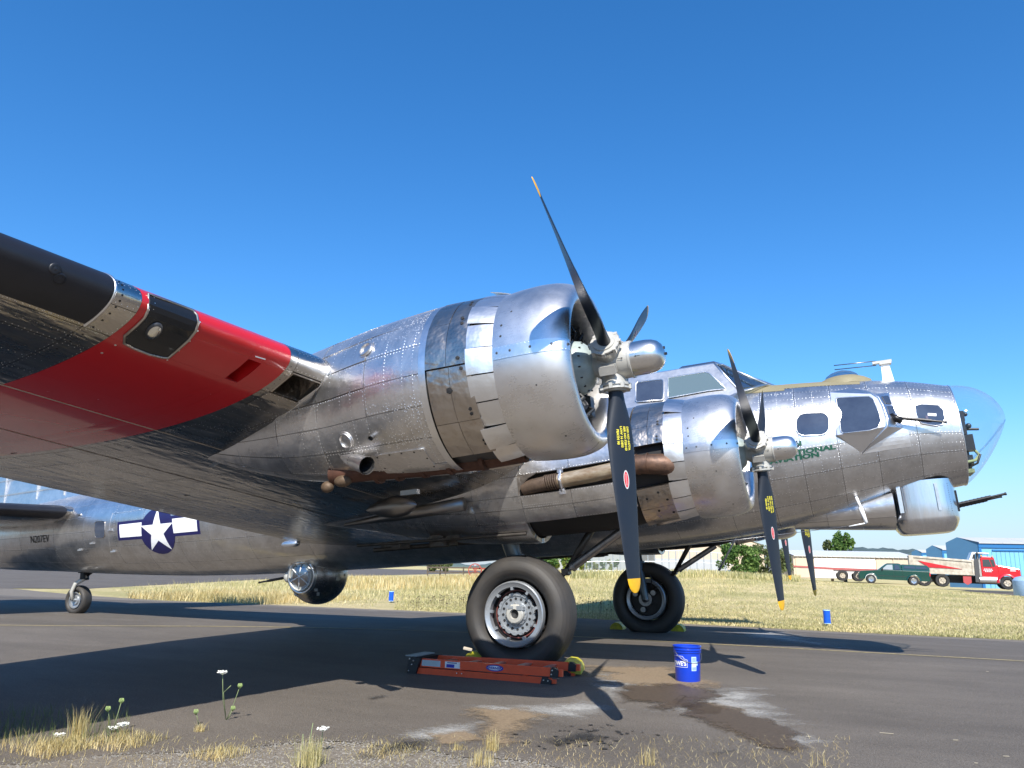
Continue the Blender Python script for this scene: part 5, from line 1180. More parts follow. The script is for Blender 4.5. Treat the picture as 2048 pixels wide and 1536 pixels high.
# stepladder, folded and lying on its side edge
LR = pm('ladder_orange', (.78, .085, .022), .42, noise=.12, nscale=10, bump=.03); LB = pm('ladder_black', (.015, .015, .016), .5)
A0 = gpx(822, 1346); A1 = gpx(1110, 1369); dv = A1-A0; LL = float(np.linalg.norm(dv[:2])); rz = math.atan2(dv[1], dv[0])
lad = empty('stepladder', tuple(A0), rz, 'folded orange fibreglass stepladder lying on the asphalt in front of the near wheel', 'stepladder')
LL = 1.80
w0, w1_ = .30, .50   # width at the top and at the feet (lies flat, rails apart in y)
def rail(y0, y1, z0, z1, x0, x1, name='rail', mat=LR):
    b = MB(); 
    V = [(x0, y0, z0), (x1, y1, z0), (x1, y1+.03, z0), (x0, y0+.03, z0), (x0, y0, z1), (x1, y1, z1), (x1, y1+.03, z1), (x0, y0+.03, z1)]
    b.add(V, [(0, 3, 2, 1), (4, 5, 6, 7), (0, 1, 5, 4), (1, 2, 6, 5), (2, 3, 7, 6), (3, 0, 4, 7)]); o = b.o(name, mat, lad); return o
yf = lambda x, o=0.: 0+o-0*x
rail(0, -.02, .0, .065, .03, 1.72, 'rear_rail'); rail(.015, 0, .075, .165, .06, 1.70, 'front_rail')
rail(.42, .60, .0, .065, .03, 1.72, 'rear_rail'); rail(.40, .58, .075, .165, .06, 1.70, 'front_rail')
for k in range(5):
    x = .34+k*.30; b = MB(); b.box((x, .01+.21+.05*x+.0, .125), (.075 if k % 2 else .06, .38+.1*x, .022)); b.o('step', pm('ladder_step_aluminium', (.6, .6, .6), .35, 1), lad)
for k in range(3):
    x = .5+k*.4; b = MB(); b.tube([(x, .0, .03), (x, .42+.1*x, .03)], .012, 8); b.o('rear_brace', LR, lad)
b = MB(); b.prism([(-.03, .0), (.08, .0), (.13, .17), (.03, .185), (-.02, .15)], .52, (0, .22, 0)); b.o('top_cap', LB, lad)
b = MB(); b.box((-.0, .2, .188), (.14, .44, .012)); b.o('cap_tray', pm('cap_grey', (.25, .28, .28), .5), lad)
for x0, x1, y_, z0, z1 in ((1.70, 1.80, -.006, .07, .17), (1.60, 1.73, -.024, -.002, .068), (1.70, 1.80, .575, .07, .17), (1.60, 1.73, .595, -.002, .068)):
    b = MB(); b.prism([(x0-.0, z0), (x1-.01, z0+.0), (x1, z1-.03), (x1-.05, z1), (x0+.02, z1)], .05, (0, y_+.018, 0)); b.o('rubber_foot', LB, lad)
    b = MB(); b.prism([(x1-.015, z0+.01), (x1+.035, z0+.01), (x1+.035, z1-.02), (x1-.01, z1-.02)], .045, (0, y_+.03, 0)); b.o('foot_bracket', LR, lad)
for k, (x, y_, z) in enumerate([(.0, -.042, .16), (.03, -.042, .10), (-.01, -.042, .03), (.05, -.042, .14), (1.73, -.012, .14), (1.72, -.012, .10), (1.64, -.033, .04), (1.69, -.033, .035), (.62, -.001, .15), (.62, -.001, .12), (.60, -.022, .04), (.66, -.022, .04)]):
    b = MB(); b.rev([(-.008, .001), (-.008, .006), (0, .008)], (x, y_, z), 'Y', 8); b.o('rivet_head', RIV, lad)
def onrail(x0, x1, z0, z1, mat, name, y_=-.003):
    b = MB(); yy = lambda x: .015-.015*x/1.7+y_; b.add([(x0, yy(x0), z0), (x1, yy(x1), z0), (x1, yy(x1), z1), (x0, yy(x0), z1), (x0, yy(x0)+.002, z0), (x1, yy(x1)+.002, z0), (x1, yy(x1)+.002, z1), (x0, yy(x0)+.002, z1)], [(0, 1, 2, 3), (0, 4, 5, 1), (3, 2, 6, 7), (0, 3, 7, 4), (1, 5, 6, 2)]); return b.o(name, mat, lad)
onrail(.13, .37, .088, .152, pm('label_grey', (.50, .56, .58), .5), 'label'); onrail(.43, .62, .085, .152, WHT, 'label'); onrail(.45, .55, .09, .125, pm('label_blue', (.02, .03, .35), .5), 'label_print', -.005)
for i in range(5): onrail(.15, .35, .097+i*.011, .1005+i*.011, pm('label_lines', (.35, .40, .42), .6), 'label_print', -.005)
onrail(.46, .58, .135, .146, pm('label_blue2', (.12, .14, .25), .5), 'label_print', -.005)
for mt, ra, rb, yo in ((pm('logo_blue', (.01, .03, .32), .4), .105, .034, -.004), (WHT, .085, .023, -.006)):
    b = MB(); P = [(1.05+ra*math.cos(t), .010-.015+.006+yo-.003, .120+rb*math.sin(t)) for t in np.linspace(0, 2*PI, 25)[:-1]]; P = [(p[0], .015-.015*p[0]/1.7+yo, p[2]) for p in P]; b.add(P, [tuple(range(24))]); b.o('brand_oval', mt, lad)
text_mesh('WERNER', .036, lambda x, y: (1.05+x, .015-.015*(1.05+x)/1.7-.0085, .108+y), 'brand_lettering', pm('logo_blue', (0, 0, 0)), lad, .0012, 'CENTER', 1.15)
# bucket
BB = pm('bucket_blue', (.004, .045, .50), .32, noise=.06, nscale=6, coat=.3)
bp_ = gpx(1376, 1362); buc = empty('bucket', tuple(bp_), 0, 'bright blue plastic bucket with white lettering standing on the wet stain', 'bucket')
b = MB(); b.rev([(0, .001), (0, .128), (.01, .133), (.30, .142), (.302, .150), (.312, .152), (.316, .144), (.325, .144), (.327, .154), (.337, .155), (.341, .146), (.358, .147), (.36, .156), (.372, .156), (.372, .146), (.12, .132), (.12, .001)], (0, 0, 0), 'Z', 48); b.o('bucket_body', BB, buc, True, auto=25)
b = MB(); pts = [(.158*math.cos(t), .158*math.sin(t)*.9-.0, .33-.13*abs(math.sin(t))**.8) for t in np.linspace(PI+.0, 2*PI, 17)]; vd = math.atan2(CAM[1]-bp_[1], CAM[0]-bp_[0])
rot = Matrix.Rotation(vd+PI/2+.55, 3, 'Z'); b.tube([rot@Vector(p) for p in pts], .0035, 6); b.o('bucket_handle', STEEL, buc, True)
def onb_(x, z, r=.1415):
    a = vd+x/r; rr = r-(.302-z)*.031+.0; return (rr*math.cos(a), rr*math.sin(a), z)
def bpatch(x0, x1, z0, z1, mat, name, lift=.0015):
    b = MB(); n = 8; P = [onb_(x0+(x1-x0)*i/n, z, .1415+lift) for z in (z0, z1) for i in range(n+1)]; b.add(P, [(i, i+1, n+2+i, n+1+i) for i in range(n)]); return b.o(name, mat, buc)
PB = pm('print_pale_blue', (.45, .62, .78), .5)
bpatch(.045, .105, .12, .265, PB, 'printed_label'); bpatch(.10, .125, .175, .215, PB, 'printed_label'); bpatch(.055, .098, .16, .20, WHT, 'printed_label', .0025)
for i in range(6): bpatch(.052, .1, .128+i*.006, .130+i*.006, BB, 'printed_line', .0025)
for i in range(5): bpatch(.052, .1, .215+i*.009, .218+i*.009, BB, 'printed_line', .0025)
text_mesh("LOWE'S", .062, lambda x, y: onb_(-.012+x, .172+y, .1435), 'bucket_lettering', WHT, buc, .0022, 'RIGHT', .95)
b = MB()
for P in ([(-.2, .155), (-.001, .155)], [(-.001, .155), (-.001, .232)], [(-.001, .232), (-.03, .24)], [(-.03, .24), (-.055, .268)], [(-.055, .268), (-.2, .268)]):
    (x0, z0), (x1, z1) = P; q = [onb_(x0+(x1-x0)*i/6, z0+(z1-z0)*i/6, .1435) for i in range(7)]; b.tube(q, .0022, 4)
b.o('logo_outline', WHT, buc)
# taxiway markers
for px, py, lab in ((1655, 1251, 'blue taxiway edge marker in the mown grass on the right'), (782, 1205, 'blue taxiway edge marker between the ball turret and the near wheel')):
    q = gpx(px, py); t = empty('taxiway_marker', tuple(q), 0, lab, 'taxiway marker', 'blue taxiway edge markers')
    b = MB(); b.rev([(.05, .085), (.37, .085), (.37, .07), (.06, .07)], (0, 0, 0), 'Z', 20); b.o('reflector_sleeve', pm('marker_blue', (.005, .09, .62), .35, noise=.2, nscale=12), t, True, auto=40)
    b = MB(); b.rev([(.36, .088), (.375, .088), (.38, .07)], (0, 0, 0), 'Z', 20); b.rev([(.045, .088), (.06, .088)], (0, 0, 0), 'Z', 20); b.o('pale_band', pm('marker_band', (.35, .55, .8), .4), t, True)
    b = MB(); b.tube([(0, 0, 0), (0, 0, .1)], .025, 10); b.o('marker_stake', STEEL, t)

# ---------------------------------------------------------------- vegetation
def blades(name, pos, h, wdt, mat, lean=.35, label=None, cat=None, kind='stuff', seg=1, par=None, loc=None):
    """many thin grass blades: pos (k,3), h (k,)"""
    k = len(pos); a = rng.uniform(0, 2*PI, k); d = np.stack([np.cos(a), np.sin(a), 0*a], 1); s = np.stack([-np.sin(a), np.cos(a), 0*a], 1); le = rng.uniform(.05, lean, k)[:, None]*h[:, None]
    up = np.array([0, 0, 1.])
    w_ = wdt*rng.uniform(.6, 1.4, k)[:, None]
    P0 = pos-s*w_; P1 = pos+s*w_; M0 = pos+d*le*.35+up*h[:, None]*.55-s*w_*.7; M1 = M0+s*w_*1.4; T = pos+d*le+up*h[:, None]
    V = np.stack([P0, P1, M1, M0, T], 1).reshape(-1, 3); i = np.arange(k)*5
    me = bpy.data.meshes.new(name); me.vertices.add(len(V)); me.vertices.foreach_set('co', V.ravel())
    li = np.stack([i, i+1, i+2, i+3, i+3, i+2, i+4], 1).ravel(); me.loops.add(len(li)); me.loops.foreach_set('vertex_index', li)
    ls = np.stack([np.arange(k)*7, np.arange(k)*7+4], 1).ravel(); lt = np.tile([4, 3], k); me.polygons.add(2*k); me.polygons.foreach_set('loop_start', ls); me.polygons.foreach_set('loop_total', lt)
    c = me.attributes.new('shade', 'FLOAT', 'POINT'); c.data.foreach_set('value', np.repeat(rng.uniform(0, 1, k), 5).astype(np.float32))
    me.update(calc_edges=True); me.materials.append(mat); o = bpy.data.objects.new(name, me); COL.objects.link(o)
    if kind: o['kind'] = kind
    if par: o.parent = par
    return tag(o, label, cat)
def blade_mat(name, c0, c1, c2):
    m, n, L, b = nodes(name); at = add(n, 'ShaderNodeAttribute', attribute_name='shade'); r = add(n, 'ShaderNodeValToRGB'); e = r.color_ramp.elements; e[0].color = (*c0, 1); e[1].color = (*c2, 1); x = e.new(.5); x.color = (*c1, 1); L.new(at.outputs['Fac'], r.inputs[0])
    tc = add(n, 'ShaderNodeTexCoord'); nz = add(n, 'ShaderNodeTexNoise'); setin(nz, 'Scale', .35); setin(nz, 'Detail', 6); L.new(tc.outputs['Object'], nz.inputs['Vector']); mr = add(n, 'ShaderNodeMapRange'); setin(mr, 1, .38); setin(mr, 2, .62); setin(mr, 3, .72); setin(mr, 4, 1.1); L.new(nz.outputs['Fac'], mr.inputs[0]); hs = add(n, 'ShaderNodeHueSaturation'); mh = add(n, 'ShaderNodeMapRange'); setin(mh, 1, .38); setin(mh, 2, .6); setin(mh, 3, .518); setin(mh, 4, .497); L.new(nz.outputs['Fac'], mh.inputs[0]); L.new(mh.outputs[0], hs.inputs['Hue']); L.new(mr.outputs[0], hs.inputs['Value']); L.new(r.outputs[0], hs.inputs['Color']); r = hs
    L.new(r.outputs[0], b.inputs['Base Color']); b.inputs['Roughness'].default_value = .7; b.inputs['Specular IOR Level'].default_value = .2
    tr = add(n, 'ShaderNodeBsdfTranslucent'); L.new(r.outputs[0], tr.inputs[0]); mx = add(n, 'ShaderNodeMixShader'); setin(mx, 0, .3); L.new(b.outputs[0], mx.inputs[1]); L.new(tr.outputs[0], mx.inputs[2]); L.new(mx.outputs[0], n['Material Output'].inputs[0]); return m
STRAWM = blade_mat('dry_straw', (.42, .30, .11), (.60, .46, .21), (.78, .67, .40))
MIXM = blade_mat('mixed_grass', (.30, .30, .11), (.60, .50, .24), (.78, .68, .40))
GREENM = blade_mat('green_stems', (.10, .15, .04), (.18, .23, .08), (.36, .33, .14))
def gp(x, y): return np.stack([x, y, gz(x, y)], 1)
# tall dry grass beyond the taxiway, left part
k = 62000; x = rng.uniform(-34, -1.5, k); y = rng.uniform(6.6, 42, k)**1.0; feA = np.interp(x, [-22, -12.3, -8, -2.8, .45], [6.2, 7.5, 7.7, 7.7, 7.3])
lim = np.interp(y, [6, 12.5, 50], [-15.5, -26, -45]); keep = (y > feA+.15+.5*np.abs(np.sin(x*3.1))+rng.exponential(.3, k)) & (x > lim+rng.exponential(1.4, k)) & (np.sin(x*1.7+np.sin(y*1.3)*2)+np.sin(y*2.1+x*.6) > rng.uniform(-2.6, .3, k)); x, y = x[keep], y[keep]; hh = rng.uniform(.12, .42, len(x))*np.interp(y-np.interp(x, [-22, -8, 0], [6.2, 7.7, 7.3]), [0, 3, 8], [.25, .5, 1.1])*np.interp(x, [-16, -5, -1.5], [1.25, 1, .8])
hh *= rng.choice([.45, .7, 1., 1.35], len(x), p=[.45, .33, .16, .06])
mk = gpx(782, 1205); kp = ~((np.abs(x-mk[0]-(mk[1]-y)*.55) < .45) & (y < mk[1]+.2)); x, y, hh = x[kp], y[kp], hh[kp]
hh = hh*.55
blades('tall_dry_grass', gp(x, y), hh, .008, MIXM, 1.0, 'tall dry golden grass standing beyond the taxiway', 'grass')
k = 6000; x = rng.uniform(-20, -13, k); y = rng.uniform(7.2, 13, k); keep = x > np.interp(y, [6, 13], [-17, -26]); x, y = x[keep], y[keep]; blades('tall_dry_grass', gp(x, y), rng.uniform(.08, .32, len(x)), .008, STRAWM, 1.0, 'clump of tall pale dry grass behind the tail of the airplane', 'grass')
# short mown grass on the right
k = 170000; y = 7.0+(rng.uniform(0, 1, k)**1.6)*50; x = rng.uniform(-1, 1, k)*(9+y*.45)+5+(-.15)*y; keep = y > np.interp(x, [-3, .45, 3, 6.7, 20], [7.8, 7.3, 7.0, 7.0, 7.0]); x, y = x[keep], y[keep]
blades('mown_grass', gp(x, y), rng.uniform(.02, .065, len(x))*np.interp(y, [7, 60], [1, 1.7]), .007, MIXM, 1.8, 'short mown yellow grass on the slope beyond the taxiway', 'grass')
# seed heads (wild carrot) in the shade by the far wheel
k = 240; x = rng.uniform(-9, -1, k); y = rng.uniform(8.2, 13, k); b = MB()
for i in range(k):
    z = float(gz(x[i], y[i])); h = random.uniform(.18, .42); b.tube([(x[i], y[i], z), (x[i]+.02, y[i], z+h)], .003, 4); b.ball((x[i]+.02, y[i], z+h), .022, 6, 4, (1, 1, .6))
tag(b.o('seed_heads', pm('dark_seed', (.07, .05, .03), .8), None), 'dark seed heads scattered over the grass by the far wheel', 'weeds', kind='stuff')
# dry litter and weeds on the near gravel verge
def verge(n, px0, px1, py0, py1): return np.array([gpx(random.uniform(px0, px1), random.uniform(py0, py1)) for _ in range(n)])
P = verge(5200, -60, 1700, 1474, 1580); blades('dry_litter', P, rng.uniform(.008, .035, len(P)), .0012, STRAWM, 3.2, 'sparse dry grass litter on the near gravel verge', 'grass')
def clump(px, py, n, h, spread, mat, label, lean=.5, wd=.0016):
    n = int(n*(1.9 if h < .1 else 1.5))
    c = gpx(px, py); r = np.clip(rng.normal(0, spread, (n, 2)), -1.5*spread, 1.5*spread); q = np.stack([c[0]+r[:, 0], c[1]+r[:, 1]], 1); z = gz(q[:, 0], q[:, 1]); o = blades('grass_clump', np.stack([q[:, 0]-c[0], q[:, 1]-c[1], z-c[2]], 1), rng.uniform(.4, 1, n)*h, wd, mat, lean, label, 'grass clump', kind=None); o.location = c; o['group'] = 'dry grass clumps on the near verge'; return o
clump(155, 1478, 90, .26, .035, STRAWM, 'tall dry grass clump in the shadow at the lower left'); clump(110, 1500, 420, .09, .13, STRAWM, 'low matted golden grass clump at the lower left', 1.6)
clump(245, 1486, 320, .08, .14, STRAWM, 'low matted dry grass clump right of the tall one', 1.6); clump(30, 1490, 60, .10, .10, STRAWM, 'small dry grass tuft at the left edge', 1.0)
clump(620, 1530, 190, .20, .055, MIXM, 'upright yellow green grass clump at the bottom centre left', .55); clump(440, 1510, 260, .06, .10, STRAWM, 'low orange dry grass clump under the white flower', 1.6); clump(400, 1462, 40, .07, .03, STRAWM, 'tiny bleached grass tuft on the verge', 1.2)
clump(985, 1500, 55, .16, .03, STRAWM, 'dry grass tuft beside the tan stain'); clump(965, 1530, 70, .12, .05, STRAWM, 'dry grass tuft at the bottom edge below the tan stain'); clump(915, 1500, 30, .07, .02, STRAWM, 'small dry tuft left of the tan stain')
clump(1295, 1530, 26, .15, .03, STRAWM, 'thin dry tuft at the bottom edge right of centre'); clump(1640, 1530, 12, .12, .03, STRAWM, 'few bare stems at the bottom edge on the right', .3, .0014)
clump(780, 1505, 160, .05, .12, STRAWM, 'low scattered dry grass below the oil stain', 1.8)
ca = gpx(130, 1470)
for nm, n, hh_ in (('dark_weeds', 900, .16),):
    P = verge(n, -80, 260, 1425, 1490); blades('shaded_weeds', P, rng.uniform(.03, hh_*.8, n), .0014, GREENM, .8, 'grey green weeds in the wing shadow at the lower left', 'weeds')
def carrot(px, py, segs, label):
    """wild carrot: stems as pixel polylines on one upright plane at the plant, with flower heads"""
    c = gpx(px, py); dep = float((c-CAM)@_f); t = empty('wild_carrot', tuple(c), 0, label, 'wildflower', 'wild carrot plants on the near verge'); hs = []
    b = MB()
    for pts, head in segs:
        W = [Vector(dpx(x, y, dep+random.uniform(-.05, .05)*(i > 0))-c) for i, (x, y) in enumerate(pts)]; b.tube(W, .0028, 5); hs.append((W[-1], head))
    b.o('stem', GREENM if 0 else pm('stem_green', (.20, .25, .11), .7), t, True)
    for p, head in hs:
        if head == 'w':
            b = MB()
            for i in range(46):
                a, r = random.uniform(0, 2*PI), .042*math.sqrt(random.random()); q = p+Vector((r*math.cos(a), r*math.sin(a), random.uniform(0, .012))); b.ball(q, .0062, 6, 4, (1, 1, .6))
            for i in range(10): a = 2*PI*i/10; b.tube([p-Vector((0, 0, .018)), p+Vector((.036*math.cos(a), .036*math.sin(a), 0))], .0012, 4)
            b.o('flower_head', pm('flower_white', (.78, .78, .72), .7), t, True)
        elif head == 'g':
            b = MB()
            for i in range(12): a = 2*PI*i/12; b.tube([p-Vector((0, 0, .022)), p+Vector((.019*math.cos(a), .019*math.sin(a), .0)), p+Vector((.013*math.cos(a), .013*math.sin(a), .020))], .0018, 4)
            b.ball(p+Vector((0, 0, .002)), .011, 8, 6, (1, 1, .7)); b.o('seed_head', pm('seed_green', (.30, .40, .14), .7), t, True)
carrot(452, 1440, [([(452, 1440), (446, 1400), (445, 1345)], 'w'), ([(452, 1440), (447, 1385), (462, 1371)], 's'), ([(452, 1440), (466, 1412), (480, 1372)], 'g'), ([(456, 1438), (466, 1417)], 'g')], 'wild carrot with a flat white flower above the wing shadow edge')
carrot(222, 1465, [([(222, 1465), (216, 1418)], 'g'), ([(226, 1465), (235, 1430), (243, 1402)], 'g'), ([(224, 1464), (228, 1456)], 'w'), ([(226, 1462), (246, 1449)], 'w')], 'wild carrot with green heads in the wing shadow')
carrot(118, 1478, [([(126, 1490), (119, 1470)], 'w'), ([(112, 1486), (106, 1465)], 's')], 'single white flower low at the lower left')
carrot(398, 1450, [([(398, 1452), (392, 1424)], 'g'), ([(410, 1475), (409, 1469)], 'w')], 'short wild carrot left of the tall white flower')
carrot(600, 1500, [([(604, 1510), (606, 1468)], 's'), ([(640, 1515), (646, 1458)], 'w'), ([(615, 1510), (626, 1446)], 's')], 'small white flowers in the upright green clump')
# gravel stones
k = 15000; P = verge(k, -100, 2100, 1455, 1600)
keep = np.array([p[1] < float(np.interp(p[0], [-8, -1.6, -.9, .2, 1.6, 3.2, 8], [-11.5, -8.9, -8.2, -7.15, -7.15, -7.1, -7.4]))+min(.6, random.expovariate(6)) for p in P]); P = P[keep]
xe = rng.uniform(-3.5, 7.5, 4200); ye = np.interp(xe, jx, [ne(float(q)) for q in jx])+rng.normal(0, .07, len(xe)); P = np.concatenate([P, np.stack([xe, ye, gz(xe, ye)+.003], 1)])
b_s = []; V = []; F = []
base = [(1, 0, 0), (-.5, .8, 0), (-.5, -.8, 0), (.1, .1, .8), (.5, .7, .3)]
for i, p in enumerate(P):
    s = random.uniform(.004, .014); a = random.uniform(0, 6.28); ca_, sa_ = math.cos(a), math.sin(a); k0 = len(V)
    for x, y, z in base: V.append((p[0]+s*(x*ca_-y*sa_), p[1]+s*(x*sa_+y*ca_), p[2]+s*z*.8-.006))
    F += [(k0, k0+1, k0+3), (k0+1, k0+2, k0+3), (k0+2, k0, k0+3), (k0, k0+4, k0+1)]
tag(obj('gravel', V, F, GRV2, None, False), 'loose grey gravel along the near edge of the taxiway', 'gravel', kind='stuff')

# ================================================================ BACKGROUND
def hpx(px): return math.tan(math.atan((px-1024)/FPX))
def at(px, depth, dz=0):
    """ground point straight ahead of a pixel column at a given distance"""
    py = 1145; d = ray(px, py); p = CAM+d*depth; return np.array([p[0], p[1], float(gz(p[0], p[1]))+dz])
def zat(px, py, depth): return float((CAM+ray(px, py)*depth)[2])
def leaves_mesh(name, cen, rad, n, mat, par, size=.3):
    k = n; u = rng.normal(0, 1, (k, 3)); u /= np.linalg.norm(u, axis=1, keepdims=True); r = rng.uniform(.35, 1, k)[:, None]**.5
    # clumps: pull towards clump centres
    nc = max(6, n//120); cc_ = rng.normal(0, 1, (nc, 3)); cc_ /= np.linalg.norm(cc_, axis=1, keepdims=True); cc_ *= rng.uniform(.5, .85, nc)[:, None]
    ci = rng.integers(0, nc, k); pos = cc_[ci]+u*r*rng.uniform(.16, .36, nc)[ci][:, None]; pos = pos*np.array(rad)+np.array(cen)
    a = rng.normal(0, 1, (k, 3)); a /= np.linalg.norm(a, axis=1, keepdims=True); c = np.cross(a, rng.normal(0, 1, (k, 3))); c /= np.linalg.norm(c, axis=1, keepdims=True); s = size*rng.uniform(.5, 1.2, k)[:, None]
    V = np.stack([pos-a*s, pos+c*s*.6, pos+a*s, pos-c*s*.6], 1).reshape(-1, 3); me = bpy.data.meshes.new(name); me.vertices.add(4*k); me.vertices.foreach_set('co', V.ravel()); me.loops.add(4*k); me.loops.foreach_set('vertex_index', np.arange(4*k)); me.polygons.add(k); me.polygons.foreach_set('loop_start', np.arange(k)*4); me.polygons.foreach_set('loop_total', np.full(k, 4))
    at_ = me.attributes.new('shade', 'FLOAT', 'POINT'); at_.data.foreach_set('value', np.repeat(rng.uniform(0, 1, k), 4).astype(np.float32)); me.update(calc_edges=True); me.materials.append(mat); o = bpy.data.objects.new(name, me); COL.objects.link(o); o.parent = par; return o
LEAF = blade_mat('leaf_green', (.05, .11, .025), (.11, .19, .045), (.19, .27, .07)); LEAFY = blade_mat('leaf_yellow_green', (.16, .20, .03), (.26, .30, .05), (.36, .38, .08)); LEAFD = blade_mat('leaf_dusty', (.07, .10, .04), (.13, .16, .06), (.20, .21, .09))
BARK = pm('bark', (.09, .07, .05), .9, noise=.3, nscale=6)
def tree(name, px, depth, wpx, top_px, base_dz, mat, label, cat, group=None, n=2600, trunk=True, low=.15, size=None):
    c = at(px, depth); top = zat(px, top_px, depth); h = top-c[2]; w_ = wpx/FPX*depth/2; t = empty(name, tuple(c), 0, label, cat, group)
    ch_ = h*(1-low); sz = size or max(.12, depth*.0022)
    b = MB(); b.tube([(0, 0, -.1), (.05, .02, h*.4), (0, 0, h*.75)], [h*.035, h*.025, h*.01], 8)
    for i in range(5): a = i*1.3; b.tube([(0, 0, h*(.25+.08*i)), (w_*.5*math.cos(a), w_*.5*math.sin(a), h*(.5+.08*i))], [h*.015, h*.006], 6)
    b.o('trunk', BARK, t, True)
    leaves_mesh('crown', (0, 0, h*low+ch_/2), (w_*1.05, w_*1.05, ch_/2*1.05), n, mat, t, sz); return t
tree('shrub', 1475, 62, 92, 1083, 0, LEAF, 'round green bush with a pale guy wire in front of it', 'bush', 'bushes left of the flatbed trailer', 3600, low=.02)
tree('shrub', 1535, 66, 110, 1090, 0, LEAFD, 'dull olive bush right of the round green bush, behind the propeller blades', 'bush', 'bushes left of the flatbed trailer', 3600, low=.02)
tree('broadleaf_tree', 1690, 150, 46, 1058, 0, LEAF, 'bright green tree rising behind the long low hangar', 'tree', None, 2600, low=.2)
tree('broadleaf_tree', 1664, 152, 34, 1078, 0, LEAFD, 'smaller paler tree just left of the bright green tree', 'tree', None, 1500, low=.2)
tree('shrub', 1085, 75, 62, 1102, 0, LEAF, 'rounded green bush above the near main tyre', 'bush', None, 2600, low=.02)
tree('shrub', 1030, 84, 60, 1104, 0, LEAFD, 'dark green bush left of the rounded bush above the near tyre', 'bush', None, 1800, low=.02)
tree('broadleaf_tree', 1140, 110, 44, 1092, 0, LEAF, 'green tree behind the clipped yellow hedge', 'tree', None, 1600, low=.1)
tree('shrub', 880, 110, 60, 1108, 0, LEAFD, 'low dark bush beyond the far apron under the belly', 'bush', None, 1200, low=.02)
for i in range(4): tree('hedge_shrub', 1115+i*17, 88, 17, 1114, 0, LEAFY, 'clipped yellow green shrub, number %s from the left of the near hedge row' % ('one', 'two', 'three', 'four')[i], 'shrub', 'clipped shrubs in the hedge', 420, low=.0)
for i in range(5): tree('hedge_shrub', 1178+i*14, 96, 14, 1117, 0, LEAFY if i % 2 else LEAF, 'clipped shrub behind the mesh fence, number %s from the left of the right-hand row' % ('one', 'two', 'three', 'four', 'five')[i], 'shrub', 'clipped shrubs in the hedge', 300, low=.0)
# tall grass on the crest
k = 16000; pts = [at(random.uniform(1130, 1600), random.uniform(50, 58)) for _ in range(k//2)]; P = np.array(pts); blades('crest_grass', P, rng.uniform(.1, .45, len(P)), .03, MIXM, .4, 'tall yellow grass along the crest in front of the bushes', 'grass')
k = 14000; pts = [at(random.uniform(690, 1140), random.uniform(38, 75)) for _ in range(k//2)]; P = np.array(pts); blades('field_grass', P, rng.uniform(.2, .5, len(P)), .02, STRAWM, .4, 'tall pale dry grass in the field behind the near wheel', 'grass')

def bld(o, P0, ux, uy): pass
def frame_at(px, depth, rz): c = at(px, depth); return c
# view directions for placing buildings
rt = np.array([_r[0], _r[1], 0.]); fw = np.array([math.cos(YAW), math.sin(YAW), 0.])
VR = math.atan2(rt[1], rt[0])       # rotation so that local +x runs to the picture's right and local +y away
def hangar(px0, px1, depth, ytop, yeave, ybase, dep_len, wall, roof, label, cat='hangar', group=None, rot=0., gable=None, doors=None):
    """building whose front lies across the view from px0 to px1"""
    p0 = CAM+ray(px0, 1145)*depth; wd_ = (px1-px0)/FPX*depth; z0 = zat((px0+px1)/2, ybase, depth); ze = zat((px0+px1)/2, yeave, depth)-z0; zt_ = zat((px0+px1)/2, ytop, depth)-z0
    t = empty('hangar', (p0[0], p0[1], z0), VR+rot, label, cat, group); return t, wd_, ze, zt_
CREAM = pm('cream_wall', (.52, .42, .31), .7, noise=.06, nscale=1.5); WROOF = pm('pale_roof', (.52, .53, .52), .5, noise=.08, nscale=1.2); GROOF = pm('grey_roof', (.40, .41, .42), .5, noise=.08, nscale=1.2)
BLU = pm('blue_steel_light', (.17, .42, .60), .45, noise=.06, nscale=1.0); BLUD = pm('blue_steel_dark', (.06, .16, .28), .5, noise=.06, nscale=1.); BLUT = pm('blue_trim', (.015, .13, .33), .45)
# long cream hangar row
t, W_, ze, zt_ = hangar(1588, 1838, 128, 1100, 1113, 1158, 12, CREAM, WROOF, 'long low cream hangar row with a pale metal roof and one white door', rot=.0)
b = MB(); b.box((W_/2, 6, ze/2), (W_, 12, ze)); b.o('wall', CREAM, t)
for k in range(26):
    x0 = W_*k/26; b = MB(); b.add([(x0+.02, -.4, ze), (x0+W_/26-.02, -.4, ze), (x0+W_/26-.02, 6, zt_), (x0+.02, 6, zt_), (x0+.02, -.4, ze-.12), (x0+W_/26-.02, -.4, ze-.12)], [(0, 1, 2, 3), (0, 4, 5, 1)]); b.o('roof_panel', WROOF, t)
b = MB(); b.box((W_/2, 12, zt_/2), (W_, 11.9, zt_)); b.o('rear_roof', WROOF, t)
for k, (a, c_, mt) in enumerate(((1592, 1628, CREAM), (1630, 1752, WHT), (1754, 1786, CREAM), (1788, 1822, CREAM))):
    x0 = (a-1588)/250*W_; x1 = (c_-1588)/250*W_; b = MB(); b.box(((x0+x1)/2, -.06, ze*.46), (x1-x0, .1, ze*.88)); b.o('hangar_door', mt, t)
b = MB(); b.box(((1830-1588)/250*W_, -.1, ze/2), (.5, .2, ze)); b.o('end_post', pm('dark_post', (.10, .08, .06), .7), t)
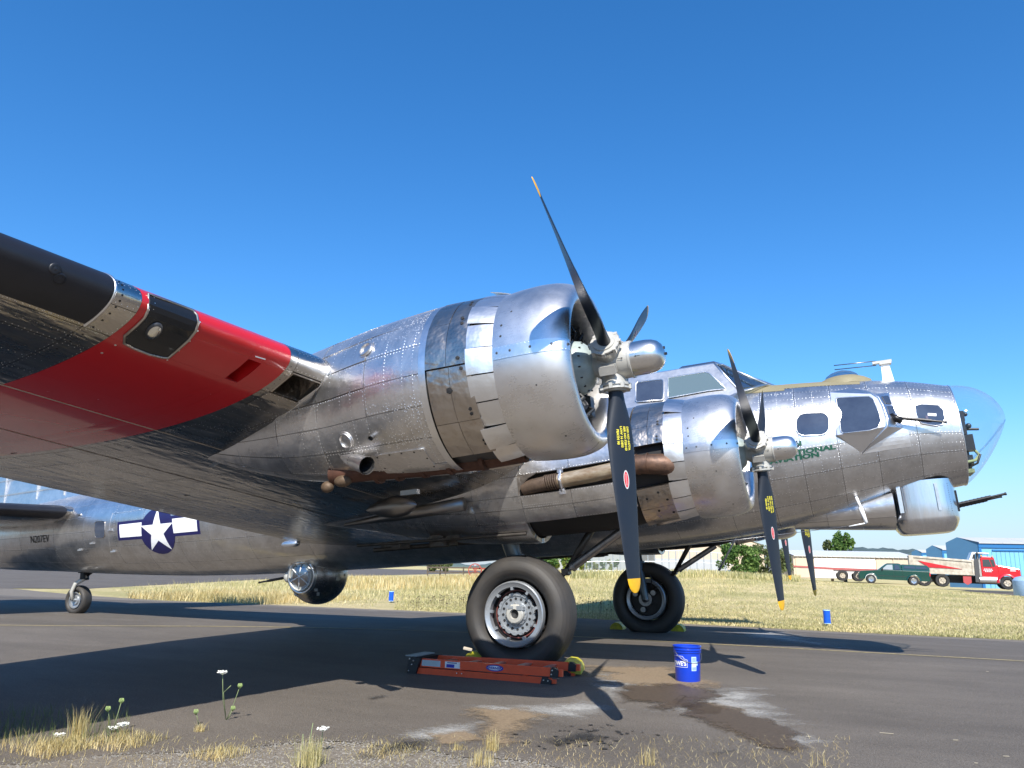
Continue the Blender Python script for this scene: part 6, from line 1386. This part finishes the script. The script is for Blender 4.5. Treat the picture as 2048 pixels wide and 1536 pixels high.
# blue hangars, gable end on the left, long side with doors to the right
def bluehangar(pxa, pxg, pxb, pxe, depth, ygab, yeave_l, yeave, ybase, label, doors, L_):
    z0 = zat(pxb, ybase, depth); p0 = CAM+ray(pxb, 1145)*depth; t = empty('hangar', (p0[0], p0[1], z0), VR-.12, label, 'hangar', 'blue steel hangars')
    he = zat(pxb, yeave, depth)-z0; s = depth/FPX; wg = (pxb-pxa)*s; hg = zat(pxb, ygab, depth)-z0
    A = Vector((0, 0, 0)); Bk = Vector((-wg*1.0, wg*1.15, 0)); mid = Bk*((pxb-pxg)/(pxb-pxa)); Lx = L_
    up = Vector((0, 0, 1)); X_ = Vector((1, .0, 0))
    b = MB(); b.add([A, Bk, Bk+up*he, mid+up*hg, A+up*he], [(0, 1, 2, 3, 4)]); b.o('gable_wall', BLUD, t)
    b = MB(); b.box((Lx/2, .05, he/2), (Lx, .1, he)); b.o('front_wall', BLU, t)
    n = max(3, int(Lx/2.2))
    for k in range(n):
        x0, x1 = Lx*k/n+.01, Lx*(k+1)/n-.01; b = MB(); o_ = -X_*0
        b.add([A+X_*x0+Vector((0, -.25, he)), A+X_*x1+Vector((0, -.25, he)), mid+X_*x1+up*hg, mid+X_*x0+up*hg, A+X_*x0+Vector((0, -.25, he-.12)), A+X_*x1+Vector((0, -.25, he-.12))], [(0, 1, 2, 3), (0, 4, 5, 1)]); b.o('roof_panel', GROOF, t)
        b = MB(); b.add([mid+X_*x0+up*hg, mid+X_*x1+up*hg, Bk+X_*x1+up*he, Bk+X_*x0+up*he], [(0, 1, 2, 3)]); b.o('roof_panel', GROOF, t)
    b = MB(); b.box((Lx/2, -.06, he-.30), (Lx, .14, .45)); b.o('eave_trim', BLUT, t)
    b = MB(); b.box((.12, -.04, he/2), (.26, .12, he)); b.o('corner_trim', BLUT, t)
    b = MB(); b.box((Lx/2+.6, -.10, he-.78), (Lx-1.3, .16, .16)); b.o('door_track', BLUT, t)
    x = .75; w_ = .42 if doors else .6
    while x < Lx-.5:
        b = MB(); b.box((x+w_/2, -.05, (he-.9)/2), (w_-.03, .09, he-.9)); b.o('door_panel', BLU, t); x += w_
    return t
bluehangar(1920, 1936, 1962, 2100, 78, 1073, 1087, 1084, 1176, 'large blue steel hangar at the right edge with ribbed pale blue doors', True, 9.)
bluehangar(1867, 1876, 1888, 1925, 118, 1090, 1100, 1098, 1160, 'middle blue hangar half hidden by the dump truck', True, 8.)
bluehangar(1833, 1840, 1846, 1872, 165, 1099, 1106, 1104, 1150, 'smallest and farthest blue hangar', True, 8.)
# cream building and sheds left of the bushes
t, W_, ze, zt_ = hangar(1310, 1455, 92, 1072, 1086, 1140, 10, CREAM, WROOF, '', rot=0.); t['label'] = 'big cream gabled building behind the mesh fence and far main wheel'; t['category'] = 'building'; t.name = 'building'
b = MB(); b.add([(0, 0, 0), (W_, 0, 0), (W_, 0, ze*.75), (W_*.68, 0, zt_), (0, 0, ze), (0, 14, 0), (W_, 14, 0), (W_, 14, ze*.75), (W_*.68, 14, zt_), (0, 14, ze)], [(0, 1, 2, 3, 4), (1, 6, 7, 2), (0, 4, 9, 5)]); b.o('wall', CREAM, t)
b = MB(); b.add([(-.2, -.3, ze), (W_*.68, -.3, zt_+.1), (W_*.68, 14, zt_+.1), (-.2, 14, ze), (W_+.3, -.3, ze*.73), (W_+.3, 14, ze*.73)], [(0, 1, 2, 3), (1, 4, 5, 2)]); b.o('roof', WROOF, t)
b = MB(); b.box((W_*.5, -.06, zt_*.16), (W_*1.0, .08, zt_*.32)); b.o('base_band', GROOF, t)
for k in range(4): b = MB(); b.box((W_*(.1+.23*k), -.05, ze*.5), (.05, .06, ze)); b.o('wall_joint', WROOF, t)
t, W_, ze, zt_ = hangar(1455, 1530, 120, 1078, 1090, 1140, 10, CREAM, WROOF, 'grey barn roof showing between the two bushes', 'barn'); b = MB(); b.add([(0, 0, 0), (W_, 0, 0), (W_, 0, ze), (W_/2, 0, zt_), (0, 0, ze)], [(0, 1, 2, 3, 4)]); b.o('wall', CREAM, t); b = MB(); b.add([(-.2, -.2, ze), (W_/2, -.2, zt_+.1), (W_/2, 12, zt_+.1), (-.2, 12, ze), (W_+.2, -.2, ze), (W_+.2, 12, ze)], [(0, 1, 2, 3), (1, 4, 5, 2)]); b.o('roof', GROOF, t)
t, W_, ze, zt_ = hangar(1090, 1160, 135, 1100, 1108, 1140, 10, CREAM, WROOF, 'pale house with a grey roof above the clipped hedge', 'house'); b = MB(); b.box((W_/2, 4, ze/2), (W_, 8, ze)); b.o('wall', pm('house_grey', (.30, .31, .30), .7), t); b = MB(); b.add([(-.5, -.5, ze), (W_+.5, -.5, ze), (W_, 4, zt_), (0, 4, zt_)], [(0, 1, 2, 3)]); b.o('roof', GROOF, t)
t, W_, ze, zt_ = hangar(1170, 1262, 140, 1094, 1102, 1140, 10, CREAM, WROOF, 'long pale shed with grey roof behind the mesh fence', 'shed'); b = MB(); b.box((W_/2, 4, ze/2), (W_, 8, ze)); b.o('wall', pm('shed_grey', (.27, .29, .28), .6), t); b = MB(); b.add([(-.5, -.5, ze), (W_+.5, -.5, ze), (W_, 4, zt_), (0, 4, zt_)], [(0, 1, 2, 3)]); b.o('roof', GROOF, t)
# mesh fence: posts and rails
ft_ = empty('mesh_fence', tuple(at(1170, 82)), VR, 'tall chain link fence with steel posts running behind the wheels', 'fence')
fo_ = at(1170, 82); FM = pm('fence_steel', (.45, .47, .48), .4, .6)
L_ = (1455-1160)/FPX*82; hF = 2.2
for k in range(22):
    x = L_*k/21; wx = fo_+rt*x; z_ = float(gz(wx[0], wx[1]))-fo_[2]; b = MB(); b.tube([(x, 0, z_-.1), (x, 0, z_+hF)], .045, 6); b.o('fence_post', FM, ft_)
b = MB()
for z in (.15, hF*.5, hF):
    pts = [(L_*k/21, 0, float(gz(*(fo_+rt*(L_*k/21))[:2]))-fo_[2]+z) for k in range(22)]; b.tube(pts, .03, 5)
b.o('fence_rail', FM, ft_)
b = MB()
for k in range(210): x = L_*k/210; z_ = float(gz(*(fo_+rt*x)[:2]))-fo_[2]; b.box((x, 0, z_+hF/2), (.012, .012, hF))
tag(b.o('mesh_wire', FM, ft_), kind='stuff')
# hills
HILL = pm('far_hill_trees', (.06, .09, .09), .9, noise=.35, nscale=.01)
def ridge(name, px0, px1, depth, fn, n=90):
    V = []; F = []
    for i in range(n+1):
        px = px0+(px1-px0)*i/n; p = CAM+ray(px, 1145)*depth; q = CAM+ray(px, 1145)*(depth*1.25); zt_ = zat(px, fn(px), depth); zt_ = max(zt_, 2.)
        V += [(p[0], p[1], -30), (p[0], p[1], zt_*.6), (p[0]*1+(q[0]-p[0])*.3, p[1]+(q[1]-p[1])*.3, zt_*1.06), (q[0], q[1], -30)]
    for i in range(n):
        for j in range(3): k = i*4+j; F.append((k, k+4, k+5, k+1))
    return tag(obj(name, V, F, HILL, None, True), kind='structure')
def hz_(px): return 1117+ (px-0)*.0186
ridge('wooded_hills', -400, 2600, 2600, lambda px: hz_(px)-4-min(54, max(3, 52*math.exp(-((px-1770)/190.)**2)))-2.2*math.sin(px*.045)-1.6*math.sin(px*.11+1)-1.0*math.sin(px*.31), 300)
# wooded skyline behind the camera (seen in the polished metal)
V = []; F = []; n = 60
for i in range(n+1):
    a = YAW+PI-1.9+3.8*i/n; d = 420; h = 9+4*math.sin(i*.7)+3*math.sin(i*1.9)+2*random.random(); x, y = CAM[0]+d*math.cos(a), CAM[1]+d*math.sin(a); x2, y2 = CAM[0]+(d+40)*math.cos(a), CAM[1]+(d+40)*math.sin(a); V += [(x, y, -6), (x, y, h*.7), ((x+x2)/2, (y+y2)/2, h), (x2, y2, -6)]
for i in range(n):
    for j in range(3): k = i*4+j; F.append((k, k+4, k+5, k+1))
tag(obj('far_tree_belt', V, F, pm('far_belt', (.05, .075, .035), .9, noise=.4, nscale=.05), None, True), kind='structure')

# ---------------------------------------------------------------- vehicles
RUBV = pm('vehicle_tyre', (.03, .03, .03), .8, noise=.2); CHR = pm('bright_wheel', (.62, .63, .65), .25, .9, noise=.3, nscale=20); GLV = pm('car_glass', (.03, .04, .045), .05, spec=.8, coat=1); BLKP = pm('black_plastic', (.02, .02, .02), .5)
def vwheel(par, x, y, r, w_, rim=CHR, hubr=.58):
    if rim is TAN: hubr = .46
    b = MB(); b.rev([(-w_/2, r*.6), (-w_/2, r*.92), (-w_*.35, r), (w_*.35, r), (w_/2, r*.92), (w_/2, r*.6)], (x, y, r), 'Y', 24); t = b.o('tyre', RUBV, par, True, auto=40)
    b = MB(); b.rev([(-w_/2-.005, r*hubr*1.06), (-w_/2+.03, r*hubr*.95), (-w_/2+.05, r*.2), (-w_/2-.01, r*.16), (-w_/2-.01, .001)], (x, y, r), 'Y', 20)
    for k in range(6): a = k*PI/3; b.box((x+math.cos(a)*r*.32, y-w_/2+.01, r+math.sin(a)*r*.32), (r*.30, .03, r*.11), m=Matrix.Rotation(-a, 3, 'Y'))
    b.rev([(w_/2+.005, r*.62), (w_/2-.05, r*.3), (w_/2-.05, .001)], (x, y, r), 'Y', 16)
    b.o('wheel_rim', rim, par, True, auto=35)
def body(name, par, P, w_, mat, y=0., bev=.03, taper=None):
    b = MB(); b.prism(P, w_, (0, y, 0)); o = b.o(name, mat, par); 
    if taper:
        for v in o.data.vertices:
            if v.co.z > taper[0]: v.co.y = y+(v.co.y-y)*(1-taper[1]*(v.co.z-taper[0]))
    md = o.modifiers.new('b', 'BEVEL'); md.width = bev; md.segments = 2; md.limit_method = 'ANGLE'; return o
GP = pm('dark_green_car_paint', (.004, .045, .032), .25, noise=.08, coat=.8); RP = pm('red_truck_paint', (.50, .012, .018), .3, noise=.1, coat=.6); TAN = pm('worn_cream_steel', (.52, .47, .38), .6, noise=.25, nscale=2.5, dirt_or_reflection=(.30, .25, .18))
def vehicle(name, pxa, pya, pxb, pyb, depth, length, label, cat):
    """local x runs from the first wheel contact pixel to the second"""
    a = dpx(pxa, pya, depth); s = 1; b_ = dpx(pxb, pyb, depth); return a, b_
# green pickup (front to the picture's left)
# pickup: local -x = front
def place(name, px, py, depth, pitch, rot, label, cat):
    p = dpx(px, py, depth); t = empty(name, tuple(p), VR+rot, label, cat); t.rotation_euler = (0, pitch, VR+rot); return t
pk = place('pickup_truck', 1743, 1167, 63.5, R(1.6), R(-22), 'dark green pickup truck with matching canopy parked in front of the dump truck', 'pickup truck')
r_ = .36; x2 = 3.1
P = [(-.92, .32), (-.95, .62), (-.88, .86), (-.75, .98), (.55, 1.10), (1.10, 1.12), (4.25, 1.12), (4.30, .62), (4.22, .36)]
lo = []
for cx in (x2, 0):
    for k in range(9): a = PI*k/8; lo.append((cx+.46*math.cos(a), .36+.46*math.sin(a)*.95))
body('body', pk, P+[(x2+.46, .36)]+lo[0:9]+lo[9:18], 1.72, GP, .9, .02)
cab = [(.50, 1.09), (1.12, 1.60), (1.25, 1.66), (2.05, 1.68), (2.22, 1.63), (2.28, 1.09)]; body('cab', pk, cab, 1.62, GP, .9, .03, (1.1, .22))
body('canopy', pk, [(2.30, 1.10), (2.24, 1.58), (2.34, 1.62), (4.10, 1.60), (4.28, 1.40), (4.27, 1.10)], 1.64, GP, .9, .03, (1.1, .18))
for nm, Q, yy in (('door_window', [(.82, 1.16), (1.22, 1.53), (1.62, 1.56), (1.62, 1.16)], .05), ('rear_cab_window', [(1.75, 1.16), (1.75, 1.56), (2.05, 1.54), (2.16, 1.20)], .05), ('canopy_window', [(2.48, 1.30), (2.44, 1.50), (3.25, 1.50), (3.25, 1.30)], .06), ('canopy_window', [(3.30, 1.30), (3.30, 1.50), (3.98, 1.47), (4.10, 1.30)], .06)):
    b = MB(); b.prism(Q, .03, (0, yy+.0, 0)); b.V = [(x, y+(z-1.1)*.17, z) for x, y, z in b.V]; b.o(nm, pm('door_glass_pale', (.30, .33, .33), .08, coat=1) if nm == 'door_window' else GLV, pk)
b = MB(); b.add([(.56, .15, 1.12), (1.10, .22, 1.56), (1.10, 1.58, 1.56), (.56, 1.65, 1.12)], [(0, 1, 2, 3)]); b.V = [(x-.02, y, z+.02) for x, y, z in b.V]; b.o('windscreen', GLV, pk)
for cx in (0, x2):
    b = MB(); V = []; F = []
    for k in range(11): a = PI*k/10; V += [(cx+.44*math.cos(a), -.0, .36+.42*math.sin(a)), (cx+.54*math.cos(a), -.0, .36+.52*math.sin(a)), (cx+.54*math.cos(a), .06, .36+.52*math.sin(a))]
    for k in range(10): F += [(3*k, 3*k+1, 3*k+4, 3*k+3), (3*k+1, 3*k+2, 3*k+5, 3*k+4)]
    obj('fender_flare', V, F, GP, pk); vwheel(pk, cx, .14, r_, .24); vwheel(pk, cx, 1.62, r_, .24)
b = MB(); b.box((-.93, .9, .50), (.16, 1.72, .22)); b.box((4.34, .9, .48), (.14, 1.66, .16)); b.o('bumper', BLKP, pk)
b = MB(); b.box((-.85, .2, .80), (.12, .28, .14)); b.box((-.85, 1.55, .80), (.12, .28, .14)); b.o('headlight', pm('lamp_glass', (.6, .55, .45), .1), pk)
b = MB(); b.box((4.27, .08, .90), (.06, .12, .26)); b.o('tail_light', REDT, pk); b = MB(); b.box((.86, -.04, 1.20), (.1, .12, .14)); b.o('wing_mirror', BLKP, pk)
for x in (1.68, 2.34): b = MB(); b.box((x, .035, .80), (.012, .02, .62)); b.o('panel_gap', BLKP, pk)
b = MB(); b.box((1.4, .04, .66), (3.2, .02, .03)); b.o('side_trim', BLKP, pk)
# dump truck (front to the right)
dt = place('dump_truck', 1886, 1174, 66, R(1.2), R(-24), 'red dump truck with a dusty cream tipping bed and red flash', 'dump truck')
x2 = 4.72
for x in (0, -1.35): vwheel(dt, x, .2, .54, .5, TAN); vwheel(dt, x, 2.2, .54, .5, TAN)
vwheel(dt, x2, .16, .53, .3, TAN); vwheel(dt, x2, 2.2, .53, .3, TAN)
b = MB(); b.box((1.9, 1.2, .88), (7.2, .9, .26)); b.box((4.9, 1.2, .8), (1.6, .9, .2)); b.box((1.2, 1.5, .62), (6.4, .7, .5)); b.o('chassis', BLKP, dt)
body('tipper_bed', dt, [(-2.35, 1.10), (2.32, 1.00), (2.42, 2.28), (-2.45, 2.55)], 2.3, TAN, 1.2, .03)
b = MB(); b.box((0, .02, 2.30), (4.6, .08, .10), m=Matrix.Rotation(.055, 3, 'Y')); b.box((0, .02, 1.12), (4.6, .08, .12)); b.box((2.34, .02, 1.7), (.14, .08, 1.3)); b.box((-2.25, .02, 1.8), (.34, .10, 1.3)); b.o('bed_rail', TAN, dt)
b = MB(); b.prism([(-1.75, 2.12), (1.55, 1.52), (-.95, 1.58)], .03, (0, .015, 0)); b.o('red_flash', RP, dt)
b = MB(); V = []; 
for i in range(12):
    for j in range(5): V.append((-2.3+4.5*i/11, .2+2.0*j/4, 2.42-.2*i/11+.10*math.sin(i*1.3+j)*.5))
obj('gravel_load', V, [(i*5+j, (i+1)*5+j, (i+1)*5+j+1, i*5+j+1) for i in range(11) for j in range(4)], GRV, dt)
body('cab_guard', dt, [(2.06, 2.2), (2.36, 2.95), (3.6, 2.92), (3.6, 2.84), (2.56, 2.86), (2.5, 2.2)], 2.2, WHT, 1.2, .02)
b = MB(); b.prism([(2.32, 2.42), (2.44, 2.78), (2.56, 2.78), (2.56, 2.42)], 2.26, (0, 1.2, 0)); b.o('guard_window', BLKP, dt)
body('cab', dt, [(2.95, .95), (2.90, 2.45), (3.0, 2.62), (3.9, 2.60), (4.02, 2.0), (4.15, 1.95), (4.15, .95)], 2.1, RP, 1.2, .05)
body('hood', dt, [(4.12, .98), (4.12, 1.95), (5.62, 1.70), (5.72, 1.62), (5.75, 1.0), (5.35, .92), (5.2, 1.05), (4.72, 1.22), (4.3, 1.05), (4.2, .6)], 1.9, RP, 1.2, .06)
V = []; F = []
for k in range(13): a = PI*k/12; V += [(x2+.58*math.cos(a), -.02, .52+.60*math.sin(a)), (x2+.78*math.cos(a), -.02, .52+.80*math.sin(a)), (x2+.78*math.cos(a), .4, .52+.80*math.sin(a))]
for k in range(12): F += [(3*k, 3*k+1, 3*k+4, 3*k+3), (3*k+1, 3*k+2, 3*k+5, 3*k+4)]
obj('front_fender', V, F, RP, dt)
for Q in ([(3.08, 1.80), (3.08, 2.36), (3.55, 2.38), (3.72, 1.80)], [(3.78, 1.80), (3.62, 2.38), (3.88, 2.38), (3.96, 1.86)]): b = MB(); b.prism(Q, .03, (0, .14, 0)); b.o('cab_window', GLV, dt)
for z_, n_, w_ in ((1.60, 5, .6), (1.50, 6, .7), (1.40, 4, .5)):
    b = MB()
    for k in range(n_): b.box((3.42-w_/2+w_*(k+.5)/n_, .12, z_), (w_/n_*.7, .01, .06))
    b.o('door_lettering', WHT, dt)
b = MB(); b.box((2.62, .25, 1.45), (.34, .35, 1.9)); b.o('sleeper_panel', pm('dark_grey', (.06, .06, .06), .6), dt)
b = MB(); b.tube([(2.72, .15, 1.2), (2.72, .15, 2.95)], .075, 12); b.o('exhaust_stack', BLKM, dt, True)
b = MB(); b.rev([(2.75, .30), (4.2, .30), (4.2, .001)], (0, .28, .72), 'X', 18); b.rev([(2.75, .001), (2.75, .30)], (0, .28, .72), 'X', 18)
for x in (2.8, 3.5, 4.15): b.rev([(x, .31), (x+.05, .31)], (0, .28, .72), 'X', 18)
b.o('fuel_tank', pm('tank_alu', (.62, .60, .55), .35, .7, noise=.2), dt, True, auto=40)
b = MB(); b.prism([(1.55, .95), (2.15, .95), (2.15, .45), (1.85, .25), (1.55, .45)], .06, (0, .1, 0)); b.o('mud_guard', pm('faded_red', (.40, .06, .06), .6), dt)
b = MB(); b.box((5.85, 1.2, .62), (.22, 2.1, .28)); b.o('bumper', BLKP, dt)
for x in (4.5, 4.62): b = MB(); b.box((5.2, .24, 1.62-.1*(x > 4.6)), (.4, .02, .05)); b.o('hood_badge', WHT, dt)
b = MB(); b.box((3.0, .1, 2.68), (.1, .1, .1)); b.box((3.8, .1, 2.66), (.1, .08, .06)); b.o('marker_lamp', YEL, dt)
# flatbed trailer behind the pickup
tr = place('flatbed_trailer', 1686, 1162, 68, R(1.0), R(-20), 'red and white flatbed trailer hitched behind the pickup, with two rear axles', 'trailer')
FR = pm('faded_red_paint', (.38, .10, .09), .55, noise=.2, nscale=2); WW = pm('dusty_white', (.62, .58, .52), .6, noise=.15)
b = MB(); b.prism([(-4.05, 1.18), (-4.0, 1.05), (-.6, .92), (3.2, .92), (3.2, 1.1), (-.6, 1.12)], 2.3, (0, 1.2, 0)); b.o('deck', FR, tr)
b = MB(); b.prism([(-3.95, 1.03), (-.7, .66), (-.7, .88), (-3.9, 1.04)], 2.2, (0, 1.2, 0)); b.box((.9, 1.2, .78), (3.2, 2.1, .26)); b.o('ramp', WW, tr)
b = MB(); b.tube([(-4.0, .1, 1.1), (-4.1, .1, 1.35)], .04, 6); b.o('ramp_post', FR, tr)
for x in (0, 1.28): vwheel(tr, x, .15, .47, .28, TAN); vwheel(tr, x, 2.2, .47, .28, TAN)
# pale blue tank at the picture's right edge
q = dpx(2066, 1216, 48); t = empty('water_tank', (q[0], q[1], float(gz(q[0], q[1]))), 0, 'pale blue tank cut off by the right edge beside the large blue hangar', 'tank'); b = MB(); b.rev([(0, .001), (0, .88), (.05, .92), (1.0, .92), (1.2, .75), (1.3, .3), (1.3, .001)], (0, 0, 0), 'Z', 28); b.o('tank_shell', pm('tank_blue', (.28, .42, .58), .5, noise=.1), t, True, auto=40); b = MB(); b.rev([(1.3, .16), (1.36, .16), (1.36, .001)], (0, 0, 0), 'Z', 16); b.o('tank_lid', BLUD, t)
# gravel drive beside the hangar
P = [at(px, d) for px, d in ((1900, 60), (2100, 44), (2200, 70), (1940, 80))]; tag(obj('gravel_drive', [tuple(p+np.array([0, 0, .03])) for p in P], [(0, 1, 2, 3)], ASP, None, False), kind='structure')
# old iron wheel implement and fence rails in the field
q = at(950, 62); t = empty('farm_implement', tuple(q), VR, 'rusty red iron wheeled farm implement in the field left of the near wheel', 'farm implement')
RR = pm('implement_red', (.30, .05, .03), .6); b = MB(); b.rev([(-.03, .48), (-.03, .55), (.03, .55), (.03, .48), (-.03, .48)], (0, 0, .6), 'Y', 24)
for k in range(5): a = k*PI/5; b.tube([(-.5*math.cos(a), 0, .6-.5*math.sin(a)), (.5*math.cos(a), 0, .6+.5*math.sin(a))], .02, 5)
b.o('iron_wheel', RR, t, True, auto=40); b = MB(); b.box((.5, .3, .75), (1.3, .12, .1)); b.box((.9, .3, .45), (.1, .1, .6)); b.tube([(0, 0, .6), (0, .8, .6)], .04, 8); b.o('implement_frame', RR, t)
q = at(900, 70); t = empty('rail_fence', tuple(q), VR, 'low brown rail fence in the field beyond the tall grass', 'fence')
for k in range(5): b = MB(); b.box((k*1.6-2, 0, .5), (.12, .12, 1.2)); b.o('fence_post', BARK, t)
for z in (.6, 1.0): b = MB(); b.box((1.2, .07, z), (6.6, .05, .12)); b.o('fence_rail', BARK, t)
# telephone pole
q = at(1110, 108); t = empty('utility_pole', tuple(q), VR, 'thin grey utility pole above the clipped hedge', 'pole'); b = MB(); b.tube([(0, 0, 0), (0, 0, 6.5)], .12, 8); b.o('pole_shaft', BARK, t)
# guyed strut and wires under the left nacelles (antenna lead and pale guy)
b = MB(); g0 = dpx(1474, 1072, 14.2); g1 = dpx(1438, 1140, 15.0); b.tube([g0, g1], [.012, .022], 8); w_o = b.o('tie_down_strap', WHT, None, True); tag(w_o, 'pale strap running from the airplane belly down to the grass', 'strap')
b = MB(); a0, a1 = ub(1240, 1104, 1, -1.0), ub(1700, 1052, 1, -.6); b.tube([a0, a0*.5+a1*.5+A_([0, 0, -.015]), a1], .004, 5); b.o('antenna_wire', STEEL, AP, True)
